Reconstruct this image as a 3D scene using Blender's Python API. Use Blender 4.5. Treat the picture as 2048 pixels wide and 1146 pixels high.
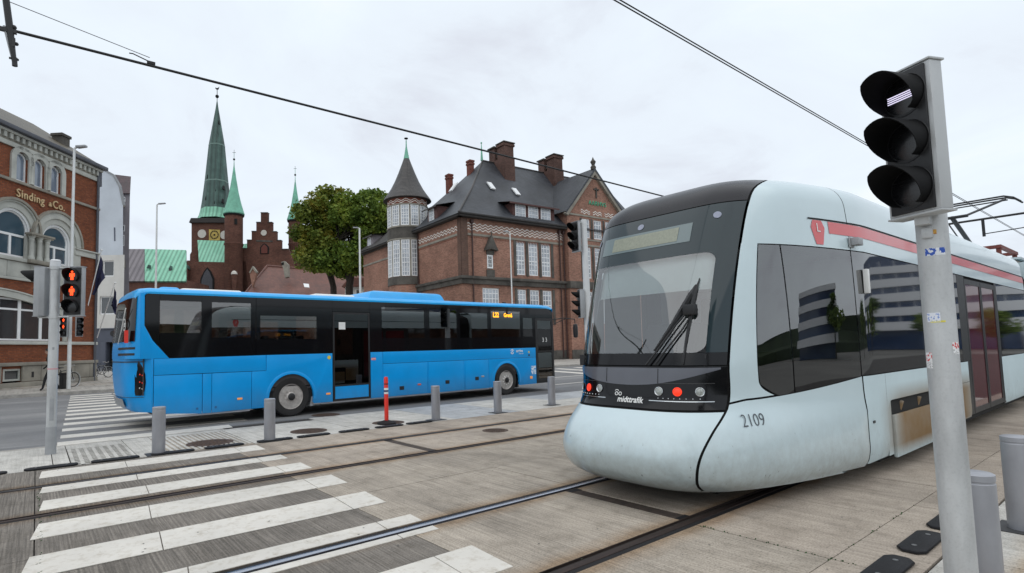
import bpy, bmesh, math, random
from mathutils import Matrix, Vector, noise as mnoise
R = math.radians; PI = math.pi
random.seed(11)
scene = bpy.context.scene
for o in list(bpy.data.objects): bpy.data.objects.remove(o)
C = bpy.context.collection

# ---------------------------------------------------------------- camera
# world: X runs along the tram tracks, Y across them (towards the far side), Z up
FPX, PCX, PCY = 1105.16, 909.33, 617.72          # focal length and principal point, in pixels of the 2048 px photograph
PITCH, ROLL, YAWT = 0.07, -0.0244, 0.9228
EYE = Vector((0, 0, 1.5))
def _cam_rows():
    W = Matrix(((1,0,0),(0,0,-1),(0,1,0)))
    cp, sp = math.cos(PITCH), math.sin(PITCH); P = Matrix(((1,0,0),(0,cp,sp),(0,-sp,cp)))
    cr, sr = math.cos(ROLL), math.sin(ROLL); Q = Matrix(((cr,-sr,0),(sr,cr,0),(0,0,1)))
    M = Q @ P @ W
    u = Vector((math.sin(YAWT), math.cos(YAWT), 0)); n = Vector((-u.y, u.x, 0))
    Bm = Matrix((u, n, (0,0,1)))
    return M @ Bm.transposed()
CM = _cam_rows()                                   # rows: image right, image down, forward (in world axes)
cd = bpy.data.cameras.new('camera'); cam = bpy.data.objects.new('camera', cd); C.objects.link(cam)
cd.sensor_width = 36; cd.lens = FPX/2048*36
cd.shift_x = (1024-PCX)/2048; cd.shift_y = (PCY-573)/2048
cd.clip_start = 0.1; cd.clip_end = 3000
rot = Matrix((CM[0], -CM[1], -CM[2])).transposed()
cam.matrix_world = Matrix.Translation(EYE) @ rot.to_4x4()
scene.camera = cam
scene.render.resolution_x = 2048; scene.render.resolution_y = 1146

def ray(px, py): return CM.transposed() @ Vector(((px-PCX)/FPX, (py-PCY)/FPX, 1))
FW = Vector((0.604, 0.797, 0)).normalized(); RT = Vector((0.797, -0.604, 0)).normalized()
VRZ = math.atan2(RT.y, RT.x)                       # rotation of a thing that faces the square
def at(px, py, D):
    d = ray(px, py); return EYE + d*(D/d.dot(FW))

# ---------------------------------------------------------------- world, sun, exposure
w = bpy.data.worlds.new('World'); scene.world = w; w.use_nodes = True
nt = w.node_tree; nt.nodes.clear(); N = nt.nodes.new; L = nt.links.new
SUN_EL, SUN_AZ = R(72), R(225)                     # azimuth measured from +X towards +Y: behind the camera, left
tc = N('ShaderNodeTexCoord'); sep = N('ShaderNodeSeparateXYZ'); L(tc.outputs['Generated'], sep.inputs[0])
zz = N('ShaderNodeMath'); zz.operation = 'MAXIMUM'; L(sep.outputs['Z'], zz.inputs[0]); zz.inputs[1].default_value = 0.0
zz2 = N('ShaderNodeMath'); zz2.operation = 'ADD'; L(zz.outputs[0], zz2.inputs[0]); zz2.inputs[1].default_value = 0.28
dv = N('ShaderNodeVectorMath'); dv.operation = 'DIVIDE'; L(tc.outputs['Generated'], dv.inputs[0])
cz = N('ShaderNodeCombineXYZ'); L(zz2.outputs[0], cz.inputs[0]); L(zz2.outputs[0], cz.inputs[1]); L(zz2.outputs[0], cz.inputs[2]); L(cz.outputs[0], dv.inputs[1])
ns = N('ShaderNodeTexNoise'); ns.inputs['Scale'].default_value = 1.7; ns.inputs['Detail'].default_value = 7; ns.inputs['Roughness'].default_value = 0.58; ns.inputs['Distortion'].default_value = 0.5
L(dv.outputs[0], ns.inputs['Vector'])
cr = N('ShaderNodeValToRGB'); L(ns.outputs['Fac'], cr.inputs[0])
e = cr.color_ramp.elements
e[0].position = 0.30; e[0].color = (0.70, 0.735, 0.81, 1)
e[1].position = 0.44; e[1].color = (0.80, 0.865, 0.94, 1)
x = e.new(0.62); x.color = (0.84, 0.92, 0.99, 1)
x = e.new(0.80); x.color = (0.93, 0.96, 1.0, 1)
bg1 = N('ShaderNodeBackground'); L(cr.outputs[0], bg1.inputs[0]); bg1.inputs[1].default_value = 1.10
sky = N('ShaderNodeTexSky'); sky.sky_type = 'NISHITA'; sky.sun_disc = False; sky.sun_elevation = SUN_EL; sky.sun_rotation = R(90)-SUN_AZ
bg2 = N('ShaderNodeBackground'); L(sky.outputs[0], bg2.inputs[0]); bg2.inputs[1].default_value = 0.1
mx = N('ShaderNodeMixShader'); mx.inputs[0].default_value = 0.93; L(bg2.outputs[0], mx.inputs[1]); L(bg1.outputs[0], mx.inputs[2])
wo = N('ShaderNodeOutputWorld'); L(mx.outputs[0], wo.inputs[0])
sl = bpy.data.lights.new('sun', 'SUN'); sl.energy = 1.1; sl.angle = R(100); sl.color = (1, 0.96, 0.9)
so = bpy.data.objects.new('sun', sl); C.objects.link(so)
sd = Vector((math.cos(SUN_EL)*math.cos(SUN_AZ), math.cos(SUN_EL)*math.sin(SUN_AZ), math.sin(SUN_EL)))
so.rotation_euler = sd.to_track_quat('Z', 'Y').to_euler()
vs = scene.view_settings; vs.view_transform = 'Standard'; vs.look = 'None'; vs.exposure = 0.0; vs.gamma = 1; vs.use_curve_mapping = False

# ---------------------------------------------------------------- materials
MATS = {}
def nodes_of(name):
    m = bpy.data.materials.new(name); m.use_nodes = True
    return m, m.node_tree, m.node_tree.nodes['Principled BSDF']
def add_noise(t, scale, detail=6, coord='Object', stretch=None, rough=0.6):
    tcn = t.nodes.new('ShaderNodeTexCoord'); n = t.nodes.new('ShaderNodeTexNoise')
    n.inputs['Scale'].default_value = scale; n.inputs['Detail'].default_value = detail; n.inputs['Roughness'].default_value = rough
    if stretch:
        mp = t.nodes.new('ShaderNodeMapping'); mp.inputs['Scale'].default_value = stretch
        t.links.new(tcn.outputs[coord], mp.inputs[0]); t.links.new(mp.outputs[0], n.inputs['Vector'])
    else: t.links.new(tcn.outputs[coord], n.inputs['Vector'])
    return n
def ramp(t, src, stops):
    r = t.nodes.new('ShaderNodeValToRGB'); t.links.new(src, r.inputs[0])
    el = r.color_ramp.elements
    while len(el) < len(stops): el.new(0.5)
    for k, (p, c) in enumerate(stops):
        el[k].position = p; el[k].color = (*c, 1) if len(c) == 3 else c
    return r
def mul(t, a, b, mode='MULTIPLY', fac=1.0):
    n = t.nodes.new('ShaderNodeMix'); n.data_type = 'RGBA'; n.blend_type = mode; n.inputs[0].default_value = fac
    t.links.new(a, n.inputs[6]); t.links.new(b, n.inputs[7]); return n
def mat(name, col, rough=0.6, metal=0.0, var=0.12, scale=3.0, bump=0.0, bscale=60, ior=1.5, coat=0.0, emit=None, stretch=None, coord='Object', spots=0.0, spec=0.5):
    if name in MATS: return MATS[name]
    m, t, p = nodes_of(name)
    p.inputs['Roughness'].default_value = rough; p.inputs['Metallic'].default_value = metal; p.inputs['IOR'].default_value = ior
    p.inputs['Specular IOR Level'].default_value = spec
    p.inputs['Coat Weight'].default_value = coat; p.inputs['Coat Roughness'].default_value = 0.05
    if var > 0:
        n = add_noise(t, scale, stretch=stretch, coord=coord)
        lo = tuple(c*(1-var) for c in col); hi = tuple(min(1, c*(1+var)) for c in col)
        r = ramp(t, n.outputs['Fac'], [(0.3, lo), (0.7, hi)])
        out = r.outputs[0]
        if spots > 0:
            n2 = add_noise(t, scale*14, 3, coord=coord)
            r2 = ramp(t, n2.outputs['Fac'], [(0.34, (1-spots,)*3), (0.48, (1, 1, 1))])
            out = mul(t, out, r2.outputs[0]).outputs[2]
        t.links.new(out, p.inputs['Base Color'])
        rr = t.nodes.new('ShaderNodeMapRange'); t.links.new(n.outputs['Fac'], rr.inputs[0])
        rr.inputs[3].default_value = max(0.02, rough-0.08); rr.inputs[4].default_value = min(1, rough+0.08)
        t.links.new(rr.outputs[0], p.inputs['Roughness'])
    else: p.inputs['Base Color'].default_value = (*col, 1)
    if bump > 0:
        b = t.nodes.new('ShaderNodeBump'); b.inputs['Strength'].default_value = bump; b.inputs['Distance'].default_value = 0.01
        nb = add_noise(t, bscale, 4, coord=coord); t.links.new(nb.outputs['Fac'], b.inputs['Height']); t.links.new(b.outputs[0], p.inputs['Normal'])
    if emit:
        p.inputs['Emission Color'].default_value = (*emit[0], 1); p.inputs['Emission Strength'].default_value = emit[1]
    MATS[name] = m; return m
def brick_mat(name, c1, c2, mortar, bw=0.23, bh=0.075, ms=0.012, stain=0.35, sscale=0.35):
    m, t, p = nodes_of(name); p.inputs['Roughness'].default_value = 0.85; p.inputs['Specular IOR Level'].default_value = 0.2
    tcn = t.nodes.new('ShaderNodeTexCoord'); s = t.nodes.new('ShaderNodeSeparateXYZ'); t.links.new(tcn.outputs['Object'], s.inputs[0])
    a = t.nodes.new('ShaderNodeMath'); t.links.new(s.outputs[0], a.inputs[0]); t.links.new(s.outputs[1], a.inputs[1])
    cb = t.nodes.new('ShaderNodeCombineXYZ'); t.links.new(a.outputs[0], cb.inputs[0]); t.links.new(s.outputs[2], cb.inputs[1])
    b = t.nodes.new('ShaderNodeTexBrick'); t.links.new(cb.outputs[0], b.inputs['Vector'])
    b.inputs['Scale'].default_value = 1; b.inputs['Brick Width'].default_value = bw; b.inputs['Row Height'].default_value = bh; b.inputs['Mortar Size'].default_value = ms
    b.inputs['Color1'].default_value = (*c1, 1); b.inputs['Color2'].default_value = (*c2, 1); b.inputs['Mortar'].default_value = (*mortar, 1); b.inputs['Bias'].default_value = 0.0
    n = add_noise(t, sscale, 8, rough=0.7); r = ramp(t, n.outputs['Fac'], [(0.32, (1-stain,)*3), (0.62, (1.0, 1.0, 1.0))])
    n2 = add_noise(t, 9, 4); r2 = ramp(t, n2.outputs['Fac'], [(0.3, (0.72,)*3), (0.7, (1.0,)*3)])
    o1 = mul(t, b.outputs['Color'], r.outputs[0]); o2 = mul(t, o1.outputs[2], r2.outputs[0]); t.links.new(o2.outputs[2], p.inputs['Base Color'])
    bp = t.nodes.new('ShaderNodeBump'); bp.inputs['Strength'].default_value = 0.4; bp.inputs['Distance'].default_value = 0.01; bp.invert = True
    t.links.new(b.outputs['Fac'], bp.inputs['Height']); t.links.new(bp.outputs[0], p.inputs['Normal'])
    MATS[name] = m; return m
def clear_glass(name, tint, ior=1.5, rough=0.0, refl=1.0):
    m, t, p = nodes_of(name); t.nodes.remove(p)
    tr = t.nodes.new('ShaderNodeBsdfTransparent'); tr.inputs[0].default_value = (*tint, 1)
    gl = t.nodes.new('ShaderNodeBsdfGlossy'); gl.inputs['Roughness'].default_value = rough; gl.inputs[0].default_value = (refl, refl, refl, 1)
    fr = t.nodes.new('ShaderNodeFresnel'); fr.inputs[0].default_value = ior
    mxn = t.nodes.new('ShaderNodeMixShader'); t.links.new(fr.outputs[0], mxn.inputs[0]); t.links.new(tr.outputs[0], mxn.inputs[1]); t.links.new(gl.outputs[0], mxn.inputs[2])
    t.links.new(mxn.outputs[0], t.nodes['Material Output'].inputs[0]); MATS[name] = m; return m
def concrete_mat(name, col, groove=0.5, gscale=24, stain=0.3, var=0.16, tint=(1, 1, 1), comb=0.0, period=0.05):
    """brushed concrete: fine lines running across the tracks (along Y), stains, aggregate specks"""
    m, t, p = nodes_of(name); p.inputs['Roughness'].default_value = 0.82; p.inputs['Specular IOR Level'].default_value = 0.3
    n1 = add_noise(t, 0.55, 8, coord='Object', stretch=(1.6, 0.7, 1)); r1 = ramp(t, n1.outputs['Fac'], [(0.3, tuple(c*(1-stain) for c in col)), (0.52, col), (0.75, tuple(c*(1+var)*k for c, k in zip(col, tint)))])
    n2 = add_noise(t, gscale, 2, coord='Object', stretch=(1, 0.02, 1)); r2 = ramp(t, n2.outputs['Fac'], [(0.36, (1-groove*0.5,)*3), (0.6, (1+groove*0.12,)*3)])
    if comb > 0:
        wv = t.nodes.new('ShaderNodeTexWave'); wv.wave_type = 'BANDS'; wv.bands_direction = 'X'; wv.inputs['Scale'].default_value = 0.314/period; wv.inputs['Distortion'].default_value = 7.0; wv.inputs['Detail'].default_value = 3; wv.inputs['Detail Scale'].default_value = 2.5; wv.inputs['Detail Roughness'].default_value = 0.7
        tcw = t.nodes.new('ShaderNodeTexCoord'); mpw = t.nodes.new('ShaderNodeMapping'); mpw.inputs['Scale'].default_value = (1, 0.06, 1); t.links.new(tcw.outputs['Object'], mpw.inputs[0]); t.links.new(mpw.outputs[0], wv.inputs['Vector'])
        rw_ = ramp(t, wv.outputs['Fac'], [(0.1, (1-comb,)*3), (0.5, (1-comb*0.15,)*3), (0.95, (1+comb*0.75,)*3)]); r2 = mul(t, r2.outputs[0], rw_.outputs[0])
    n3 = add_noise(t, 75, 3); r3 = ramp(t, n3.outputs['Fac'], [(0.3, (0.55,)*3), (0.47, (0.97,)*3), (0.72, (1.16,)*3)])
    tcy = t.nodes.new('ShaderNodeTexCoord'); sy = t.nodes.new('ShaderNodeSeparateXYZ'); t.links.new(tcy.outputs['Object'], sy.inputs[0]); prev = None
    for yr in (2.62, 4.05, 6.70, 8.19):
        d1 = t.nodes.new('ShaderNodeMath'); d1.operation = 'SUBTRACT'; t.links.new(sy.outputs[1], d1.inputs[0]); d1.inputs[1].default_value = yr
        d2 = t.nodes.new('ShaderNodeMath'); d2.operation = 'ABSOLUTE'; t.links.new(d1.outputs[0], d2.inputs[0])
        if prev is None: prev = d2
        else:
            d3 = t.nodes.new('ShaderNodeMath'); d3.operation = 'MINIMUM'; t.links.new(prev.outputs[0], d3.inputs[0]); t.links.new(d2.outputs[0], d3.inputs[1]); prev = d3
    n6 = add_noise(t, 2.5, 6); d4 = t.nodes.new('ShaderNodeMath'); d4.operation = 'MULTIPLY_ADD'; t.links.new(n6.outputs['Fac'], d4.inputs[0]); d4.inputs[1].default_value = -0.22; t.links.new(prev.outputs[0], d4.inputs[2])
    r6 = ramp(t, d4.outputs[0], [(0.0, (0.74, 0.62, 0.50)), (0.06, (0.92, 0.86, 0.80)), (0.16, (1, 1, 1))])
    n5 = add_noise(t, 3.2, 9, rough=0.72); r5 = ramp(t, n5.outputs['Fac'], [(0.3, (0.70, 0.69, 0.67)), (0.5, (1.0,)*3), (0.68, (1.12,)*3)])
    n7 = add_noise(t, 9, 2, stretch=(1, 0.03, 1)); r7 = ramp(t, n7.outputs['Fac'], [(0.36, (0.91,)*3), (0.46, (1.0,)*3), (0.7, (1.04,)*3)])
    a = mul(t, r1.outputs[0], r2.outputs[2] if comb > 0 else r2.outputs[0]); a = mul(t, a.outputs[2], r7.outputs[0]); b = mul(t, a.outputs[2], r3.outputs[0]); b = mul(t, b.outputs[2], r5.outputs[0]); b = mul(t, b.outputs[2], r6.outputs[0])
    t.links.new(b.outputs[2], p.inputs['Base Color'])
    bp = t.nodes.new('ShaderNodeBump'); bp.inputs['Strength'].default_value = 0.55; bp.inputs['Distance'].default_value = 0.006
    t.links.new(n2.outputs['Fac'], bp.inputs['Height'])
    bp2 = t.nodes.new('ShaderNodeBump'); bp2.inputs['Strength'].default_value = 0.35; bp2.inputs['Distance'].default_value = 0.004
    t.links.new(n3.outputs['Fac'], bp2.inputs['Height']); t.links.new(bp.outputs[0], bp2.inputs['Normal']); t.links.new(bp2.outputs[0], p.inputs['Normal'])
    MATS[name] = m; return m
def seam_mat(name, base, light, n=9.0, rough=0.6, axis='X', patina=None, radial=False):
    """standing seam copper or lead: thin light lines"""
    m, t, p = nodes_of(name); p.inputs['Roughness'].default_value = rough
    wv = t.nodes.new('ShaderNodeTexWave'); wv.wave_type = 'BANDS'; wv.bands_direction = axis; wv.inputs['Scale'].default_value = n/20.0*0.2; wv.inputs['Distortion'].default_value = 0
    tcn = t.nodes.new('ShaderNodeTexCoord'); t.links.new(tcn.outputs['Object'], wv.inputs['Vector'])
    r = ramp(t, wv.outputs['Fac'], [(0.0, (0.55,)*3), (0.2, (0.95,)*3), (0.85, (1,)*3), (1.0, (1.25,)*3)])
    nn = add_noise(t, 0.3, 8, rough=0.7); rr = ramp(t, nn.outputs['Fac'], [(0.35, base), (0.65, light)])
    o = mul(t, rr.outputs[0], r.outputs[0]); t.links.new(o.outputs[2], p.inputs['Base Color'])
    MATS[name] = m; return m

# ---------------------------------------------------------------- mesh builder
ROOT = {}                                          # world matrix of every thing
class MB:
    def __init__(s, T=None): s.v = []; s.f = []; s.T = T
    def add(s, vs_, fs):
        o = len(s.v); T = s.T
        s.v += [tuple(T @ Vector(q)) for q in vs_] if T is not None else [tuple(q) for q in vs_]
        s.f += [tuple(i+o for i in f) for f in fs]; return s
    def box(s, x0, x1, y0, y1, z0, z1):
        return s.add([(x0,y0,z0),(x1,y0,z0),(x1,y1,z0),(x0,y1,z0),(x0,y0,z1),(x1,y0,z1),(x1,y1,z1),(x0,y1,z1)],
                     [(0,3,2,1),(4,5,6,7),(0,1,5,4),(1,2,6,5),(2,3,7,6),(3,0,4,7)])
    def prism(s, poly, y0, y1):                     # polygon in the XZ plane pushed along Y
        n = len(poly); vs_ = [(a, y0, b) for a, b in poly]+[(a, y1, b) for a, b in poly]
        return s.add(vs_, [tuple(range(n)), tuple(range(2*n-1, n-1, -1))]+[(i, i+n, (i+1) % n+n, (i+1) % n) for i in range(n)])
    def slab(s, poly, z0, z1):                      # polygon in the XY plane pushed along Z
        n = len(poly); vs_ = [(a, b, z0) for a, b in poly]+[(a, b, z1) for a, b in poly]
        return s.add(vs_, [tuple(range(n-1, -1, -1)), tuple(range(n, 2*n))]+[(i, (i+1) % n, (i+1) % n+n, i+n) for i in range(n)])
    def cyl(s, p0, p1, r0, r1=None, n=14, caps=True):
        r1 = r0 if r1 is None else r1
        p0, p1 = Vector(p0), Vector(p1); d = (p1-p0).normalized()
        a = d.orthogonal().normalized(); b = d.cross(a)
        vs_ = []
        for p, r in ((p0, r0), (p1, r1)):
            for k in range(n):
                t = 2*PI*k/n; vs_.append(p+(a*math.cos(t)+b*math.sin(t))*r)
        fs = [(k, (k+1) % n, (k+1) % n+n, k+n) for k in range(n)]
        if caps: fs += [tuple(range(n-1, -1, -1)), tuple(range(n, 2*n))]
        return s.add(vs_, fs)
    def tube(s, path, r, n=8):
        path = [Vector(p) for p in path]; m = len(path); vs_ = []
        ref = Vector((0.13, 0.31, 0.94))
        for i, p in enumerate(path):
            d = (path[min(i+1, m-1)]-path[max(i-1, 0)]).normalized()
            a = d.cross(ref).normalized(); b = d.cross(a)
            rr = r[i] if isinstance(r, (list, tuple)) else r
            for k in range(n):
                t = 2*PI*k/n; vs_.append(p+(a*math.cos(t)+b*math.sin(t))*rr)
        fs = [(i*n+k, i*n+(k+1) % n, (i+1)*n+(k+1) % n, (i+1)*n+k) for i in range(m-1) for k in range(n)]
        fs += [tuple(range(n-1, -1, -1)), tuple(range((m-1)*n, m*n))]
        return s.add(vs_, fs)
    def lathe(s, prof, c=(0, 0, 0), n=24, axis='Z', cap=True):
        vs_ = []
        for r, z in prof:
            for k in range(n):
                t = 2*PI*k/n; q = (r*math.cos(t), r*math.sin(t), z)
                if axis == 'Y': q = (q[0], q[2], q[1])
                if axis == 'X': q = (q[2], q[0], q[1])
                vs_.append((q[0]+c[0], q[1]+c[1], q[2]+c[2]))
        m = len(prof)
        fs = [(i*n+k, i*n+(k+1) % n, (i+1)*n+(k+1) % n, (i+1)*n+k) for i in range(m-1) for k in range(n)]
        if cap and prof[0] != prof[-1]: fs += [tuple(range(n-1, -1, -1)), tuple(range((m-1)*n, m*n))]
        return s.add(vs_, fs)
    def ball(s, c, r, n=12, sz=1.0):
        return s.lathe([(max(1e-4, r*math.sin(PI*i/8)), -r*sz*math.cos(PI*i/8)) for i in range(9)], c, n)
    def grid(s, rows, closed=False):                # rows of points
        m = len(rows); n = len(rows[0]); k = n if closed else n-1
        return s.add([p for r in rows for p in r], [(i*n+j, i*n+(j+1) % n, (i+1)*n+(j+1) % n, (i+1)*n+j) for i in range(m-1) for j in range(k)])
    def quad(s, *p): return s.add(p, [tuple(range(len(p)))])
    def plate(s, p, nrm, th):                       # polygon with thickness along nrm
        n = len(p); nv = Vector(nrm).normalized()*th; vs_ = [Vector(q) for q in p]+[Vector(q)+nv for q in p]
        return s.add(vs_, [tuple(range(n)), tuple(range(2*n-1, n-1, -1))]+[(i, i+n, (i+1) % n+n, (i+1) % n) for i in range(n)])
    def build(s, name, m, parent=None, label=None, cat=None, group=None, kind=None, smooth=False, bevel=0, world=False, solid=0, loc=None, rz=0):
        me = bpy.data.meshes.new(name); vs_ = s.v
        root = parent
        while root is not None and root.parent is not None: root = root.parent
        if world and parent is not None:
            inv = ROOT[root].inverted(); vs_ = [tuple(inv @ Vector(q)) for q in vs_]
        if parent is None and loc is not None and world:
            inv = (Matrix.Translation(loc) @ Matrix.Rotation(rz, 4, 'Z')).inverted(); vs_ = [tuple(inv @ Vector(q)) for q in vs_]
        me.from_pydata(vs_, [], s.f); me.materials.append(m)
        bm = bmesh.new(); bm.from_mesh(me)
        bmesh.ops.remove_doubles(bm, verts=bm.verts, dist=1e-5)
        bmesh.ops.recalc_face_normals(bm, faces=bm.faces)
        if solid:
            for v in bm.verts: pass
            geo = bmesh.ops.solidify(bm, geom=bm.faces[:], thickness=solid)
            bmesh.ops.recalc_face_normals(bm, faces=bm.faces)
        if bevel:
            ed = [e_ for e_ in bm.edges if len(e_.link_faces) == 2 and e_.calc_face_angle(0) > R(35)]
            if ed: bmesh.ops.bevel(bm, geom=ed, offset=bevel, segments=2, affect='EDGES', profile=0.6)
        bm.to_mesh(me); bm.free()
        if smooth or bevel:
            me.polygons.foreach_set('use_smooth', [True]*len(me.polygons)); me.set_sharp_from_angle(angle=R(38))
        o = bpy.data.objects.new(name, me); C.objects.link(o)
        if parent is not None: o.parent = parent
        elif loc is not None:
            o.location = loc; o.rotation_euler = (0, 0, rz)
        if parent is None: ROOT[o] = Matrix.Translation(loc or (0, 0, 0)) @ Matrix.Rotation(rz, 4, 'Z')
        tag(o, label, cat, group, kind); return o
def tag(o, label=None, cat=None, group=None, kind=None):
    if label: o['label'] = label
    if cat: o['category'] = cat
    if group: o['group'] = group
    if kind: o['kind'] = kind
    return o
def thing(name, label, cat, loc=(0, 0, 0), rz=0, group=None, kind=None):
    o = bpy.data.objects.new(name, None); C.objects.link(o); o.empty_display_size = 0.3
    o.location = loc; o.rotation_euler = (0, 0, rz)
    ROOT[o] = Matrix.Translation(loc) @ Matrix.Rotation(rz, 4, 'Z')
    return tag(o, label, cat, group, kind)
def copy_tree(o, parent=None):
    c = o.copy(); C.objects.link(c); c.parent = parent
    for ch in [q for q in o.children]: copy_tree(ch, c)
    return c
def dup(o, loc, rz=None, label=None):
    c = copy_tree(o); c.location = loc
    if rz is not None: c.rotation_euler = (0, 0, rz)
    ROOT[c] = Matrix.Translation(loc) @ Matrix.Rotation(c.rotation_euler.z, 4, 'Z')
    if label: c['label'] = label
    return c
def text(name, body, size, M4, m, parent=None, ext=0.002, align='CENTER', xs=1.0, world=False, spacing=1.0, shear=0, offset=0.0):
    cu = bpy.data.curves.new(name, 'FONT'); cu.body = body; cu.size = size; cu.extrude = ext; cu.align_x = align; cu.resolution_u = 3; cu.space_character = spacing; cu.shear = shear; cu.offset = offset
    ob = bpy.data.objects.new(name, cu); C.objects.link(ob)
    dg = bpy.context.evaluated_depsgraph_get(); me = bpy.data.meshes.new_from_object(ob.evaluated_get(dg))
    C.objects.unlink(ob); bpy.data.objects.remove(ob); bpy.data.curves.remove(cu)
    T = M4 @ Matrix.Diagonal((xs, 1, 1, 1))
    if world:
        root = parent
        while root.parent is not None: root = root.parent
        T = ROOT[root].inverted() @ T
    me.transform(T); me.materials.clear(); me.materials.append(m)
    o = bpy.data.objects.new(name, me); C.objects.link(o)
    if parent is not None: o.parent = parent
    return o
def frame(o, xa, ya, za=None):                      # 4x4 from origin and axes
    xa = Vector(xa).normalized(); ya = Vector(ya).normalized(); za = (xa.cross(ya) if za is None else Vector(za)).normalized()
    if abs(xa.dot(ya)) > 1e-4: ya = za.cross(xa).normalized()
    M4 = Matrix((xa, ya, za)).transposed().to_4x4(); M4.translation = Vector(o); return M4
def wall(mb, x0, x1, z0, z1, holes, reveal=0.2, y=0.0):
    """flat wall in the XZ plane at y, facing -y, with rectangular openings and reveals"""
    xs = sorted({x0, x1, *[h[0] for h in holes], *[h[1] for h in holes]}); zs = sorted({z0, z1, *[h[2] for h in holes], *[h[3] for h in holes]})
    xs = [a for a in xs if x0 <= a <= x1]; zs = [a for a in zs if z0 <= a <= z1]
    for i in range(len(xs)-1):
        for j in range(len(zs)-1):
            cx, cz_ = (xs[i]+xs[i+1])/2, (zs[j]+zs[j+1])/2
            if any(h[0] < cx < h[1] and h[2] < cz_ < h[3] for h in holes): continue
            mb.quad((xs[i], y, zs[j]), (xs[i+1], y, zs[j]), (xs[i+1], y, zs[j+1]), (xs[i], y, zs[j+1]))
    for a, b, c, d in [h[:4] for h in holes]:
        yy = y+reveal
        mb.quad((a, y, c), (a, yy, c), (a, yy, d), (a, y, d)); mb.quad((b, y, c), (b, yy, c), (b, yy, d), (b, y, d))
        mb.quad((a, y, c), (b, y, c), (b, yy, c), (a, yy, c)); mb.quad((a, y, d), (b, y, d), (b, yy, d), (a, yy, d))
def window(parent, T, x0, x1, z0, z1, y, nx, nz, fm, gm, fw=0.07, mw=0.035, th=0.06, name='window', label=None):
    mb = MB(T)
    mb.box(x0, x0+fw, y, y+th, z0, z1).box(x1-fw, x1, y, y+th, z0, z1).box(x0+fw, x1-fw, y, y+th, z0, z0+fw).box(x0+fw, x1-fw, y, y+th, z1-fw, z1)
    for i in range(1, nx):
        c = x0+(x1-x0)*i/nx; mb.box(c-mw/2, c+mw/2, y+0.004, y+th-0.01, z0+fw, z1-fw)
    zl = nz if isinstance(nz, (list, tuple)) else [k/nz for k in range(1, nz)]
    for k in zl:
        wd = mw if not isinstance(k, tuple) else k[1]; kk = k if not isinstance(k, tuple) else k[0]
        c = z0+(z1-z0)*kk; mb.box(x0+fw, x1-fw, y+0.008, y+th-0.014, c-wd/2, c+wd/2)
    o = mb.build(name, fm, parent, label=label)
    MB(T).box(x0+fw*0.5, x1-fw*0.5, y+th*0.5, y+th*0.5+0.012, z0+fw*0.5, z1-fw*0.5).build('pane', gm, o)
    return o
# ---------------------------------------------------------------- ground
m_conc = concrete_mat('brushed_concrete', (0.40, 0.34, 0.28), groove=0.3, gscale=60, stain=0.32)
m_concd = concrete_mat('worn_dark_concrete', (0.205, 0.182, 0.157), groove=0.6, gscale=70, stain=0.28, var=0.22, comb=0.12, period=0.03)
m_concm = concrete_mat('grey_concrete', (0.38, 0.33, 0.272), groove=0.42, gscale=62, stain=0.32, comb=0.05, period=0.05)
m_pave = concrete_mat('pale_concrete', (0.52, 0.50, 0.46), groove=0.2, gscale=40, stain=0.22)
m_paveb = concrete_mat('blue_grey_concrete', (0.42, 0.43, 0.44), groove=0.2, gscale=40, stain=0.2)
m_far = concrete_mat('far_flagstone', (0.40, 0.375, 0.34), groove=0.1, gscale=9, stain=0.35)
m_kerb = mat('granite_kerb', (0.33, 0.31, 0.28), 0.8, var=0.25, scale=4, bump=0.4, bscale=50, spots=0.3)
m_joint = mat('dark_joint', (0.035, 0.03, 0.026), 0.95, var=0.3)
def asphalt_mat():
    m, t, p = nodes_of('asphalt'); p.inputs['Roughness'].default_value = 0.8; p.inputs['Specular IOR Level'].default_value = 0.35
    n1 = add_noise(t, 0.16, 9, stretch=(0.5, 3.2, 1)); r1 = ramp(t, n1.outputs['Fac'], [(0.3, (0.12, 0.12, 0.125)), (0.5, (0.19, 0.19, 0.192)), (0.72, (0.29, 0.285, 0.28))])
    n3 = add_noise(t, 130, 2); r3 = ramp(t, n3.outputs['Fac'], [(0.3, (0.7,)*3), (0.7, (1.2,)*3)])
    n4 = add_noise(t, 1.3, 6); r4 = ramp(t, n4.outputs['Fac'], [(0.3, (0.88,)*3), (0.7, (1.06,)*3)])
    a = mul(t, r1.outputs[0], r3.outputs[0]); a = mul(t, a.outputs[2], r4.outputs[0]); t.links.new(a.outputs[2], p.inputs['Base Color'])
    b = t.nodes.new('ShaderNodeBump'); b.inputs['Strength'].default_value = 0.5; b.inputs['Distance'].default_value = 0.004
    t.links.new(n3.outputs['Fac'], b.inputs['Height']); t.links.new(b.outputs[0], p.inputs['Normal']); return m
m_asph = asphalt_mat()
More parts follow.
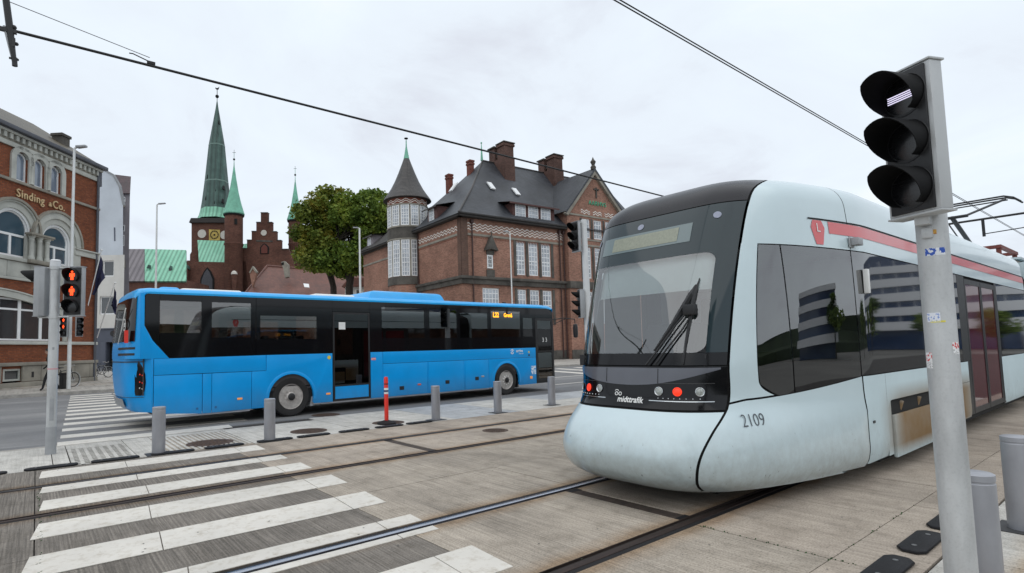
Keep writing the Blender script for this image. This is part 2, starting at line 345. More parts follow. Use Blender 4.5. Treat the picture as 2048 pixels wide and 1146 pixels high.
def paint_mat(name='road_paint', col=(0.67, 0.635, 0.575), wear=0.42):
    m, t, p = nodes_of(name); p.inputs['Roughness'].default_value = 0.7
    n1 = add_noise(t, 0.8, 8); r1 = ramp(t, n1.outputs['Fac'], [(0.3, tuple(c*0.78 for c in col)), (0.6, col)])
    n2 = add_noise(t, 34, 5, stretch=(1, 0.16, 1)); r2 = ramp(t, n2.outputs['Fac'], [(0.24, (0.6, 0.57, 0.53)), (wear-0.08, (1, 1, 1))])
    n3 = add_noise(t, 9, 8, rough=0.75); r3 = ramp(t, n3.outputs['Fac'], [(0.3, (0.72, 0.68, 0.62)), (0.5, (1, 1, 1))])
    a = mul(t, r1.outputs[0], r2.outputs[0]); a = mul(t, a.outputs[2], r3.outputs[0]); t.links.new(a.outputs[2], p.inputs['Base Color'])
    b = t.nodes.new('ShaderNodeBump'); b.inputs['Strength'].default_value = 0.3; b.inputs['Distance'].default_value = 0.003
    n4 = add_noise(t, 120, 2); t.links.new(n4.outputs['Fac'], b.inputs['Height']); t.links.new(b.outputs[0], p.inputs['Normal']); return m
m_paint = paint_mat()
MB().quad((-900, -900, -0.045), (1400, -900, -0.045), (1400, 1400, -0.045), (-900, 1400, -0.045)).build('ground', mat('far_ground', (0.13, 0.125, 0.115), 0.9, var=0.3, scale=0.1), kind='structure')
# bed of joint filler under the slabs
MB().box(-16, 60, -9, 12.1, -0.042, -0.02).build('track_bed', m_joint, kind='structure')
MB().slab([(-90, 12.02), (120, 12.02), (120, 25.2), (30, 26.2), (3, 27.35), (-2, 27.0), (-90, 25)], -0.04, -0.004).build('road', m_asph, kind='structure')
# slabs of the tram bed, every slab a piece with an open joint
NEAR_L, NEAR_R, FAR_L, FAR_R = 4.05, 2.62, 8.19, 6.70        # centre lines of the rails
bands = [(1.12, 1.57), (1.578, 2.54), (2.70, 3.965), (4.135, 5.33), (5.338, 6.62), (6.78, 8.105), (8.275, 9.40)]
tb = thing('tram_road_surface', None, None, (0, 0, 0), kind='structure')
rs = random.Random(5)
xs_by_band = {0: [-15, -8, -3.2, 1.3, 4.36, 6.27, 9.4, 12.5, 16, 20, 26, 34, 46, 60], 1: [-15, -8, -3.2, 0.6, 2.6, 4.36, 7.2, 10.2, 14, 20, 26, 34, 46, 60]}
for bi, (ya, yb) in enumerate(bands):
    xsb = xs_by_band.get(bi) or [-15, -9, -5.6, -2.7, 0.02 if bi > 2 else 0.1, 2.47, 4.38 if bi in (2,) else 4.6, 7.5, 10.4, 13.3, 17, 22, 28, 36, 46, 60]
    for i in range(len(xsb)-1):
        a, b = xsb[i]+0.005, xsb[i+1]-0.005
        if bi == 2 and abs(xsb[i]-4.38) < 0.01: a += 0.17     # the dark rubber strip across the near track
        if bi == 5 and abs(xsb[i]-4.6) < 0.01: a += 0.15
        zt = rs.uniform(-0.0025, 0.0)
        sub = [(a, b)]
        for k, (p, q) in enumerate(sub):
            mm = m_concd if (q < 2.6 and p > -3 and bi >= 1) else (m_concm if q < 4.5 or bi in (3, 4) and q < 8 else m_conc)
            if bi == 0: mm = m_conc
            MB().box(p, q, ya, yb, -0.03, zt).build('concrete_slab', mm, tb)
# cross strips of dark rubber between the rails
MB().box(4.395, 4.54, 2.72, 3.95, -0.03, -0.006).box(4.61, 4.745, 6.79, 8.10, -0.03, -0.006).build('rubber_strip', mat('rusty_rubber', (0.05, 0.035, 0.027), 0.85, var=0.5, scale=14, spots=0.4), tb)
# sunk seam pieces of greenery in the joints
gm = MB(); rg = random.Random(3)
for k in range(130):
    x = rg.choice([rg.uniform(-1, 0.6), rg.uniform(4.2, 6.5)]); 
    if x > 3: y = 1.573 + rg.gauss(0, 0.006) if rg.random() < 0.3 else None
    else: y = None
    if y is None:
        if x > 3: x, y = 4.36+rg.gauss(0, 0.006), rg.uniform(1.2, 2.5)
        else: x, y = 0.06+rg.gauss(0, 0.012), rg.uniform(4.2, 8.0)
        if abs(y-6.66) < 0.12: x += rg.gauss(0, 0.08)
    h = rg.uniform(0.003, 0.010); a = rg.uniform(0, 6.3); dx, dy = math.cos(a)*0.006, math.sin(a)*0.006
    gm.quad((x-dx, y-dy, -0.006), (x+dx, y+dy, -0.006), (x+dx*2, y+dy*0.5, h), (x-dx*0.5, y-dy, h*0.8))
gm.build('joint_moss', mat('moss', (0.04, 0.09, 0.03), 0.9, var=0.5, scale=30), label='small green weeds growing in the open slab joints', cat='weeds', kind='stuff', loc=(0, 0, 0))
# rails
m_steel = mat('polished_rail', (0.42, 0.44, 0.5), 0.22, 0.95, var=0.25, scale=3, stretch=(0.4, 20, 1))
m_rust = mat('rusty_rail', (0.04, 0.027, 0.023), 0.6, 0.5, var=0.5, scale=5, stretch=(0.6, 12, 1))
m_rubber = mat('black_rubber', (0.012, 0.011, 0.012), 0.75, spec=0.3, var=0.4, scale=8, bump=0.25)
def track(label, rails, x0, x1):
    t = thing('tram_track', label, None, (x0, sum(r[0] for r in rails)/2, 0), kind='structure')
    for (yc, sgn, mh) in rails:                     # sgn: side on which the flange groove lies
        h0, h1 = yc-0.030, yc+0.030
        MB().box(x0, x1, h0, h1, -0.06, 0.001).build('rail', mh, t, world=True, bevel=0.006)
        g = MB(); ga, gb = (h1, h1+0.045) if sgn > 0 else (h0-0.045, h0)
        g.box(x0, x1, ga, gb, -0.06, -0.035)
        ka, kb = (gb, gb+0.014) if sgn > 0 else (ga-0.014, ga)
        g.box(x0, x1, ka, kb, -0.06, -0.001)
        g.build('rail_groove', m_rust, t, world=True)
        lo, hi = min(h0, ga, ka), max(h1, gb, kb)
        MB().box(x0, x1, lo-0.055, lo, -0.06, -0.004).box(x0, x1, hi, hi+0.05, -0.06, -0.004).build('rubber_edge', m_rubber, t, world=True)
track('near tram track with shining rails', [(NEAR_R, 1, m_rust), (NEAR_L, -1, m_steel)], -15, 60)
track('far tram track with dull rails', [(FAR_R, 1, m_rust), (FAR_L, -1, mat('dull_rail', (0.07, 0.065, 0.065), 0.45, 0.8, var=0.4, scale=5))], -15, 60)
# zebra crossings: one painted bar each
zb = thing('zebra_crossing', 'white bars painted across both tram tracks', None, (1.4, 6, 0), kind='structure')
def bar(par, pts, z=0.003, m=None):
    mb = MB(); n = 14
    (ax, ay), (bx, by), (cx, cy), (dx, dy) = pts    # near left, near right, far right, far left
    mb.slab([(ax, ay), (bx, by), (cx, cy), (dx, dy)], z-0.003, z+0.0015); mb.build('painted_bar', m or m_paint, par, world=True)
for (ya, yb) in ((8.72, 9.22), (7.76, 8.10), (6.90, 7.34), (5.86, 6.36), (4.86, 5.37), (4.14, 4.36), (3.86, 3.96), (2.88, 3.38), (1.86, 2.36)):
    cf = lambda y: 0.06*(y-5.5) if y < 7 else 0.09
    xl0, xl1 = cf(ya)-0.03, cf(yb); xr0, xr1 = (2.86-(6-ya)*0.075 if ya < 6 else 2.86), (2.86-(6-yb)*0.075 if yb < 6 else 2.88)
    cuts = [0.0, 0.34 if int(ya*10) % 2 else 0.31, 0.876, 1.0]
    for c0, c1 in zip(cuts, cuts[1:]):
        e0 = 0.0016 if c0 > 0 else 0; e1 = 0.0016 if c1 < 1 else 0
        l_ = lambda a, b, t_: a+(b-a)*t_
        bar(zb, [(l_(xl0, xr0, c0+e0), ya), (l_(xl0, xr0, c1-e1), ya), (l_(xl1, xr1, c1-e1), yb), (l_(xl1, xr1, c0+e0), yb)])
zf = thing('zebra_crossing', 'white bars painted across the road behind the bus', None, (1.9, 18, 0), kind='structure')
y = 12.68
k = 0
while y < 26.6:
    xo = 0.33+0.052*(y-11.6); bar(zf, [(xo, y), (xo+3.4, y+0.08), (xo+3.45, y+0.58), (xo+0.02, y+0.5)], 0.0); y += 1.185; k += 1
bar(zf, [(0.31, 11.63), (3.2, 11.75), (3.25, 12.25), (0.33, 12.13)], 0.003)
zr = thing('zebra_crossing', 'faded white bars painted on the road right of the bus', None, (26, 22, 0), kind='structure')
for k in range(6):
    x = 21.5+k*1.9; bar(zr, [(x, 16.5+k*0.2), (x+0.6, 16.5+k*0.2), (x+3.6, 24.6), (x+3.0, 24.6)], 0.0)
for (x0, ya) in ((15.5, 14.6), (17.5, 17.8)):
    bar(zr, [(x0, ya), (x0+9, ya+0.3), (x0+9, ya+0.42), (x0, ya+0.12)], 0.0)
# pale slabs between the tracks and the road, and at the right edge
pv = thing('median_pavement', None, None, (0, 10.7, 0), kind='structure')
xs_ = [-16, -12, -8.4, -5.2, -2.6, 0.22, 0.42, 1.24, 1.66, 2.92, 4.9, 7.1, 8.95, 11.3, 14, 18, 23, 30, 40, 60]
for i in range(len(xs_)-1):
    a, b = xs_[i]+0.006, xs_[i+1]-0.006
    if abs(xs_[i]-0.42) < 0.01 or abs(xs_[i]-1.66) < 0.01: continue
    for (ya, yb) in (((9.41, 10.55), (10.56, 12.01)) if a > 3 else ((9.41, 11.6),)):
        MB().box(a, b, ya, yb, -0.03, rs.uniform(-0.002, 0.001)).build('paving_slab', m_paveb if 7 < a < 8.5 or (9 < a < 12 and yb > 11) else m_pave, pv, world=True)
MB().box(0.426, 1.234, 11.12, 11.6, -0.03, 0).box(1.666, 2.914, 11.36, 11.6, -0.03, 0).build('paving_slab', m_pave, pv, world=True)
MB().box(-16, 3.0, 11.605, 11.78, -0.03, 0.0005).build('kerb_strip', m_kerb, pv, world=True)
MB().box(-16, 3.2, 11.785, 12.1, -0.03, -0.0035).build('gutter_asphalt', m_asph, pv, world=True)
# ribbed tactile slab and slotted drain cover
MB().box(1.666, 2.914, 9.43, 11.35, -0.03, -0.004).build('tactile_base', m_concm, pv, world=True); g = MB()
for k in range(15):
    x = 1.70+k*0.082; g.box(x, x+0.045, 9.5, 11.3, -0.004, 0.004)
g.build('tactile_ribs', m_pave, pv, world=True)
dg_ = thing('drain_cover', 'slotted concrete drain cover beside the left signal pole', 'drain cover', (0.83, 10.3, 0))
MB().box(0.43, 1.23, 9.45, 11.1, -0.035, -0.028).build('drain_pit', MATS['black_hole'] if 'black_hole' in MATS else mat('black_hole', (0.006, 0.006, 0.006), 0.95, var=0), dg_, world=True)
g = MB()
for k in range(8): x = 0.43+k*0.108; g.box(x, x+0.048, 9.45, 11.1, -0.028, 0.0)
for k in range(12): y_ = 9.45+k*0.146; g.box(0.43, 1.235, y_, y_+0.05, -0.028, -0.001)
g.build('grating', m_pave, dg_, world=True)
nr = thing('near_pavement', None, None, (6, -2, 0), kind='structure')
for (a, b, c, d_) in ((2.2, 5.05, -3, 1.1), (5.06, 8.2, -3, 1.1), (8.21, 12, -3, 1.1), (12.01, 18, -3, 1.1), (-3, 2.19, -3, 1.1)):
    MB().box(a, b, c, d_, -0.03, 0.0).build('paving_slab', m_pave, nr, world=True)
# rubber kerb pieces between tram bed and pavement
def rubber_piece():
    mb = MB(); n = 6; top = []; 
    prof = [(-0.31, 0.0), (-0.30, 0.012), (-0.26, 0.02), (0.26, 0.02), (0.30, 0.012), (0.31, 0)]
    mb.slab([(-0.30, -0.045), (-0.24, -0.085), (0.24, -0.085), (0.30, -0.045), (0.30, 0.045), (0.24, 0.085), (-0.24, 0.085), (-0.30, 0.045)], 0.0, 0.026)
    o = mb.build('rubber_block', mat('worn_black_rubber', (0.014, 0.014, 0.016), 0.7, spec=0.3, var=0.35, scale=9, bump=0.3), None, 'black rubber lane divider block', 'lane divider', 'rubber lane divider blocks along the tram bed', bevel=0.018, loc=(0, 0, 0))
    for x in (-0.17, 0.17): MB().cyl((x, 0, 0.02), (x, 0, 0.0295), 0.016, n=10).build('bolt', mat('dull_bolt', (0.3, 0.3, 0.3), 0.4, 0.9), o)
    return o
rp = rubber_piece(); first = True
for x, ytxt in [(-1.32, 'leftmost'), (-0.57, 'second from left edge, before the left signal pole'), (0.2, 'in front of the left signal pole'), (0.95, 'in front of the slotted drain cover'), (1.70, 'touching the leftmost bollard plate'), (2.45, 'in front of the ribbed slab and its manhole'), (3.27, 'beside the plate of the second bollard'), (3.96, 'in front of the second manhole cover'), (4.75, 'left of the red post'), (6.2, 'left of the third bollard'), (5.5, 'below the red post')]:
    lb = 'thin black rubber divider block, '+ytxt
    if first: rp.location = (x, 9.46, 0); rp['label'] = lb; first = False
    else: dup(rp, (x, 9.46, 0), label=lb)
for x, ytxt in [(3.68, 'nearest the camera at the bottom edge'), (4.40, 'second from the bottom at right'), (5.16, 'third from the bottom, left of the big grey pole'), (5.90, 'half hidden behind the big grey pole')]:
    dup(rp, (x, 1.27, 0), label='black rubber block with two bolts, '+ytxt)
# manhole covers
m_iron = mat('rusty_iron', (0.085, 0.055, 0.04), 0.75, 0.3, var=0.5, scale=20, bump=0.5, bscale=40)
def manhole(x, y_, r, label, m=None):
    t = thing('manhole_cover', label, 'manhole cover', (x, y_, 0), group='round manhole covers')
    MB().lathe([(r*0.9, 0.0), (r, 0.001), (r*1.0, 0.005), (r*0.9, 0.005)], (0, 0, 0), 28).build('rim', m or m_iron, t)
    mb = MB().lathe([(0.001, 0.003), (r*0.88, 0.003), (r*0.88, -0.001)], (0, 0, 0), 28)
    n = 7
    for i in range(-n, n+1):
        for j in range(-n, n+1):
            cx, cy = i*r*0.115, j*r*0.115
            if cx*cx+cy*cy < (r*0.8)**2 and (i+j) % 2 == 0: mb.box(cx-r*0.045, cx+r*0.045, cy-r*0.045, cy+r*0.045, 0.002, 0.009)
    mb.build('lid', m or m_iron, t)
manhole(2.37, 10.05, 0.37, 'rusty manhole cover on the ribbed slab between the first two bollards')
manhole(4.13, 10.1, 0.34, 'rusty manhole cover right of the second bollard')
manhole(5.45, 12.3, 0.33, 'manhole cover in the shade under the bus')
manhole(6.6, 7.6, 0.235, 'smooth dark manhole cover between the far tram rails')
manhole(5.78, 9.98, 0.33, 'manhole cover behind the red marker post')
# far pavement
MB().slab([(-90, 25.02), (-2, 27.02), (3, 27.37), (30, 26.22), (120, 25.22), (120, 90), (-90, 90)], -0.03, 0.10).build('far_pavement', m_far, kind='structure')
MB().slab([(-90, 24.86), (-2, 26.86), (3, 27.21), (30, 26.06), (120, 25.06), (120, 25.21), (30, 26.21), (3, 27.36), (-2, 27.01), (-90, 25.01)], -0.03, 0.12).build('far_kerb', m_kerb, kind='structure')
fs_ = thing('far_flagstones', None, None, (2, 30, 0.1), kind='structure')
for r_ in range(16):
    y0 = 27.45+r_*1.25; x = -6+(r_ % 2)*0.7+r_*0.25
    while x < 9+r_*0.45:
        MB().box(x+0.02, x+1.33, y0+0.02, y0+1.23, 0.10, 0.108+rs.uniform(0, 0.008)).build('flagstone', m_far, fs_, world=True); x += 1.36
gs_ = MB(); rq = random.Random(21)
for k in range(420):
    x, y_ = rq.uniform(-3, 12), rq.uniform(1.2, 11.4)
    if min(abs(y_-q) for q in (2.62, 4.05, 6.70, 8.19)) < 0.12: continue
    r_ = rq.uniform(0.003, 0.010); n_ = 7; z_ = 0.0062
    gs_.quad(*[(x+r_*(0.7+0.5*rq.random())*math.cos(2*PI*i/n_), y_+r_*(0.7+0.5*rq.random())*math.sin(2*PI*i/n_), z_) for i in range(n_)])
gs_.build('chewing_gum_spots', mat('gum_grey', (0.09, 0.085, 0.08), 0.8, var=0.6, scale=1.5), label='small dark gum and oil spots trodden into the concrete', cat='gum spots', kind='stuff', loc=(0, 0, 0))
# fallen leaves
lf = MB(); rl = random.Random(8)
for k in range(60):
    x, y_ = rl.uniform(0.5, 7), rl.uniform(1.4, 9)
    s_ = rl.uniform(0.006, 0.014); a = rl.uniform(0, 6.3); c, s = math.cos(a)*s_, math.sin(a)*s_
    lf.quad((x-c, y_-s, 0.004), (x+s*0.5, y_-c*0.5, 0.006), (x+c, y_+s, 0.008), (x-s*0.5, y_+c*0.5, 0.004))
lf.build('fallen_leaves', mat('fallen_leaf', (0.05, 0.065, 0.035), 0.8, var=0.6, scale=5), label='tiny leaves and bits of litter scattered on the concrete', cat='leaves', kind='stuff', loc=(0, 0, 0))
# ---------------------------------------------------------------- bollards, posts, masts
m_boll = mat('bollard_grey', (0.33, 0.335, 0.36), 0.42, 0.35, var=0.12, scale=5, stretch=(1, 1, 0.5), bump=0.06, bscale=90)
m_galv = mat('galvanised_grey', (0.52, 0.53, 0.53), 0.5, 0.35, var=0.22, scale=5, bump=0.05, bscale=60, stretch=(1, 1, 0.3), spots=0.07)
m_galvd = mat('painted_grey_metal', (0.33, 0.34, 0.35), 0.45, 0.2, var=0.1, scale=6)
m_plate = mat('dark_plate', (0.06, 0.06, 0.062), 0.6, 0.3, var=0.3, scale=10)
m_blk = mat('black_plastic', (0.012, 0.012, 0.013), 0.45, var=0.2, scale=10)
m_red = mat('red_plastic', (0.75, 0.035, 0.02), 0.4, var=0.08, scale=6)
m_white = mat('white_plastic', (0.75, 0.75, 0.73), 0.4, var=0.06)
def bollard(loc, label):
    t = thing('bollard', label, 'bollard', loc, group='round grey steel bollards')
    MB().lathe([(0.001, 0.0), (0.09, 0.0), (0.092, 0.01), (0.092, 0.655), (0.088, 0.66), (0.088, 0.667), (0.092, 0.672), (0.092, 0.705), (0.08, 0.712), (0.001, 0.714)], n=28).build('post', m_boll, t, smooth=True)
    MB().box(-0.17, 0.17, -0.15, 0.15, 0.001, 0.008).build('base_plate', m_plate, t)
    return t
b0 = bollard((1.512, 9.53, 0), 'leftmost grey steel bollard, beside the slotted drain cover')
for x, y_, lb in ((3.19, 9.50, 'grey steel bollard in front of the rear wheel of the blue bus'), (6.70, 9.59, 'grey steel bollard right of the red marker post'),
                  (8.40, 9.56, 'grey steel bollard in front of the front wheel of the blue bus'), (10.38, 9.75, 'grey steel bollard below the front door of the blue bus'),
                  (6.08, 0.86, 'large near grey bollard cut by the right edge of the picture'), (4.33, 0.80, 'grey bollard half hidden behind the big signal pole')):
    dup(b0, (x, y_, 0), label=lb)
t = thing('marker_post', 'thin red plastic marker post with white band on a black foot', 'marker post', (5.66, 9.84, 0))
MB().lathe([(0.001, 0), (0.19, 0), (0.19, 0.03), (0.14, 0.05), (0.06, 0.075), (0.001, 0.08)], n=24).build('foot', m_rubber, t, smooth=True)
MB().lathe([(0.04, 0.06), (0.042, 0.1), (0.042, 0.9), (0.035, 0.94), (0.001, 0.945)], n=20).build('post', m_red, t, smooth=True)
MB().lathe([(0.0435, 0.60), (0.0445, 0.605), (0.0445, 0.715), (0.0435, 0.72)], n=20).build('white_band', m_white, t, smooth=True)
MB().lathe([(0.0437, 0.79), (0.0437, 0.812)], n=20).build('black_band', m_blk, t)
MB().lathe([(0.0448, 0.64), (0.0452, 0.66), (0.0448, 0.68)], n=20).build('blue_band', mat('navy', (0.04, 0.06, 0.14), 0.5), t)
# signal heads. local frame: lens side faces -Y, top at z=0
m_lens = mat('dark_lens', (0.006, 0.006, 0.007), 0.25, var=0.3, scale=60, ior=1.6, stretch=(0.3, 0.3, 3))
m_lensr = mat('lit_red_lens', (0.3, 0.01, 0.005), 0.3, var=0, emit=((1, 0.07, 0.01), 2.3))
m_mirror = mat('lens_reflector', (0.6, 0.62, 0.62), 0.15, 0.9, var=0)
m_visor = mat('black_visor', (0.003, 0.003, 0.0035), 0.75, var=0.1, spec=0.25)
def man_shape(mb, s):
    mb.T = s
    mb.lathe([(0.001, -0.004), (0.02, -0.004), (0.02, 0.0), (0.001, 0.0)], (0, 0, 0), 12)
    mb.T = None
def signal_head(name, label, cat, loc, rz, lens_r=0.1, w_=0.30, pitch=0.27, n=3, men=(), lit=(), vis=0.2, tilt=0, body=None, bars=None, depth=0.11, group=None, hoods=None):
    t = thing(name, label, cat, loc, rz, group); t.rotation_euler = (tilt, 0, rz)
    H_ = pitch*n+0.03; body = body or m_galvd
    p = [(-w_/2, 0), (-w_/2, depth*0.75), (-w_*0.3, depth*1.25), (w_*0.3, depth*1.25), (w_/2, depth*0.75), (w_/2, 0)]
    MB().slab(p, -H_, 0).build('housing', body, t, bevel=0.008)
    for z_ in (0.0, -H_-0.012): MB().box(-w_/2-0.006, w_/2+0.006, -0.008, depth*0.9, z_, z_+0.012).build('end_cap', body, t, bevel=0.004)
    MB().box(-w_/2+0.022, w_/2-0.022, -0.014, 0.0, -H_+0.012, -0.012).build('face_plate', m_blk, t, bevel=0.003)
    for k in range(n):
        zc = -0.015-pitch*(k+0.5)
        ln = MB().lathe([(0.001, -0.022), (lens_r*0.6, -0.020), (lens_r, -0.014), (lens_r*1.02, 0.0)], (0, 0, zc), 24, 'Y').build('lens', m_lens, t, smooth=True)
        if k in men:
            mb = MB(); f = lens_r*0.010*1.0
            y0, y1 = -0.03, -0.024; q = lens_r*0.0118
            mb.prism([(q*14*math.cos(a), zc+q*52+q*14*math.sin(a)) for a in [2*PI*i/10 for i in range(10)]], y0, y1)
            mb.prism([(x*q, zc+z*q) for x, z in ((-26, 32), (26, 32), (34, 24), (34, -14), (24, -14), (23, 14), (19, 14), (19, -60), (3, -60), (2, -22), (-2, -22), (-3, -60), (-19, -60), (-19, 14), (-23, 14), (-24, -14), (-34, -14), (-34, 24))], y0, y1)
            mb.build('red_man', m_lensr, ln)
        if bars and k in bars:
            mb = MB()
            for j in range(4):
                z_ = zc+0.012-j*0.0115; mb.box(-lens_r*0.75, lens_r*0.75, -0.027, -0.023, z_-0.0022, z_+0.0022)
            mb.build('light_bar', mat('lit_bar', (0.7, 0.68, 0.8), 0.4, var=0, emit=((0.8, 0.75, 1.0), 0.9)), ln)
        # hood: open underneath, longest on top
        rows = []
        for r_, off in ((lens_r*1.08, 0), (lens_r*1.12, 1)):
            pass
        seg = 26; inner, outer = [], []
        pts0, pts1 = [], []
        for i in range(seg+1):
            a = R(-58)+(R(180+116))*i/seg
            h = (vis if hoods is None or k in hoods else 0.02)*(0.30+0.70*max(0, min(1, (math.sin(a)+0.62)/1.35)))
            ca, sa = math.cos(a), math.sin(a)
            pts0.append((lens_r*1.10*ca, -0.012, zc+lens_r*1.10*sa)); pts1.append((lens_r*1.16*ca, -0.012-h, zc+lens_r*1.13*sa))
        MB().grid([pts0, pts1]).build('visor', m_visor, t, smooth=True, solid=0.004)
        mm = MB().lathe([(lens_r*1.04, -0.012), (lens_r*1.16, -0.016), (lens_r*1.18, -0.0135), (lens_r*1.04, 0.0)], (0, 0, zc), 24, 'Y', cap=False).build('lens_ring', m_blk, t, smooth=True)
    return t
def pole(name, label, cat, loc, r, h, r2=None, m=None, lean=(0, 0), base=None, group=None):
    t = thing(name, label, cat, loc, group=group)
    MB().cyl((0, 0, 0), (lean[0], lean[1], h), r, r2 or r, n=24).build('post', m or m_galv, t, smooth=True)
    return t
# left crossing signal pole
lp = pole('signal_pole', 'grey galvanised signal pole standing at the left end of the zebra crossing', 'pole', (0.21, 10.8, 0), 0.068, 2.93, m=m_galv)
MB().cyl((0, 0, 2.93), (0, 0, 3.03), 0.074, n=24).cyl((0, 0, 3.03), (0, 0, 3.055), 0.078, 0.06, n=24).build('cap', mat('pale_cap', (0.6, 0.61, 0.62), 0.4, 0.3), lp, smooth=True)
MB().cyl((0, 0, 0), (0, 0, 0.42), 0.073, n=24).build('foot_sleeve', m_galvd, lp, smooth=True)
MB().lathe([(0.069, 1.31), (0.0705, 1.312), (0.0705, 1.33), (0.069, 1.332)], n=24).build('red_tape', mat('faded_tape', (0.55, 0.3, 0.32), 0.6), lp)
_a = math.atan2(-10.8, -0.21)
for z0_, z1_, hw, nm_ in ((0.52, 0.86, 0.42, 'access_door'), (1.62, 1.66, 0.2, 'pole_label')):
    MB().grid([[(0.0695*math.cos(_a+hw*(2*i/8-1)), 0.0695*math.sin(_a+hw*(2*i/8-1)), z) for i in range(9)] for z in (z0_, z1_)]).build(nm_, m_galvd, lp, solid=0.001)
def bracket(par, z, p, q):
    MB().cyl((p[0], p[1], z), (q[0], q[1], z), 0.016, n=10).lathe([(0.069, z-0.03), (0.076, z-0.028), (0.076, z+0.028), (0.069, z+0.03)], n=20).build('bracket', m_galv, par, smooth=True)
vr = VRZ
rx, ry = RT.x, RT.y
for z in (2.92, 2.14): bracket(lp, z, (-0.25*rx, -0.25*ry), (0.24*rx, 0.24*ry))
signal_head('pedestrian_signal', 'pedestrian signal with two lit red men on the left pole', 'traffic light', (0.21+0.285*rx, 10.8+0.285*ry, 2.93), vr+R(3), lens_r=0.098, w_=0.30, pitch=0.248, men=(0, 1), vis=0.13)
signal_head('traffic_signal', 'grey traffic signal seen side-on, left of the left pole', 'traffic light', (0.21-0.24*rx, 10.8-0.24*ry, 2.93), vr-R(93), lens_r=0.09, w_=0.25, pitch=0.248, vis=0.26, hoods=(0,))
# near mast at the right
rm = pole('signal_mast', 'big pale grey signal mast with stickers close to the camera at right', 'pole', (3.93, 0.81, 0), 0.070, 2.985, m=m_galv)
MB().cyl((0, 0, 2.985), (0, 0, 3.01), 0.073, 0.070, n=24).build('cap', m_galv, rm, smooth=True)
def on_mast(ang, z0, z1, half, m, name, par=rm, rr=0.0708):
    a0 = math.atan2(-0.81, -3.93)+ang; mb = MB(); n = 8
    rows = [[(rr*math.cos(a0+half*(2*i/n-1)), rr*math.sin(a0+half*(2*i/n-1)), z) for i in range(n+1)] for z in (z0, z1)]
    return mb.grid(rows).build(name, m, par, solid=0.0008)
def sticker_mat(name, base, ink, scale=60, thr=0.5):
    m, t_, p = nodes_of(name); n = add_noise(t_, scale, 2); r = ramp(t_, n.outputs['Fac'], [(thr-0.01, ink), (thr+0.01, base)]); t_.links.new(r.outputs[0], p.inputs['Base Color']); p.inputs['Roughness'].default_value = 0.4; return m
on_mast(0.10, 1.935, 1.975, 0.62, sticker_mat('blue_sticker', (0.7, 0.72, 0.75), (0.02, 0.08, 0.4), 45, 0.52), 'blue_sticker')
on_mast(0.05, 2.05, 2.075, 0.22, sticker_mat('orange_sticker', (0.62, 0.33, 0.04), (0.4, 0.15, 0.01), 90, 0.45), 'orange_sticker')
on_mast(-0.35, 1.575, 1.625, 0.42, sticker_mat('pale_sticker', (0.72, 0.74, 0.8), (0.2, 0.3, 0.6), 110, 0.42), 'pale_sticker')
on_mast(-0.10, 1.572, 1.582, 0.45, mat('yellow_scrap', (0.7, 0.62, 0.08), 0.5, var=0.3, scale=50), 'yellow_sticker')
on_mast(0.98, 1.43, 1.465, 0.32, sticker_mat('warning_sticker', (0.75, 0.75, 0.75), (0.6, 0.02, 0.02), 80, 0.46), 'warning_sticker')
on_mast(0.98, 1.40, 1.43, 0.3, sticker_mat('warning_text', (0.75, 0.75, 0.75), (0.1, 0.1, 0.1), 150, 0.42), 'warning_label')
on_mast(-0.98, 1.36, 1.41, 0.32, MATS.get('warning_sticker') or bpy.data.materials['warning_sticker'], 'warning_sticker')
on_mast(-0.98, 1.325, 1.36, 0.32, bpy.data.materials['warning_text'], 'warning_label')
MB().box(-0.13, -0.055, -0.02, 0.045, 2.10, 2.20).box(-0.085, -0.066, -0.02, 0.03, 2.03, 2.09).build('signal_bracket', m_galv, rm, bevel=0.008)
TS = signal_head('tram_signal', 'big three-lens tram signal with black hoods and a lit white bar, on the near mast', 'traffic light', (3.76, 0.84, 2.955), R(-90)-R(24), lens_r=0.1, w_=0.27, pitch=0.256, vis=0.19, bars=(0,), body=mat('tram_signal_grey', (0.46, 0.47, 0.47), 0.4, 0.2, var=0.08))
# mast beside the tram with two signals
mm_ = pole('signal_mast', 'white signal mast with two signals between the tram and the red brick building', 'pole', (11.93, 9.78, 0), 0.11, 4.92, r2=0.075, m=mat('white_painted_pole', (0.62, 0.63, 0.63), 0.5, var=0.08))
for z in (4.85, 4.05, 2.75): MB().cyl((-0.02, 0, z), (-0.28*rx, -0.28*ry, z), 0.018, n=8).build('bracket', m_galv, mm_)
signal_head('traffic_signal', 'upper traffic signal with black hoods, on the mast beside the tram', 'traffic light', (11.93-0.22*rx-0.06, 9.78-0.22*ry, 4.86), vr-R(62), lens_r=0.1, w_=0.3, pitch=0.262, vis=0.2)
signal_head('traffic_signal', 'lower grey traffic signal seen side-on, on the mast beside the tram', 'traffic light', (11.93-0.14*rx-0.12, 9.78-0.14*ry, 2.98), vr-R(88), lens_r=0.075, w_=0.26, pitch=0.24, vis=0.18)
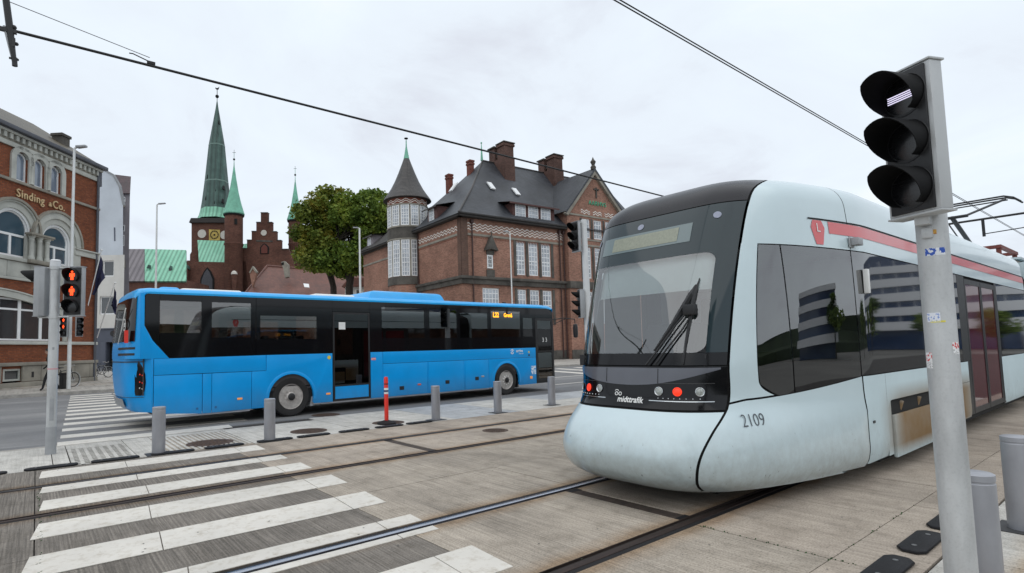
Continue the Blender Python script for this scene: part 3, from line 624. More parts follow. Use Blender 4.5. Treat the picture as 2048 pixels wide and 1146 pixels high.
# street lamps
m_lampc = mat('lamp_pole', (0.66, 0.67, 0.66), 0.5, 0.2, var=0.06)
def lamp(loc, h, label, armdir, armlen=0.9, r=0.085, headl=0.7):
    t = thing('street_lamp', label, 'street lamp', loc, group='tall slim street lamps')
    MB().cyl((0, 0, 0), (0, 0, h), r, r*0.62, n=12).build('post', m_lampc, t, smooth=True)
    ax, ay = armdir.x*armlen, armdir.y*armlen; hx, hy = armdir.x*(armlen+headl), armdir.y*(armlen+headl)
    MB().tube([(0, 0, h-0.05), (ax*0.15, ay*0.15, h+0.02), (ax, ay, h+0.06)], 0.045, 8).build('arm', m_lampc, t, smooth=True)
    n = Vector((-armdir.y, armdir.x, 0))*0.13; z = h+0.03
    MB().plate([(ax-n.x, ay-n.y, z), (ax+n.x, ay+n.y, z), (hx+n.x*0.7, hy+n.y*0.7, z+0.03), (hx-n.x*0.7, hy-n.y*0.7, z+0.03)], (0, 0, 1), 0.09).build('lamp_head', m_galvd, t, bevel=0.02)
    return t
lamp((1.15, 29.6, 0.1), 10.75, 'tall street lamp carrying a red pedestrian signal in front of the arched brick building', RT, 0.12, headl=0.42, r=0.085)
signal_head('pedestrian_signal', 'small far pedestrian signal with two red men on the lamp post by the brick building', 'traffic light', (1.15-0.32*FW.x-0.05*rx, 29.6-0.32*FW.y-0.05*ry, 3.26), vr, lens_r=0.1, w_=0.30, pitch=0.283, men=(0, 1), vis=0.12)
signal_head('traffic_signal', 'small far traffic signal with black hoods, right of the far red pedestrian signal', 'traffic light', (1.15+0.42*rx, 29.6+0.42*ry, 3.24), vr+R(50), lens_r=0.1, w_=0.28, pitch=0.27, vis=0.22)
p = at(310, 700, 45); lamp((p.x, p.y, 0), 13.9, 'street lamp rising behind the rear of the bus, arm pointing right', RT, 0.15, headl=0.55, r=0.1)
p = at(722, 690, 50); lamp((p.x, p.y, 0), 12.6, 'white street lamp in front of the tree, arm pointing left', -RT, 0.1, headl=0.5, r=0.13)
p = at(1027, 690, 40); lamp((p.x, p.y, 0), 9.8, 'thin street lamp in front of the red brick building with the turret', -RT, 0.1, headl=0.35, r=0.06)
# overhead wires
m_wire = mat('wire_black', (0.01, 0.01, 0.011), 0.6, var=0)
def wire(pts, r, label, sag=0.0):
    a, b = Vector(pts[0]), Vector(pts[1])
    MB().cyl(a, b, r, n=10).build('overhead_wire', m_wire, None, label, 'wire', 'overhead tram wires', world=True, loc=tuple(a), smooth=True)
wire([(-6, 7.45, 5.05), (60, 7.45, 5.06)], 0.016, 'thick contact wire crossing the sky above the bus')
wire([(-1.5, 7.47, 5.56), (1.03, 7.45, 5.15)], 0.004, 'thin stay wire at top left, running down to the contact wire clamp')
wire([(-6, 3.342, 5.1), (60, 3.342, 5.1)], 0.0075, 'left strand of the double contact wire above the tram')
wire([(-6, 3.378, 5.1), (60, 3.378, 5.1)], 0.0075, 'right strand of the double contact wire above the tram')
t = thing('wire_clamp', 'small black clamp on the contact wire at top left', 'clamp', (1.03, 7.45, 5.07))
MB().box(-0.03, 0.06, -0.012, 0.012, 0.0, 0.035).build('clamp_body', m_wire, t); MB().tube([(-0.01, 0, 0.03), (-0.18, 0, 0.075), (-0.22, 0, 0.07)], 0.007, 6).build('clamp_arm', m_wire, t)
t = thing('wire_insulator', 'black insulator arm hanging from above at the top left corner', 'insulator', (-0.31, 7.45, 4.66))
MB().tube([(-0.06, -0.02, 0.86), (0.0, 0, 0.4), (0.02, 0.0, 0.22), (0.045, 0, 0.06)], [0.032, 0.034, 0.03, 0.022], 10).build('insulator_rod', m_blk, t, smooth=True)
MB().tube([(-0.05, 0.0, 0.42), (0.0, 0.0, 0.2), (0.04, 0, 0.03)], 0.012, 8).build('stay_rod', m_galvd, t, smooth=True)
MB().cyl((0.045, 0, 0.09), (0.05, 0, 0.03), 0.03, 0.024, n=12).cyl((0.05, 0, 0.03), (0.052, 0, 0.0), 0.026, n=12).box(0.0, 0.085, -0.012, 0.012, 0.07, 0.085).build('end_fitting', m_blk, t)
MB().box(-0.1, 0.06, -0.02, 0.02, 0.36, 0.40).box(0.02, 0.05, -0.03, 0.03, 0.2, 0.3).ball((0.035, 0, 0.43), 0.025, 8).ball((0.06, 0, 0.25), 0.02, 8).build('clamps', m_blk, t)
# ---------------------------------------------------------------- blue bus
def dirty_paint(name, col, rough=0.3, coat=0.08, var=0.08, dirt=(0.2, 0.17, 0.14), z0=0.25, z1=0.75, amt=0.35):
    m, t, p = nodes_of(name); p.inputs['Roughness'].default_value = rough; p.inputs['Coat Weight'].default_value = coat; p.inputs['Coat Roughness'].default_value = 0.06
    n = add_noise(t, 1.2, 6); r = ramp(t, n.outputs['Fac'], [(0.3, tuple(c*(1-var) for c in col)), (0.7, tuple(min(1, c*(1+var)) for c in col))])
    tcn = t.nodes.new('ShaderNodeTexCoord'); s = t.nodes.new('ShaderNodeSeparateXYZ'); t.links.new(tcn.outputs['Object'], s.inputs[0])
    mr = t.nodes.new('ShaderNodeMapRange'); t.links.new(s.outputs[2], mr.inputs[0]); mr.inputs[1].default_value = z1; mr.inputs[2].default_value = z0
    n2 = add_noise(t, 7, 8, stretch=(1, 1, 0.35)); ml = t.nodes.new('ShaderNodeMath'); ml.operation = 'MULTIPLY'; t.links.new(mr.outputs[0], ml.inputs[0]); t.links.new(n2.outputs['Fac'], ml.inputs[1])
    m2 = t.nodes.new('ShaderNodeMath'); m2.operation = 'MULTIPLY'; t.links.new(ml.outputs[0], m2.inputs[0]); m2.inputs[1].default_value = amt*2
    mxn = t.nodes.new('ShaderNodeMix'); mxn.data_type = 'RGBA'; t.links.new(m2.outputs[0], mxn.inputs[0]); t.links.new(r.outputs[0], mxn.inputs[6]); mxn.inputs[7].default_value = (*dirt, 1)
    t.links.new(mxn.outputs[2], p.inputs['Base Color']); p.inputs['Specular IOR Level'].default_value = 0.3
    MATS[name] = m; return m
m_blue = dirty_paint('bus_blue_paint', (0.0, 0.305, 0.74), dirt=(0.10, 0.14, 0.2), amt=0.28)
m_bluel = mat('bus_roof_blue', (0.005, 0.37, 0.80), 0.35, coat=0.4, var=0.06)
m_gls = mat('black_glass', (0.006, 0.006, 0.007), 0.06, var=0, ior=1.45, spec=0.4)
m_pane = clear_glass('tinted_clear_glass', (0.66, 0.64, 0.61), 2.2)
m_doorgl = clear_glass('dark_door_glass', (0.10, 0.095, 0.09), 1.8)
m_bint = mat('bus_interior', (0.045, 0.04, 0.04), 0.8, var=0.3)
m_tyre = mat('tyre_rubber', (0.013, 0.012, 0.012), 0.75, var=0.3, scale=12)
m_rim = mat('dusty_rim', (0.44, 0.41, 0.385), 0.5, 0.4, var=0.25, scale=10)
bus = thing('city_bus', 'blue single-deck bus with black window band and an orange destination display', 'bus', (4.75, 12.62, 0), R(1.9))
BW = 2.45
X0, X1 = -2.9, 9.2                                    # ends of the straight sides
def arch(xc, zc, r, n=14, a0=0, a1=PI): return [(xc+r*math.cos(a0+(a1-a0)*i/n), zc+r*math.sin(a0+(a1-a0)*i/n)) for i in range(n+1)]
ZS = 0.26; ZW = 1.44
gap = 0.008
def side_panels(y, sgn, near):
    th = (y, y+0.03*sgn); w0, w1 = min(th), max(th)
    def pan(poly, nm='side_panel'): return MB().prism(poly, w0, w1).build(nm, m_blue, bus, bevel=0.004)
    RA = 0.545
    z_a = 0.44
    # rear upright with slanted corner
    pan([(X0, 0.36), (-2.87, 0.34), (-2.87, 1.425), (-2.585, 1.425), (-2.885, 1.79), (-3.03, 2.08), (-3.06, 2.72), (-3.0, 2.76), (X0-0.17, 2.76), (X0-0.17, 0.36)] if False else
        [(-2.915, 0.36), (-2.875, 0.34), (-2.875, 1.43), (-2.915, 1.43)], 'corner_post')
    pan([(-2.87, 1.425), (-2.59, 1.425), (-2.895, 1.79), (-3.045, 2.09), (-3.045, 2.70), (-3.0, 2.745), (-3.12, 2.745), (-3.12, 1.425)], 'slanted_panel')
    pan([(-2.865, 0.33), (-1.955, 0.25), (-1.955, 1.08), (-2.865, 1.085)], 'engine_door')
    pan([(-2.865, 1.093), (-0.6, 1.088), (-0.6, 1.435), (-2.865, 1.42)], 'upper_panel')
    pan([(-1.945, 0.25), (-1.765, 0.25), (-1.765, 1.08), (-1.945, 1.08)], 'narrow_panel')
    pan([(-1.757, 0.25), (-0.925, 0.26), (-0.925, 1.08), (-1.757, 1.08)], 'luggage_door')
    ap = [(x, z) for x, z in arch(0, z_a, RA) if z > ZS]
    pan([(-0.917, 0.26), (-0.53, 0.26)]+[(-RA*0.95, 0.30)]+list(reversed(ap))+[(RA*0.95, 0.30), (0.56, 0.26), (1.04, 0.26), (1.04, 1.435), (-0.592, 1.435), (-0.592, 1.08), (-0.917, 1.08)], 'wheel_arch_panel')
    if near:
        pass
    else:
        pan([(1.05, 0.26), (2.1, 0.26), (2.1, 1.435), (1.05, 1.435)])
    pan([(2.11, 0.26), (2.47, 0.26), (2.47, 1.435), (2.11, 1.435)], 'narrow_panel')
    pan([(2.478, 1.13), (8.30, 1.13), (8.30, 1.435), (2.478, 1.435)], 'upper_panel')
    for a, b in ((2.478, 3.9), (3.95, 5.22), (5.27, 6.2)): pan([(a, 0.262), (b, 0.264), (b, 1.122), (a, 1.122)], 'luggage_door')
    for a, b in ((3.908, 3.942), (5.228, 5.262)): pan([(a, 0.262), (b, 0.262), (b, 1.122), (a, 1.122)], 'narrow_panel')
    xf = 6.96
    ap = [(x, z) for x, z in arch(xf, z_a, RA) if z > 0.28]
    pan([(6.208, 0.265), (xf-0.54, 0.265), (xf-RA*0.97, 0.30)]+list(reversed(ap))+[(xf+RA*0.97, 0.30), (xf+0.56, 0.265), (8.30, 0.27), (8.30, 1.122), (6.208, 1.122)], 'wheel_arch_panel')
    if not near: pan([(8.31, 0.27), (9.2, 0.3), (9.2, 1.435), (8.31, 1.435)])
    for xc in (0, xf):                                # wheel arch lips
        rows = []
        for k in range(19):
            a = R(-8)+R(196)*k/18; c, s = math.cos(a), math.sin(a)
            rows.append([(xc+q*c, y+o*sgn, z_a+q*s) for q, o in ((RA-0.005, 0.05), (RA-0.004, -0.012), (RA+0.045, -0.012), (RA+0.07, 0.002))])
        MB().grid(rows).build('arch_lip', m_blue, bus, smooth=True)
side_panels(0.0, 1, True); side_panels(BW, -1, False)
# black window band with real openings
wins = [(-2.77, -1.98, 1.94, 2.60), (-1.77, -0.94, 1.84, 2.60), (-0.73, 0.63, 1.79, 2.33)]
wins2 = [(2.46, 3.83, 1.79, 2.61), (4.01, 4.99, 1.78, 2.62), (5.12, 6.2, 1.78, 2.52), (6.36, 7.62, 1.80, 2.60), (7.75, 8.18, 1.8, 2.4)]
def band(y, out):
    # panels of black glass; a pane of clear glass in every opening
    def strip(x0, x1, z0, z1, ws, name='window_band', poly=None):
        mb = MB(); ya, yb = sorted((y, y+0.02*out))
        xs = sorted({x0, x1, *[v for w_ in ws for v in w_[:2]]}); zs = sorted({z0, z1, *[v for w_ in ws for v in w_[2:]]})
        for i in range(len(xs)-1):
            for j in range(len(zs)-1):
                cx, c_ = (xs[i]+xs[i+1])/2, (zs[j]+zs[j+1])/2
                if any(w_[0] < cx < w_[1] and w_[2] < c_ < w_[3] for w_ in ws): continue
                mb.box(xs[i], xs[i+1], ya, yb, zs[j], zs[j+1])
        o = mb.build(name, m_gls, bus)
        for w_ in ws: MB().box(w_[0], w_[1], y+0.006*out-0.002, y+0.006*out+0.002, w_[2], w_[3]).build('pane', m_pane, o)
    MB().prism([(-2.59, 1.445), (-2.59, 2.745), (-3.0, 2.74), (-3.04, 2.70), (-3.04, 2.09), (-2.89, 1.79)], *sorted((y, y+0.02*out))).build('window_band', m_gls, bus) if False else None
    # slanted rear part built round the first window
    ya, yb = sorted((y, y+0.02*out))
    mb = MB(); mb.prism([(-2.585, 1.44), (-2.77, 1.67), (-2.77, 1.94), (-1.98, 1.94), (-1.98, 1.44)], ya, yb)
    mb.prism([(-2.775, 1.68), (-2.89, 1.80), (-3.035, 2.10), (-3.035, 2.69), (-2.99, 2.735), (-2.775, 2.735)], ya, yb)
    mb.box(-2.77, -1.98, ya, yb, 2.602, 2.735)
    o = mb.build('window_band', m_gls, bus)
    w_ = wins[0]; MB().box(w_[0], w_[1], y+0.006*out-0.002, y+0.006*out+0.002, w_[2], w_[3]).build('pane', m_pane, o)
    strip(-1.978, -0.83, ZW, 2.735, wins[1:2]); strip(-0.822, 1.045, ZW, 2.735, wins[2:3])
    if y == 0: MB().box(1.05, 2.1, ya, yb, 2.46, 2.735).build('window_band', m_gls, bus)
    else: strip(1.05, 2.1, ZW, 2.735, [(1.15, 2.0, 1.8, 2.6)])
    strip(2.105, 3.92, ZW, 2.735, wins2[0:1]); strip(3.926, 5.05, ZW, 2.735, wins2[1:2]); strip(5.056, 6.28, ZW, 2.735, wins2[2:3])
    strip(6.286, 7.68, ZW, 2.735, wins2[3:4]); strip(7.686, 8.30, ZW, 2.735, wins2[4:5])
    if y == 0: MB().prism([(8.305, 2.40), (9.19, 2.40), (9.19, 2.60), (9.02, 2.70), (8.9, 2.735), (8.305, 2.735)], ya, yb).build('window_band', m_gls, bus)
    else: strip(8.305, 9.15, ZW, 2.735, [(8.4, 9.05, 1.6, 2.45)])
band(0.0, 1); band(BW, -1)
# roof: rounded shell
def roof_rows():
    rows = []
    for x, dz, dy in ((-3.22, -0.18, 0.25), (-3.18, -0.07, 0.1), (-3.10, -0.02, 0.03), (-2.95, 0, 0), (2, 0.0, 0), (8.6, 0, 0), (9.05, -0.015, 0.02), (9.28, -0.07, 0.08), (9.38, -0.17, 0.25)):
        row = []
        for y_, z in ((0.0, 2.735), (-0.004, 2.775), (0.03, 2.825), (0.12, 2.86), (0.4, 2.885), (1.225, 2.90), (2.05, 2.885), (2.33, 2.86), (2.42, 2.825), (2.454, 2.775), (2.45, 2.735)):
            yy = 1.225+(y_-1.225)*(1-dy/1.225)
            row.append((x, yy, 2.735+(z-2.735)*1.0+dz*(1 if z > 2.74 else 1)))
        rows.append(row)
    return rows
MB().grid(roof_rows()).build('roof', m_bluel, bus, smooth=True)
# rear and front: rounded shells
def end_shell(prof, xs_side, sgn, name, m, smin=-1.0, smax=1.0, off=0.0, pw=5, n=22, z0=None, z1=None):
    rows = []
    for z, xe in prof:
        if z0 is not None and (z < z0-1e-6 or z > z1+1e-6): continue
        row = []
        for i in range(n+1):
            s = smin+(smax-smin)*i/n
            s = math.copysign(abs(s)**0.8, s) if smax == 1.0 else s
            x = xe+(xs_side-xe)*abs(s)**pw
            row.append((x+off*sgn, BW/2+s*(BW/2+0.002)*(1), z))
        rows.append(row)
    return MB().grid(rows).build(name, m, bus, smooth=True)
rp_ = [(0.36, -3.16), (0.42, -3.24), (0.7, -3.31), (1.0, -3.35), (1.25, -3.36), (1.43, -3.36)]
end_shell(rp_, -2.90, -1, 'rear_body', m_blue)
rp2 = [(1.43, -3.36), (1.6, -3.36), (1.85, -3.34), (2.1, -3.31), (2.4, -3.28), (2.6, -3.26), (2.735, -3.22)]
end_shell(rp2, -3.115, -1, 'rear_upper_body', m_blue)
rwin = end_shell([(1.78, -3.35), (2.0, -3.325), (2.2, -3.305), (2.45, -3.285), (2.66, -3.255)], -3.115, -1, 'rear_window', m_gls, -0.93, 0.93, 0.012)
for z in (1.50, 1.62): end_shell([(z, -3.36), (z+0.045, -3.36)], -3.1, -1, 'vent_slot', m_blk, -0.93, -0.25, 0.01)
end_shell([(0.44, -3.27), (0.62, -3.32)], -2.95, -1, 'number_plate_recess', m_galvd, -0.5, 0.5, 0.01)
for z0_, z1_ in ((1.36, 1.38), (0.66, 0.67)): end_shell([(z0_, -3.36), (z1_, -3.36)], -2.95, -1, 'panel_gap', m_blk, -0.96, 0.96, 0.006)
M4 = frame((-3.335, 0.62, 2.12), (0, -1, 0), (0, 0, 1), (-1, 0, 0))
rg_ = MB(); rg_.T = frame((-3.325, 0.45, 2.12), (0, -1, 0), (0, 0, 1), (-1, 0, 0)); rg_.lathe([(0.10, 0.0), (0.13, 0.002), (0.13, 0.006), (0.10, 0.006)], n=24, cap=False)
rg_.build('speed_disc', m_white, rwin); text('speed_number', '80', 0.13, frame((-3.328, 0.45, 2.075), (0, -1, 0), (0, 0, 1), (-1, 0, 0)), m_white, rwin)
MB().tube([(-3.37, 0.9, 1.75), (-3.36, 0.6, 2.0), (-3.33, 0.3, 2.45)], 0.01, 6).build('rear_wiper', m_white, bus)
MB().box(-3.36, -3.30, 0.16, 0.24, 1.75, 2.0).build('brake_light', m_red, bus)
# tail lamp wrapping the corner
for (y, sgn) in ((0.0, -1), (BW, 1)):
    rows = []
    P = [(0.70, -3.06, -3.15), (0.78, -3.01, -3.16), (0.95, -2.99, -3.16), (1.12, -3.0, -3.165), (1.30, -3.06, -3.165), (1.44, -3.14, -3.16)]
    for z, xa, xb in P:
        row = []
        for i in range(6):
            x = xa+(xb-xa)*i/5
            xe = -3.33; s = ((x-xe)/(-2.90-xe)); s = max(0.02, s)**(1/5)
            row.append((x-0.008, BW/2+sgn*(s*BW/2+0.007), z))
        rows.append(row)
    tl = MB().grid(rows).build('tail_lamp', m_gls, bus, smooth=True)
    for z, m_ in ((1.10, mat('tail_red', (0.5, 0.02, 0.01), 0.3, var=0, emit=((1, 0.05, 0.02), 0.5))), (0.95, MATS['tail_red']), (0.83, m_white)):
        mb = MB()
        for i in range(2):
            x = -3.05-0.04*i; xe = -3.33; s = ((x-xe)/(-2.90-xe))**(1/5)
            yb = BW/2+sgn*(s*BW/2+0.012); mb.box(x-0.012, x+0.012, yb-0.006, yb+0.006, z-0.012+0.018*i, z+0.012+0.018*i)
        mb.build('lamp_cell', m_, tl)
fp_ = [(0.30, 9.36), (0.4, 9.44), (0.8, 9.47), (1.2, 9.47), (1.43, 9.46)]
end_shell(fp_, 9.19, 1, 'front_body', m_blue)
end_shell([(1.435, 9.46), (1.8, 9.45), (2.2, 9.42), (2.5, 9.38), (2.735, 9.30)], 9.19, 1, 'front_corner', m_bluel)
end_shell([(1.3, 9.47), (1.8, 9.452), (2.2, 9.422), (2.5, 9.382), (2.66, 9.33)], 9.24, 1, 'windscreen', m_gls, -0.9, 0.9, 0.012)
# doors
dr = MB().box(1.055, 1.10, -0.003, 0.03, 0.27, 2.45).box(2.05, 2.095, -0.003, 0.03, 0.27, 2.45).box(1.10, 2.05, -0.003, 0.03, 2.40, 2.45).box(1.10, 2.05, -0.003, 0.03, 0.62, 0.66).box(1.10, 2.05, -0.003, 0.03, 0.27, 0.31).build('middle_door', m_blk, bus)
MB().box(1.10, 2.05, 0.008, 0.012, 0.66, 2.40).build('door_glass', m_doorgl, dr)
MB().box(1.11, 2.04, 0.0, 0.02, 0.315, 0.615).build('door_kick_panel', m_blue, dr)
MB().box(1.22, 1.40, 0.004, 0.007, 2.02, 2.2).build('paper_notice', m_white, dr)
MB().tube([(1.5, 0.1, 0.7), (1.62, 0.1, 1.9)], 0.014, 6).build('grab_rail', m_galvd, dr)
MB().box(1.055, 2.095, 0.02, 0.03, 2.46, 2.735).build('door_header', m_gls, dr)
fd = MB().box(8.31, 8.42, -0.006, 0.03, 0.34, 2.40).box(9.10, 9.19, -0.006, 0.03, 0.34, 2.40).box(8.42, 9.10, -0.006, 0.03, 2.32, 2.40).box(8.42, 9.10, -0.006, 0.03, 0.34, 0.42).box(8.42, 9.10, -0.004, 0.03, 1.30, 1.33).build('front_door', m_blk, bus)
MB().box(8.42, 9.10, 0.008, 0.012, 0.42, 2.32).build('door_glass', m_pane, fd)
text('door_number', '3 3', 0.2, frame((8.76, 0.004, 1.62), (1, 0, 0), (0, 0, 1), (0, -1, 0)), m_white, fd)
MB().tube([(8.5, 0.12, 0.85), (8.98, 0.12, 1.45)], 0.012, 6).build('grab_rail', m_white, fd)
MB().box(8.32, 9.18, 0.02, 0.4, 0.27, 0.34).build('step', m_blk, bus)
# floor, interior, underbody
MB().box(-2.9, 9.2, 0.05, BW-0.05, 0.60, 0.66).box(-2.88, 8.3, 0.035, BW-0.035, 0.9, 1.42).build('interior_floor', m_bint, bus) if False else MB().box(-2.9, 9.2, 0.05, BW-0.05, 0.62, 0.68).build('interior_floor', m_bint, bus)
MB().box(-2.85, 0.7, 0.06, BW-0.06, 0.30, 0.61).box(0.7, 6.2, 0.06, BW-0.06, 0.26, 0.61).box(7.7, 9.1, 0.1, BW-0.1, 0.3, 0.6).build('underbody', mat('underbody_black', (0.01, 0.01, 0.01), 0.9), bus)
MB().box(-2.9, 9.2, 0.05, BW-0.05, 2.70, 2.72).box(-3.05, -3.03, 0.06, BW-0.06, 0.7, 2.7).box(-2.87, 1.0, 0.034, 0.05, 0.7, 1.7).box(2.12, 8.25, 0.034, 0.05, 0.7, 1.65).box(-2.87, 9.1, BW-0.05, BW-0.034, 0.7, 1.5).build('interior_lining', m_bint, bus)
m_seat = mat('seat_fabric', (0.035, 0.04, 0.07), 0.9, var=0.5, scale=12); m_seaty = mat('pale_headrest', (0.28, 0.25, 0.12), 0.8)
def seat(x, y, m=m_seat, zb=1.0):
    MB().box(x, x+0.42, y, y+0.44, zb, zb+0.1).prism([(x-0.02, zb+0.05), (x+0.10, zb+0.05), (x+0.0, zb+0.88), (x-0.1, zb+0.86)], y, y+0.44).build('seat', m, bus, bevel=0.02)
for x in (-2.2, -1.35, -0.5, 0.35, 2.75, 3.55, 4.35, 5.15, 5.95):
    for y in (0.12, 1.86): seat(x, y, m_seaty if (x, y) in ((2.75, 0.12),) else m_seat)
seat(7.7, 1.7, m_seat, 0.95)
# wheels
def wheel(x, y, sgn, cover):
    tz = 0.455
    def fr(): return frame((x, y, tz), (1, 0, 0), (0, 0, 1), (0, sgn, 0))
    mb = MB(fr()); mb.lathe([(0.30, -0.27), (0.43, -0.27), (0.453, -0.235), (0.455, -0.03), (0.43, 0.0), (0.32, 0.004), (0.295, -0.012), (0.29, -0.05)], n=40)
    ty = mb.build('wheel', m_tyre, bus, smooth=True)
    mb = MB(fr()); mb.lathe([(0.293, -0.01), (0.285, 0.004), (0.275, -0.004), (0.262, -0.045), (0.245, -0.06), (0.16, -0.03), (0.115, -0.012), (0.10, 0.01), (0.085, 0.02), (0.001, 0.022)], n=36)
    rim = mb.build('rim', m_rim, ty, smooth=True)
    mb = MB(fr())
    for k in range(10):
        a = 2*PI*k/10; mb.cyl((0.205*math.cos(a), 0.205*math.sin(a), -0.048), (0.205*math.cos(a), 0.205*math.sin(a), -0.038), 0.034 if cover else 0.026, n=10)
    mb.build('hand_holes', m_blk, rim)
    mb = MB(fr()); mb.lathe([(0.085, 0.0), (0.085, 0.03), (0.07, 0.04), (0.001, 0.042)], n=20); mb.build('hub', m_blk if cover else m_tyre, rim, smooth=True)
    mb = MB(fr())
    for k in range(10):
        a = 2*PI*(k+0.5)/10; mb.cyl((0.14*math.cos(a), 0.14*math.sin(a), -0.02), (0.14*math.cos(a), 0.14*math.sin(a), 0.015), 0.014, n=6)
    mb.build('wheel_nuts', m_white if not cover else m_rim, rim)
for x in (0, 6.96):
    wheel(x, 0.03, -1, x == 0); wheel(x, BW-0.03, 1, x == 0)
    MB().cyl((x, 0.1, 0.45), (x, BW-0.1, 0.45), 0.08, n=10).build('axle', m_blk, bus)
    rows = [[(x+0.56*math.cos(a), yy, 0.44+0.56*math.sin(a)) for a in [R(-5)+R(190)*k/12 for k in range(13)]] for yy in (0.034, 0.6)]
    MB().grid(rows).build('wheel_housing', m_blk, bus)
    MB().prism([(x+0.47, 0.2), (x+0.55, 0.2), (x+0.55, 0.42), (x+0.51, 0.42)], 0.05, 0.35).build('mud_flap', m_galvd if x == 0 else m_blk, bus)
# pale skirt trim
MB().box(0.75, 6.2, 0.03, 0.06, 0.225, 0.262).box(-2.85, -0.95, 0.03, 0.06, 0.215, 0.25).build('skirt_trim', mat('trim_grey', (0.4, 0.4, 0.42), 0.5), bus)
# roof equipment
def pod(name, x0, x1, y0, y1, z0, z1, m, inset=0.12):
    rows = []
    for z, i in ((z0, 0), (z0+(z1-z0)*0.55, inset*0.35), (z0+(z1-z0)*0.88, inset*0.7), (z1, inset*1.3)):
        rows.append([(x0+i*1.6, y0+i, z), (x1-i*1.2, y0+i, z), (x1-i*1.2, y1-i, z), (x0+i*1.6, y1-i, z)])
    mb = MB().grid(rows, closed=True); mb.quad(*rows[-1]); return mb.build(name, m, bus, bevel=0.02)
pod('air_conditioner', 2.2, 4.75, 0.22, 2.2, 2.84, 3.08, m_bluel)
mb = MB()
for x in (2.95, 3.5, 4.05): mb.box(x, x+0.08, 0.27, 0.31, 2.94, 2.975)
mb.build('cover_latch', m_blue, bus)
pod('roof_hatch', -2.3, -0.95, 0.5, 1.9, 2.85, 2.935, m_white, 0.05); pod('roof_hatch', 0.75, 1.95, 0.45, 1.9, 2.85, 2.945, m_white, 0.05); pod('roof_vent', -2.75, -2.3, 0.35, 2.0, 2.84, 2.93, m_bluel, 0.06)
MB().box(7.2, 7.3, 0.3, 0.36, 2.86, 2.92).build('antenna', m_blk, bus)
# display, lettering, lamps, stickers
m_led = mat('orange_led', (0.6, 0.2, 0.0), 0.4, var=0, emit=((1.0, 0.42, 0.02), 2.2))
dsp = MB().box(6.38, 7.45, 0.03, 0.06, 2.32, 2.62).build('destination_display', m_blk, bus)
text('destination_text', 'L22', 0.21, frame((6.56, -0.006, 2.41), (1, 0, 0), (0, 0, 1), (0, -1, 0)), m_led, dsp, xs=0.8, ext=0.001, offset=0.005)
text('destination_text', 'Grenå', 0.17, frame((7.08, -0.006, 2.42), (1, 0, 0), (0, 0, 1), (0, -1, 0)), m_led, dsp, xs=0.85, ext=0.001, offset=0.004)
text('operator_lettering', 'arriva', 0.13, frame((7.55, -0.002, 1.31), (1, 0, 0), (0, 0, 1), (0, -1, 0)), m_white, bus, ext=0.001, offset=0.003)
text('operator_lettering', 'Danmark', 0.055, frame((7.62, -0.002, 1.245), (1, 0, 0), (0, 0, 1), (0, -1, 0)), m_white, bus, ext=0.001)
q = MB(); q.T = frame((7.22, -0.002, 1.33), (1, 0, 0), (0, 0, 1), (0, -1, 0))
for a0_, a1_ in ((20, 160), (200, 340)):
    q.grid([[(r_*math.cos(R(a)), r_*math.sin(R(a)), 0.001) for a in range(a0_, a1_+1, 10)] for r_ in (0.055, 0.08)])
q.tube([(-0.03, -0.03, 0.001), (0.03, 0.03, 0.001)], 0.012, 6).build('operator_emblem', m_white, bus)
m_amber = mat('amber_lamp', (0.75, 0.28, 0.06), 0.3, var=0.1, emit=((1, 0.4, 0.1), 0.25))
for x, z, m_ in ((-1.18, 0.50, m_amber), (0.92, 0.46, m_amber), (3.62, 0.52, mat('side_lamp_red', (0.6, 0.12, 0.08), 0.3)), (5.95, 0.62, m_rim), (8.05, 0.46, m_amber), (8.05, 0.5, m_amber)):
    MB().box(x-0.055, x+0.055, -0.012, 0.004, z-0.022, z+0.022).build('side_lamp', m_, bus, bevel=0.008)
for x, z in ((3.05, 0.46), (4.6, 0.53), (5.72, 0.57)): MB().box(x-0.07, x+0.07, -0.004, 0.004, z-0.05, z+0.05).build('door_latch', m_blk, bus, bevel=0.01)
for x in (-2.05, -1.68): MB().cyl((x, -0.004, 0.36), (x, 0.004, 0.36), 0.025, n=10).build('latch', mat('latch_blue', (0.02, 0.12, 0.3), 0.5), bus)
MB().cyl((0.95, -0.003, 1.335), (0.95, 0.003, 1.335), 0.045, n=14).build('yellow_button', mat('yellow_badge', (0.7, 0.55, 0.05), 0.5), bus)
MB().box(2.13, 2.26, -0.003, 0.002, 1.23, 1.29).build('red_sticker', m_red, bus); MB().box(2.13, 2.26, -0.0045, 0.0, 1.25, 1.268).build('sticker_band', m_white, bus)
MB().cyl((7.98, -0.003, 1.30), (7.98, 0.003, 1.30), 0.035, n=12).build('yellow_button', MATS['yellow_badge'], bus)
MB().cyl((7.98, -0.003, 1.2), (7.98, 0.003, 1.2), 0.035, n=12).build('black_socket', m_blk, bus)
MB().box(8.06, 8.28, -0.003, 0.0, 0.58, 0.85).build('access_sticker', sticker_mat('access_sticker', (0.05, 0.3, 0.65), (0.75, 0.8, 0.85), 22, 0.52), bus)
# mirror on its arm
MB().tube([(9.25, 0.1, 2.36), (9.6, -0.1, 2.42), (10.1, -0.2, 2.38), (10.12, -0.2, 2.25)], 0.018, 8).tube([(9.3, 0.1, 2.2), (9.7, -0.12, 2.39)], 0.012, 6).build('mirror_arm', m_blk, bus)
MB().lathe([(0.02, -0.26), (0.07, -0.24), (0.085, -0.1), (0.085, 0.1), (0.07, 0.2), (0.02, 0.22)], (10.13, -0.2, 2.0), 14).build('wing_mirror', m_blk, bus, smooth=True)
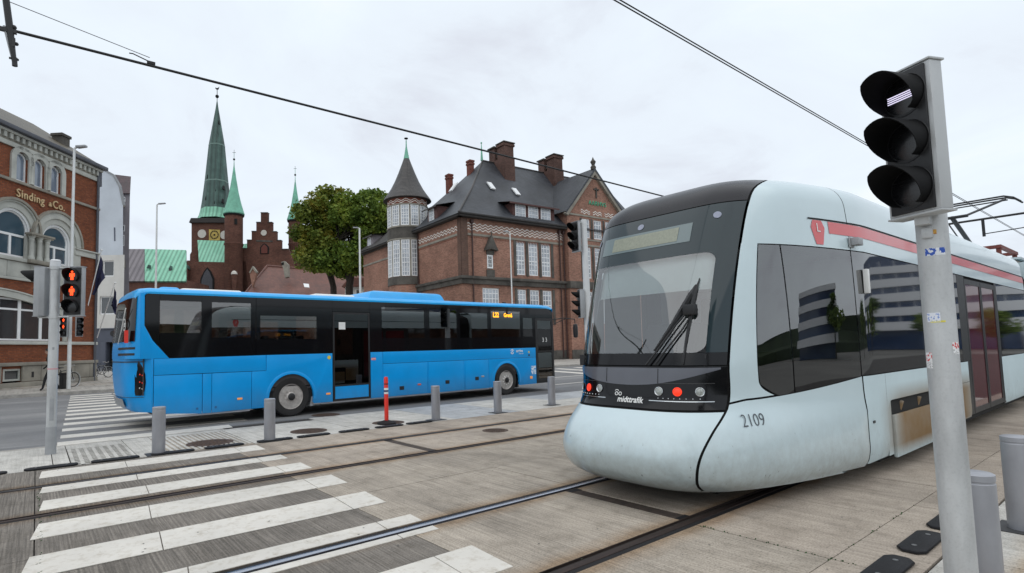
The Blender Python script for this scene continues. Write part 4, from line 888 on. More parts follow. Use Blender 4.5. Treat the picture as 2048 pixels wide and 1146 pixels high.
# ---------------------------------------------------------------- people (one skinned body each)
def person_mesh(name, J, E_, m, parent=None, **kw):
    me = bpy.data.meshes.new(name); me.from_pydata([j[0] for j in J], E_, [])
    o = bpy.data.objects.new(name, me); C.objects.link(o)
    md = o.modifiers.new('skin', 'SKIN'); md.use_smooth_shade = True
    if not me.skin_vertices: me.attributes
    for k, j in enumerate(J):
        sv = me.skin_vertices[0].data[k]; sv.radius = (j[1], j[2] if len(j) > 2 else j[1]); sv.use_root = (k == 0)
    s2 = o.modifiers.new('sub', 'SUBSURF'); s2.levels = 2; s2.render_levels = 2
    dg = bpy.context.evaluated_depsgraph_get(); m2 = bpy.data.meshes.new_from_object(o.evaluated_get(dg))
    bpy.data.objects.remove(o); m2.materials.clear(); m2.materials.append(m)
    ob = bpy.data.objects.new(name, m2); C.objects.link(ob)
    if parent: ob.parent = parent
    return ob
m_dark = mat('black_clothes', (0.012, 0.012, 0.014), 0.9, var=0.3, scale=14); m_skin = mat('skin', (0.42, 0.25, 0.18), 0.6, var=0.05)
m_hair = mat('dark_hair', (0.02, 0.014, 0.01), 0.7)
def head(par, c, yaw=0):
    T = Matrix.Translation(c) @ Matrix.Rotation(yaw, 4, 'Z')
    mb = MB(T); mb.lathe([(0.001, -0.115), (0.04, -0.11), (0.062, -0.07), (0.075, 0.0), (0.078, 0.05), (0.06, 0.10), (0.001, 0.125)], n=16)
    mb.prism([(0.07, 0.02), (0.10, -0.02), (0.07, -0.03)], -0.012, 0.012)
    mb.box(0.05, 0.076, -0.025, 0.025, -0.062, -0.05).box(-0.01, 0.01, 0.07, 0.086, -0.02, 0.03).box(-0.01, 0.01, -0.086, -0.07, -0.02, 0.03)
    h = mb.build('head', m_skin, par, smooth=True)
    MB(T).lathe([(0.083, 0.0), (0.086, 0.06), (0.066, 0.115), (0.001, 0.137)], (-0.012, 0, 0), 16).build('hair', m_hair, h, smooth=True)
# walker beside the brick building, mostly behind the signal pole
p = at(100, 782, 23.6); wk = thing('person', 'pedestrian in dark clothes walking past the arched brick building, half behind the left pole', 'person', (p.x, p.y, 0.1), VRZ+R(200))
S_ = 0.95
J = [((0, 0, 0.95), 0.13, 0.11), ((0.02, 0, 1.12), 0.12, 0.09), ((0.05, 0, 1.35), 0.15, 0.10), ((0.08, 0, 1.48), 0.06), ((0.1, 0, 1.54), 0.05),
     ((0.0, 0.09, 0.88), 0.09), ((0.16, 0.09, 0.50), 0.06), ((0.24, 0.09, 0.10), 0.04), ((0.34, 0.09, 0.03), 0.035),
     ((0.0, -0.09, 0.88), 0.09), ((-0.05, -0.09, 0.50), 0.06), ((-0.28, -0.09, 0.14), 0.04), ((-0.24, -0.09, 0.04), 0.035),
     ((0.06, 0.19, 1.38), 0.055), ((-0.06, 0.22, 1.12), 0.042), ((0.0, 0.2, 0.88), 0.032), ((0.03, 0.2, 0.80), 0.03),
     ((0.06, -0.19, 1.38), 0.055), ((0.12, -0.22, 1.12), 0.042), ((0.28, -0.2, 0.95), 0.032), ((0.33, -0.2, 0.92), 0.03)]
E_ = [(0, 1), (1, 2), (2, 3), (3, 4), (0, 5), (5, 6), (6, 7), (7, 8), (0, 9), (9, 10), (10, 11), (11, 12), (2, 13), (13, 14), (14, 15), (15, 16), (2, 17), (17, 18), (18, 19), (19, 20)]
person_mesh('body', J, E_, m_dark, wk); head(wk, (0.13, 0, 1.66))
a_ = R(1.9); px_, py_ = 4.75+5.42*math.cos(a_)-0.35*math.sin(a_), 12.62+5.42*math.sin(a_)+0.35*math.cos(a_)
ps = thing('person', 'dark-haired passenger sitting behind the bus window below the small gap left of the destination display', 'person', (px_, py_, 1.09), a_)
J = [((0, 0, 0.08), 0.14, 0.12), ((-0.02, 0, 0.28), 0.12, 0.1), ((-0.02, 0, 0.48), 0.15, 0.10), ((0.0, 0, 0.6), 0.05), ((0.01, 0, 0.66), 0.05),
     ((0.1, 0.09, 0.08), 0.08), ((0.42, 0.1, 0.08), 0.06), ((0.42, 0.1, -0.3), 0.04), ((0.5, 0.1, -0.36), 0.03),
     ((0.1, -0.09, 0.08), 0.08), ((0.42, -0.1, 0.08), 0.06), ((0.42, -0.1, -0.3), 0.04), ((0.5, -0.1, -0.36), 0.03),
     ((0, 0.2, 0.5), 0.055), ((0.05, 0.23, 0.25), 0.04), ((0.27, 0.14, 0.2), 0.03), ((0, -0.2, 0.5), 0.055), ((0.05, -0.23, 0.25), 0.04), ((0.27, -0.14, 0.2), 0.03)]
E_ = [(0, 1), (1, 2), (2, 3), (3, 4), (0, 5), (5, 6), (6, 7), (7, 8), (0, 9), (9, 10), (10, 11), (11, 12), (2, 13), (13, 14), (14, 15), (2, 16), (16, 17), (17, 18)]
person_mesh('body', J, E_, m_dark, ps); head(ps, (0.02, 0, 0.77))
# ---------------------------------------------------------------- tram
YC = 3.36; WH = 1.32
def interp(tab, z):
    if z <= tab[0][0]: return tab[0][1:]
    if z >= tab[-1][0]: return tab[-1][1:]
    for i in range(len(tab)-1):
        a, b = tab[i], tab[i+1]
        if z <= b[0]:
            h = b[0]-a[0]; t_ = (z-a[0])/h; out = []
            for c in range(1, len(a)):
                d0 = (b[c]-a[c])/h
                ma = 0.5*(d0+(a[c]-tab[i-1][c])/(a[0]-tab[i-1][0])) if i > 0 else d0
                mb_ = 0.5*(d0+(tab[i+2][c]-b[c])/(tab[i+2][0]-b[0])) if i+2 < len(tab) else d0
                out.append((2*t_**3-3*t_**2+1)*a[c]+(t_**3-2*t_**2+t_)*h*ma+(3*t_**2-2*t_**3)*b[c]+(t_**3-t_**2)*h*mb_)
            return tuple(out)
def interp_linear(tab, z):
    if z <= tab[0][0]: return tab[0][1:]
    for a, b in zip(tab, tab[1:]):
        if z <= b[0]:
            t_ = (z-a[0])/(b[0]-a[0]); return tuple(p+(q-p)*t_ for p, q in zip(a[1:], b[1:]))
    return tab[-1][1:]
#        z     xf    L    m    w     seam
TAB = [(0.18, 4.54, 2.4, 4.0, 1.28, 0.68), (0.24, 4.42, 2.4, 4.0, 1.30, 0.70), (0.35, 4.32, 2.4, 4.0, 1.32, 0.735), (0.5, 4.28, 2.4, 4.0, 1.32, 0.77), (0.7, 4.39, 2.4, 4.0, 1.32, 0.805),
       (0.82, 4.52, 2.38, 4.0, 1.32, 0.82), (0.9, 4.60, 2.35, 4.0, 1.32, 0.825), (1.3, 4.69, 2.3, 4.2, 1.32, 0.83), (2.0, 4.94, 2.1, 4.7, 1.32, 0.84), (2.5, 5.16, 1.95, 5.2, 1.315, 0.85),
       (2.75, 5.27, 1.85, 5.5, 1.30, 0.86), (2.86, 5.33, 1.8, 5.6, 1.295, 0.865), (3.0, 5.41, 1.75, 5.4, 1.27, 0.87), (3.10, 5.52, 1.7, 5.0, 1.215, 0.87), (3.17, 5.68, 1.62, 4.6, 1.12, 0.83), (3.215, 5.92, 1.5, 4, 0.97, 0.72), (3.24, 6.25, 1.3, 4, 0.75, 0.5), (3.25, 6.7, 1.0, 3, 0.5, 0.25)]
def sfun(z, s, off=0.0):
    xf, L_, m_, w_, sc = interp(TAB, z); s_ = max(-w_, min(w_, s))
    x = xf+L_*(abs(s_)/w_)**m_
    if off:
        dx = L_*m_/w_*(abs(s_)/w_)**(m_-1); k = 1/math.sqrt(1+dx*dx)
        x -= off*k; s_ += off*dx*k*(1 if s_ > 0 else -1)
    return Vector((x, YC-s_, z))
def xside(z, X, sgn=1, off=0.0):
    """point on the side (sgn 1 = camera side) at length X"""
    xf, L_, m_, w_, sc = interp(TAB, z)
    t_ = (X-xf)/L_
    s_ = w_ if t_ >= 1 else w_*max(0, t_)**(1/m_)
    if off:
        if t_ >= 1: return Vector((X, YC-sgn*(w_+off), z))
        dx = L_*m_/w_*(s_/w_)**(m_-1); k = 1/math.sqrt(1+dx*dx)
        return Vector((X-off*k, YC-sgn*(s_+off*dx*k), z))
    return Vector((X, YC-sgn*s_, z))
def xseam(z):
    xf, L_, m_, w_, sc = interp(TAB, z); return xf+L_*(sc/w_)**m_
def x_of_s(z, s):
    xf, L_, m_, w_, sc = interp(TAB, z); return xf+L_*(min(1, s/w_))**m_
def lin(a, b, n): return [a+(b-a)*i/n for i in range(n+1)]
ZALL = [t_[0] for t_ in TAB]
def zrange(z0, z1, step=0.12):
    st = min(step, 0.045); zs = [z0]
    while zs[-1] < z1-1e-6: zs.append(min(z1, zs[-1]+(st if zs[-1] < 1.0 or zs[-1] > 2.8 else 0.12)*(0.35 if zs[-1] > 3.1 else 1)))
    return zs
def mk_tram_paint(name, dirt_amt, brown=False):
    m, t_, p = nodes_of(name); p.inputs['Roughness'].default_value = 0.3; p.inputs['Coat Weight'].default_value = 0.5; p.inputs['Coat Roughness'].default_value = 0.08
    col = (0.55, 0.66, 0.69)
    n = add_noise(t_, 0.8, 6); r = ramp(t_, n.outputs['Fac'], [(0.3, tuple(c*0.94 for c in col)), (0.7, tuple(c*1.05 for c in col))])
    tcn = t_.nodes.new('ShaderNodeTexCoord'); s = t_.nodes.new('ShaderNodeSeparateXYZ'); t_.links.new(tcn.outputs['Object'], s.inputs[0])
    mr = t_.nodes.new('ShaderNodeMapRange'); t_.links.new(s.outputs[2], mr.inputs[0]); mr.inputs[1].default_value = 0.85; mr.inputs[2].default_value = 0.2
    n2 = add_noise(t_, 11, 10, stretch=(1, 1, 0.7), rough=0.75); r2 = ramp(t_, n2.outputs['Fac'], [(0.3, (0.15,)*3), (0.75, (0.8,)*3)])
    ml = t_.nodes.new('ShaderNodeMath'); ml.operation = 'MULTIPLY'; t_.links.new(mr.outputs[0], ml.inputs[0]); t_.links.new(r2.outputs[0], ml.inputs[1])
    m2 = t_.nodes.new('ShaderNodeMath'); m2.operation = 'MULTIPLY'; t_.links.new(ml.outputs[0], m2.inputs[0]); m2.inputs[1].default_value = dirt_amt
    mxn = t_.nodes.new('ShaderNodeMix'); mxn.data_type = 'RGBA'; t_.links.new(m2.outputs[0], mxn.inputs[0]); t_.links.new(r.outputs[0], mxn.inputs[6]); mxn.inputs[7].default_value = (0.17, 0.155, 0.125, 1)
    n3 = add_noise(t_, 26, 3, stretch=(1, 1, 0.5)); r3 = ramp(t_, n3.outputs['Fac'], [(0.27, (0.25,)*3), (0.31, (1,)*3)])
    mm3 = t_.nodes.new('ShaderNodeMix'); mm3.data_type = 'RGBA'; mm3.blend_type = 'MULTIPLY'; t_.links.new(mr.outputs[0], mm3.inputs[0]); t_.links.new(mxn.outputs[2], mm3.inputs[6]); t_.links.new(r3.outputs[0], mm3.inputs[7])
    out = mm3.outputs[2]
    if brown:
        # brake dust: strong near x = 4.6..6.6 m behind the nose (object x), fading out
        a = t_.nodes.new('ShaderNodeMapRange'); a.interpolation_type = 'LINEAR'; t_.links.new(s.outputs[0], a.inputs[0]); a.inputs[1].default_value = 2.9; a.inputs[2].default_value = 3.7
        b = t_.nodes.new('ShaderNodeMapRange'); b.interpolation_type = 'LINEAR'; t_.links.new(s.outputs[0], b.inputs[0]); b.inputs[1].default_value = 8.2; b.inputs[2].default_value = 6.6
        c = t_.nodes.new('ShaderNodeMapRange'); c.interpolation_type = 'LINEAR'; t_.links.new(s.outputs[2], c.inputs[0]); c.inputs[1].default_value = 0.98; c.inputs[2].default_value = 0.72
        q = t_.nodes.new('ShaderNodeMath'); q.operation = 'MULTIPLY'; t_.links.new(a.outputs[0], q.inputs[0]); t_.links.new(b.outputs[0], q.inputs[1])
        q2 = t_.nodes.new('ShaderNodeMath'); q2.operation = 'MULTIPLY'; t_.links.new(q.outputs[0], q2.inputs[0]); t_.links.new(c.outputs[0], q2.inputs[1])
        n4 = add_noise(t_, 2.2, 6); r4 = ramp(t_, n4.outputs['Fac'], [(0.25, (0.85,)*3), (0.7, (1,)*3)])
        d = t_.nodes.new('ShaderNodeMapRange'); t_.links.new(s.outputs[2], d.inputs[0]); d.inputs[1].default_value = 0.16; d.inputs[2].default_value = 0.30; dq = t_.nodes.new('ShaderNodeMath'); dq.operation = 'MULTIPLY'; t_.links.new(q2.outputs[0], dq.inputs[0]); t_.links.new(d.outputs[0], dq.inputs[1]); q2 = dq
        q3 = t_.nodes.new('ShaderNodeMath'); q3.operation = 'MULTIPLY'; t_.links.new(q2.outputs[0], q3.inputs[0]); t_.links.new(r4.outputs[0], q3.inputs[1])
        mx2 = t_.nodes.new('ShaderNodeMix'); mx2.data_type = 'RGBA'; t_.links.new(q3.outputs[0], mx2.inputs[0]); t_.links.new(out, mx2.inputs[6]); mx2.inputs[7].default_value = (0.21, 0.125, 0.05, 1); out = mx2.outputs[2]
    t_.links.new(out, p.inputs['Base Color'])
    if brown: p.inputs['Coat Weight'].default_value = 0.0; p.inputs['Roughness'].default_value = 0.6; p.inputs['Specular IOR Level'].default_value = 0.12
    return m
m_tram = mk_tram_paint('tram_pale_paint', 0.8); m_tramb = mk_tram_paint('tram_pale_paint_dusty', 0.5, True)
m_tglass = mat('dark_reflecting_glass', (0.008, 0.009, 0.010), 0.035, var=0, ior=2.7)
m_tbord = mat('windscreen_dark_print', (0.014, 0.028, 0.034), 0.07, var=0, ior=1.5)
m_wsc = clear_glass('windscreen_glass', (0.86, 0.95, 0.95), 2.35)
m_cabgl = clear_glass('cab_side_glass', (0.36, 0.37, 0.37), 2.5)
m_tblack = mat('gloss_black_panel', (0.004, 0.004, 0.005), 0.12, var=0, ior=1.4)
m_tbrow = mat('dark_roof_brow', (0.012, 0.012, 0.016), 0.28, var=0.15, coat=0.0, spec=0.35)
m_gapm = mat('dark_gap', (0.006, 0.006, 0.006), 0.9, var=0)
tram = thing('tram', 'pale blue-grey tram with black front mask and red stripe, standing at the crossing', 'tram', (4.3, YC, 0))
def front_patch(name, z0, z1, s0, s1, m, off=0.0, n=26, par=None, solid=0, label=None):
    """s0, s1 may be functions of z"""
    f0 = s0 if callable(s0) else (lambda z: s0); f1 = s1 if callable(s1) else (lambda z: s1)
    rows = [[sfun(z, s, off) for s in lin(f0(z), f1(z), n)] for z in zrange(z0, z1, 0.08)]
    return MB().grid(rows).build(name, m, par or tram, smooth=True, world=True, solid=solid, label=label)
def side_patch(name, z0, z1, X0_, X1_, m, sgn=1, off=0.0, n=None, par=None, tp=1.0, step=0.12, label=None):
    f0 = X0_ if callable(X0_) else (lambda z: X0_); f1 = X1_ if callable(X1_) else (lambda z: X1_)
    g0 = z0 if callable(z0) else (lambda x: z0); g1 = z1 if callable(z1) else (lambda x: z1)
    zs = zrange(g0(6), g1(6), step); n = n or max(4, int((f1(1.5)-f0(1.5))/0.12)); n = min(n, 60)
    rows = []
    for k, z in enumerate(zs):
        row = []; kz = (z-zs[0])/(zs[-1]-zs[0])
        for i in range(n+1):
            X = f0(z)+(f1(z)-f0(z))*(i/n)**tp; zz_ = z
            if callable(z0) or callable(z1):
                for _ in range(4): zz_ = g0(X)+(g1(X)-g0(X))*kz; X = f0(zz_)+(f1(zz_)-f0(zz_))*(i/n)**tp
            row.append(xside(zz_, X, sgn, off))
        rows.append(row)
    return MB().grid(rows).build(name, m, par or tram, smooth=True, world=True, label=label)
sc = lambda z: interp(TAB, z)[4]
G = 0.007
# dark liner just inside the shell, so that joints read as dark gaps
front_patch('inner_shell', 0.19, 1.28, -1.28, 1.28, m_gapm, -0.02)
front_patch('inner_shell', 2.86, 3.24, -1.2, 1.2, m_gapm, -0.02)
for sg in (1, -1):
    side_patch('inner_shell', 0.20, 0.97, lambda z: x_of_s(z, 0.93), 16.85, m_gapm, sg, -0.03, n=50, tp=1.5); side_patch('inner_shell', 2.40, 3.2, lambda z: x_of_s(z, 0.93), 16.85, m_gapm, sg, -0.03, n=50, tp=1.5); side_patch('inner_shell', 0.97, 2.42, 7.25, 16.85, m_gapm, sg, -0.03, n=40)
front_patch('front_bumper', 0.18, 0.865, lambda z: -sc(z)+G, lambda z: sc(z)-G, m_tram, 0.0, label='smooth pale bumper bulging forward under the black mask')
MB().grid([[sfun(0.18, s), sfun(0.17, s)+Vector((0.05, 0, -0.01)), sfun(0.18, s)+Vector((0.35, 0, 0.0))] for s in lin(-1.2, 1.2, 30)]).build('bumper_lip', m_tram, tram, smooth=True, world=True)
front_patch('light_panel', 0.885, 1.275, lambda z: -sc(z)+G, lambda z: sc(z)-G, m_tblack, 0.0)
# curved grey strip on top of the black light panel
rows = []
for k in range(7):
    rows.append([sfun(1.262-(0.012+0.155*(1-(abs(s)/0.80)**2.2))*k/6, s, 0.006) for s in lin(-0.79, 0.79, 30)])
MB().grid(rows).build('mask_strip', mat('mask_grey_strip', (0.10, 0.105, 0.125), 0.3, var=0.1, coat=0.4), tram, smooth=True, world=True)
for s in (-0.25, 0.33):
    MB().tube([sfun(1.255, s, 0.008), sfun(1.12, s, 0.008)], 0.003, 5).build('strip_joint', m_gapm, tram, world=True)
front_patch('roof_brow', 2.875, 3.25, lambda z: -sc(z)+G, lambda z: sc(z)-G, m_tbrow, 0.0)
# windscreen: dark printed border, display recess and clear pane
zi0, zi1 = 1.40, 2.36
si0, si1 = -0.765, 0.70
W0 = lambda z: -sc(z)+G; W1 = lambda z: sc(z)-G
front_patch('windscreen_border', 1.285, zi0, W0, W1, m_tblack, 0.0)
front_patch('windscreen_border', zi1, 2.865, W0, W1, m_tbord, 0.0)
front_patch('windscreen_border', zi0, zi1, W0, si0, m_tblack, 0.0, n=6); front_patch('windscreen_border', zi0, zi1, si1, W1, m_tbord, 0.0, n=10)
ws = front_patch('windscreen', zi0, zi1, si0, si1, m_wsc, 0.0)
dsp = front_patch('destination_display', 2.50, 2.70, -0.66, 0.44, mat('display_surround', (0.10, 0.145, 0.15), 0.15, var=0, ior=1.8), 0.004)
front_patch('display_face', 2.525, 2.675, -0.50, 0.30, mat('display_face', (0.22, 0.235, 0.17), 0.2, var=0.15, scale=40, ior=1.7), 0.007, par=dsp)
for z, s in ((2.68, -0.79), (2.77, -0.18), (2.74, 0.66)):
    q = MB(frame(sfun(z, s, 0.004), (sfun(z, s+0.02)-sfun(z, s-0.02)), (sfun(z+0.02, s)-sfun(z-0.02, s)), None))
    q.lathe([(0.001, 0.001), (0.035, 0.001), (0.038, 0.0)], n=18).build('round_sticker', mat('pale_round_mark', (0.28, 0.30, 0.38), 0.4, var=0.2, scale=30), tram, world=True)
# grid of white rounding at the pane edge: corners
for (cz_, cs_) in ((zi0, si0), (zi1, si0), (zi0, si1), (zi1, si1)):
    r_ = 0.09; dz = r_ if cz_ == zi0 else -r_; ds = r_ if cs_ < 0 else -r_
    cc = (cz_+dz, cs_+ds); pts = []
    for k in range(9):
        a = R(90)*k/8; pts.append(sfun(cc[0]-dz*math.sin(a), cc[1]-ds*math.cos(a), 0.003))
    mb = MB(); o0 = sfun(cz_, cs_, 0.003)
    mb.v = [tuple(o0)]+[tuple(p_) for p_ in pts]; mb.f = [(0, k+1, k+2) for k in range(8)]
    mb.build('corner_print', m_tblack if cz_ == zi0 else m_tbord, tram, world=True)
# cab interior
m_cabw = mat('cab_pale_lining', (0.80, 0.82, 0.80), 0.5, var=0.05); m_cabg = mat('cab_grey_lining', (0.40, 0.46, 0.46), 0.6, var=0.1); m_cabd = mat('cab_dark', (0.02, 0.02, 0.022), 0.7)
rows = [[sfun(z, s, -0.10) for s in lin(-0.86, 0.78, 16)] for z in (2.0, 2.37)]
MB().grid(rows).build('sun_blind', m_cabw, tram, world=True)
MB().box(5.75, 7.2, YC-0.85, YC+0.85, 2.40, 2.44).build('cab_ceiling', m_cabw, tram, world=True)
rows = [[sfun(z, s, -0.09) for z in lin(1.40, 2.36, 8)] for s in (-0.80, -0.74)]
MB().grid(rows).build('cab_pillar', m_cabw, tram, world=True)
MB().box(7.2, 7.24, YC-1.2, YC+1.2, 1.25, 2.4).build('cab_rear_wall', m_cabg, tram, world=True)
MB().box(7.14, 7.19, YC+0.0, YC+0.75, 1.2, 2.15).build('cab_door_frame', m_cabw, tram, world=True)
MB().box(7.10, 7.13, YC+0.10, YC+0.65, 1.25, 2.05).build('cab_door_glass', mat('cab_glass', (0.30, 0.42, 0.42), 0.15, ior=1.6), tram, world=True)
mb = MB(); mb.slab([(4.86, YC+0.76), (4.80, YC+0.4), (4.78, YC-0.2), (4.86, YC-0.7), (5.6, YC-1.0), (5.6, YC+1.0), (5.3, YC+0.95)], 1.27, 1.385); mb.build('dashboard', m_cabd, tram, world=True)
mb = MB(); mb.prism([(5.15, 1.38), (5.55, 1.38), (5.5, 1.66), (5.32, 1.70)], YC-0.42, YC+0.18); mb.build('console', m_cabd, tram, world=True, bevel=0.02)
MB().box(5.95, 6.45, YC-0.3, YC+0.22, 1.1, 1.3).prism([(6.35, 1.2), (6.5, 1.2), (6.55, 2.0), (6.45, 2.02)], YC-0.27, YC+0.19).build('driver_seat', m_cabd, tram, world=True, bevel=0.03)
MB().box(5.2, 7.2, YC-0.85, YC+0.85, 0.9, 1.0).build('cab_floor', m_cabd, tram, world=True)
# wipers
def wp(s, z, o=0.035): return sfun(z, s, o)
MB().tube([wp(0.22, 1.29), wp(0.30, 1.40), wp(0.46, 1.66), wp(0.55, 1.80)], 0.009, 6).tube([wp(0.31, 1.29), wp(0.38, 1.40), wp(0.52, 1.62), wp(0.58, 1.76)], 0.009, 6).build('wiper_arm', m_blk, tram, world=True)
MB().tube([wp(0.28, 1.42, 0.02), wp(0.40, 1.62, 0.02), wp(0.55, 1.95, 0.02), wp(0.58, 2.04, 0.02)], [0.012, 0.02, 0.028, 0.008], 6).tube([wp(0.55, 1.30, 0.02), wp(0.555, 1.5, 0.02), wp(0.575, 1.9, 0.02), wp(0.60, 2.10, 0.02)], [0.008, 0.012, 0.02, 0.006], 6).build('wiper_blade', m_blk, tram, world=True)
q = MB(); q.box(-0.05, 0.05, -0.03, 0.03, -0.05, 0.03); v_ = wp(0.56, 1.80, 0.05)
MB(Matrix.Translation(v_)).box(-0.03, 0.04, -0.06, 0.06, -0.05, 0.05).build('wiper_joint', m_blk, tram, world=True, bevel=0.015)
# lamps in the mask
m_chrome = mat('lamp_chrome', (0.6, 0.62, 0.63), 0.15, 0.9, var=0); m_lampglass = mat('lamp_glass', (0.30, 0.32, 0.30), 0.08, var=0.3, scale=80, ior=1.7, coat=0.6)
m_redlamp = mat('lit_red_lamp', (0.4, 0.01, 0.005), 0.3, var=0.3, scale=90, emit=((1, 0.05, 0.012), 0.9))
for sg in (-1, 1):
    for s, kind_ in ((0.34, 1), (0.505, 2), (0.665, 0)):
        s_ = sg*s; z = 1.045
        nx = (sfun(z, s_+0.02)-sfun(z, s_-0.02)).normalized(); nz_ = (sfun(z+0.02, s_)-sfun(z-0.02, s_)).normalized()
        q = frame(sfun(z, s_, 0.002), nx, nz_)
        if q.to_3x3() @ Vector((0, 0, 1)) @ Vector((-1, 0, 0)) < 0: q = frame(sfun(z, s_, 0.002), -nx, nz_)
        hl = MB(q).lathe([(0.034, 0.0), (0.040, 0.005), (0.041, 0.009), (0.038, 0.010), (0.032, 0.004)], n=22).build('headlight', m_redlamp if kind_ == 2 else m_chrome, tram, smooth=True, world=True)
        MB(q).lathe([(0.001, 0.011), (0.018, 0.010), (0.031, 0.005), (0.033, 0.0)], n=20).build('lens', m_redlamp if kind_ == 2 else m_lampglass, hl, smooth=True, world=True)
    a_, b_ = sorted((0.25*sg, 0.755*sg))
    rows = [[sfun(z, s, 0.004) for s in lin(a_, b_, 10)] for z in (0.955, 0.962)]; MB().grid(rows).build('lamp_recess_edge', m_chrome, tram, world=True)
    rows = [[sfun(z, s, 0.004) for s in lin(a_, b_, 10)] for z in (1.118, 1.123)]; MB().grid(rows).build('lamp_recess_edge', mat('dark_edge', (0.05, 0.05, 0.05), 0.3), tram, world=True)
    mb = MB()
    for k in range(8):
        v_ = sfun(0.982, sg*(0.34+0.047*k), 0.006); mb.ball(v_, 0.0065, 6)
    mb.build('led_row', m_chrome, tram, world=True)
# lettering on the mask
def tangent(z, s):
    nx = (sfun(z, s+0.02)-sfun(z, s-0.02)).normalized(); return nx, (sfun(z+0.02, s)-sfun(z-0.02, s)).normalized()
def surf_text(body, s, z, size, m, xs=1.0, name='lettering', off=0.004, offset=0.0):
    nx, nz_ = tangent(z, s)
    return text(name, body, size, frame(sfun(z, s, off), nx, nz_), m, tram, ext=0.0008, xs=xs, world=True, offset=offset)
surf_text('midttrafik', 0.045, 0.93, 0.085, m_white, 0.86, offset=0.0018)
mb = MB(frame(sfun(1.01, -0.10, 0.005), *tangent(1.01, -0.10)))
for cx in (-0.02, 0.022): mb.grid([[(cx+r_*math.cos(R(a)), -0.005+r_*math.sin(R(a)), 0) for a in range(0, 361, 24)] for r_ in (0.012, 0.02)])
mb.grid([[(-0.02+r_*math.cos(R(a)), 0.012+r_*math.sin(R(a)), 0) for a in range(20, 170, 15)] for r_ in (0.018, 0.025)])
mb.build('emblem', m_white, tram, world=True)
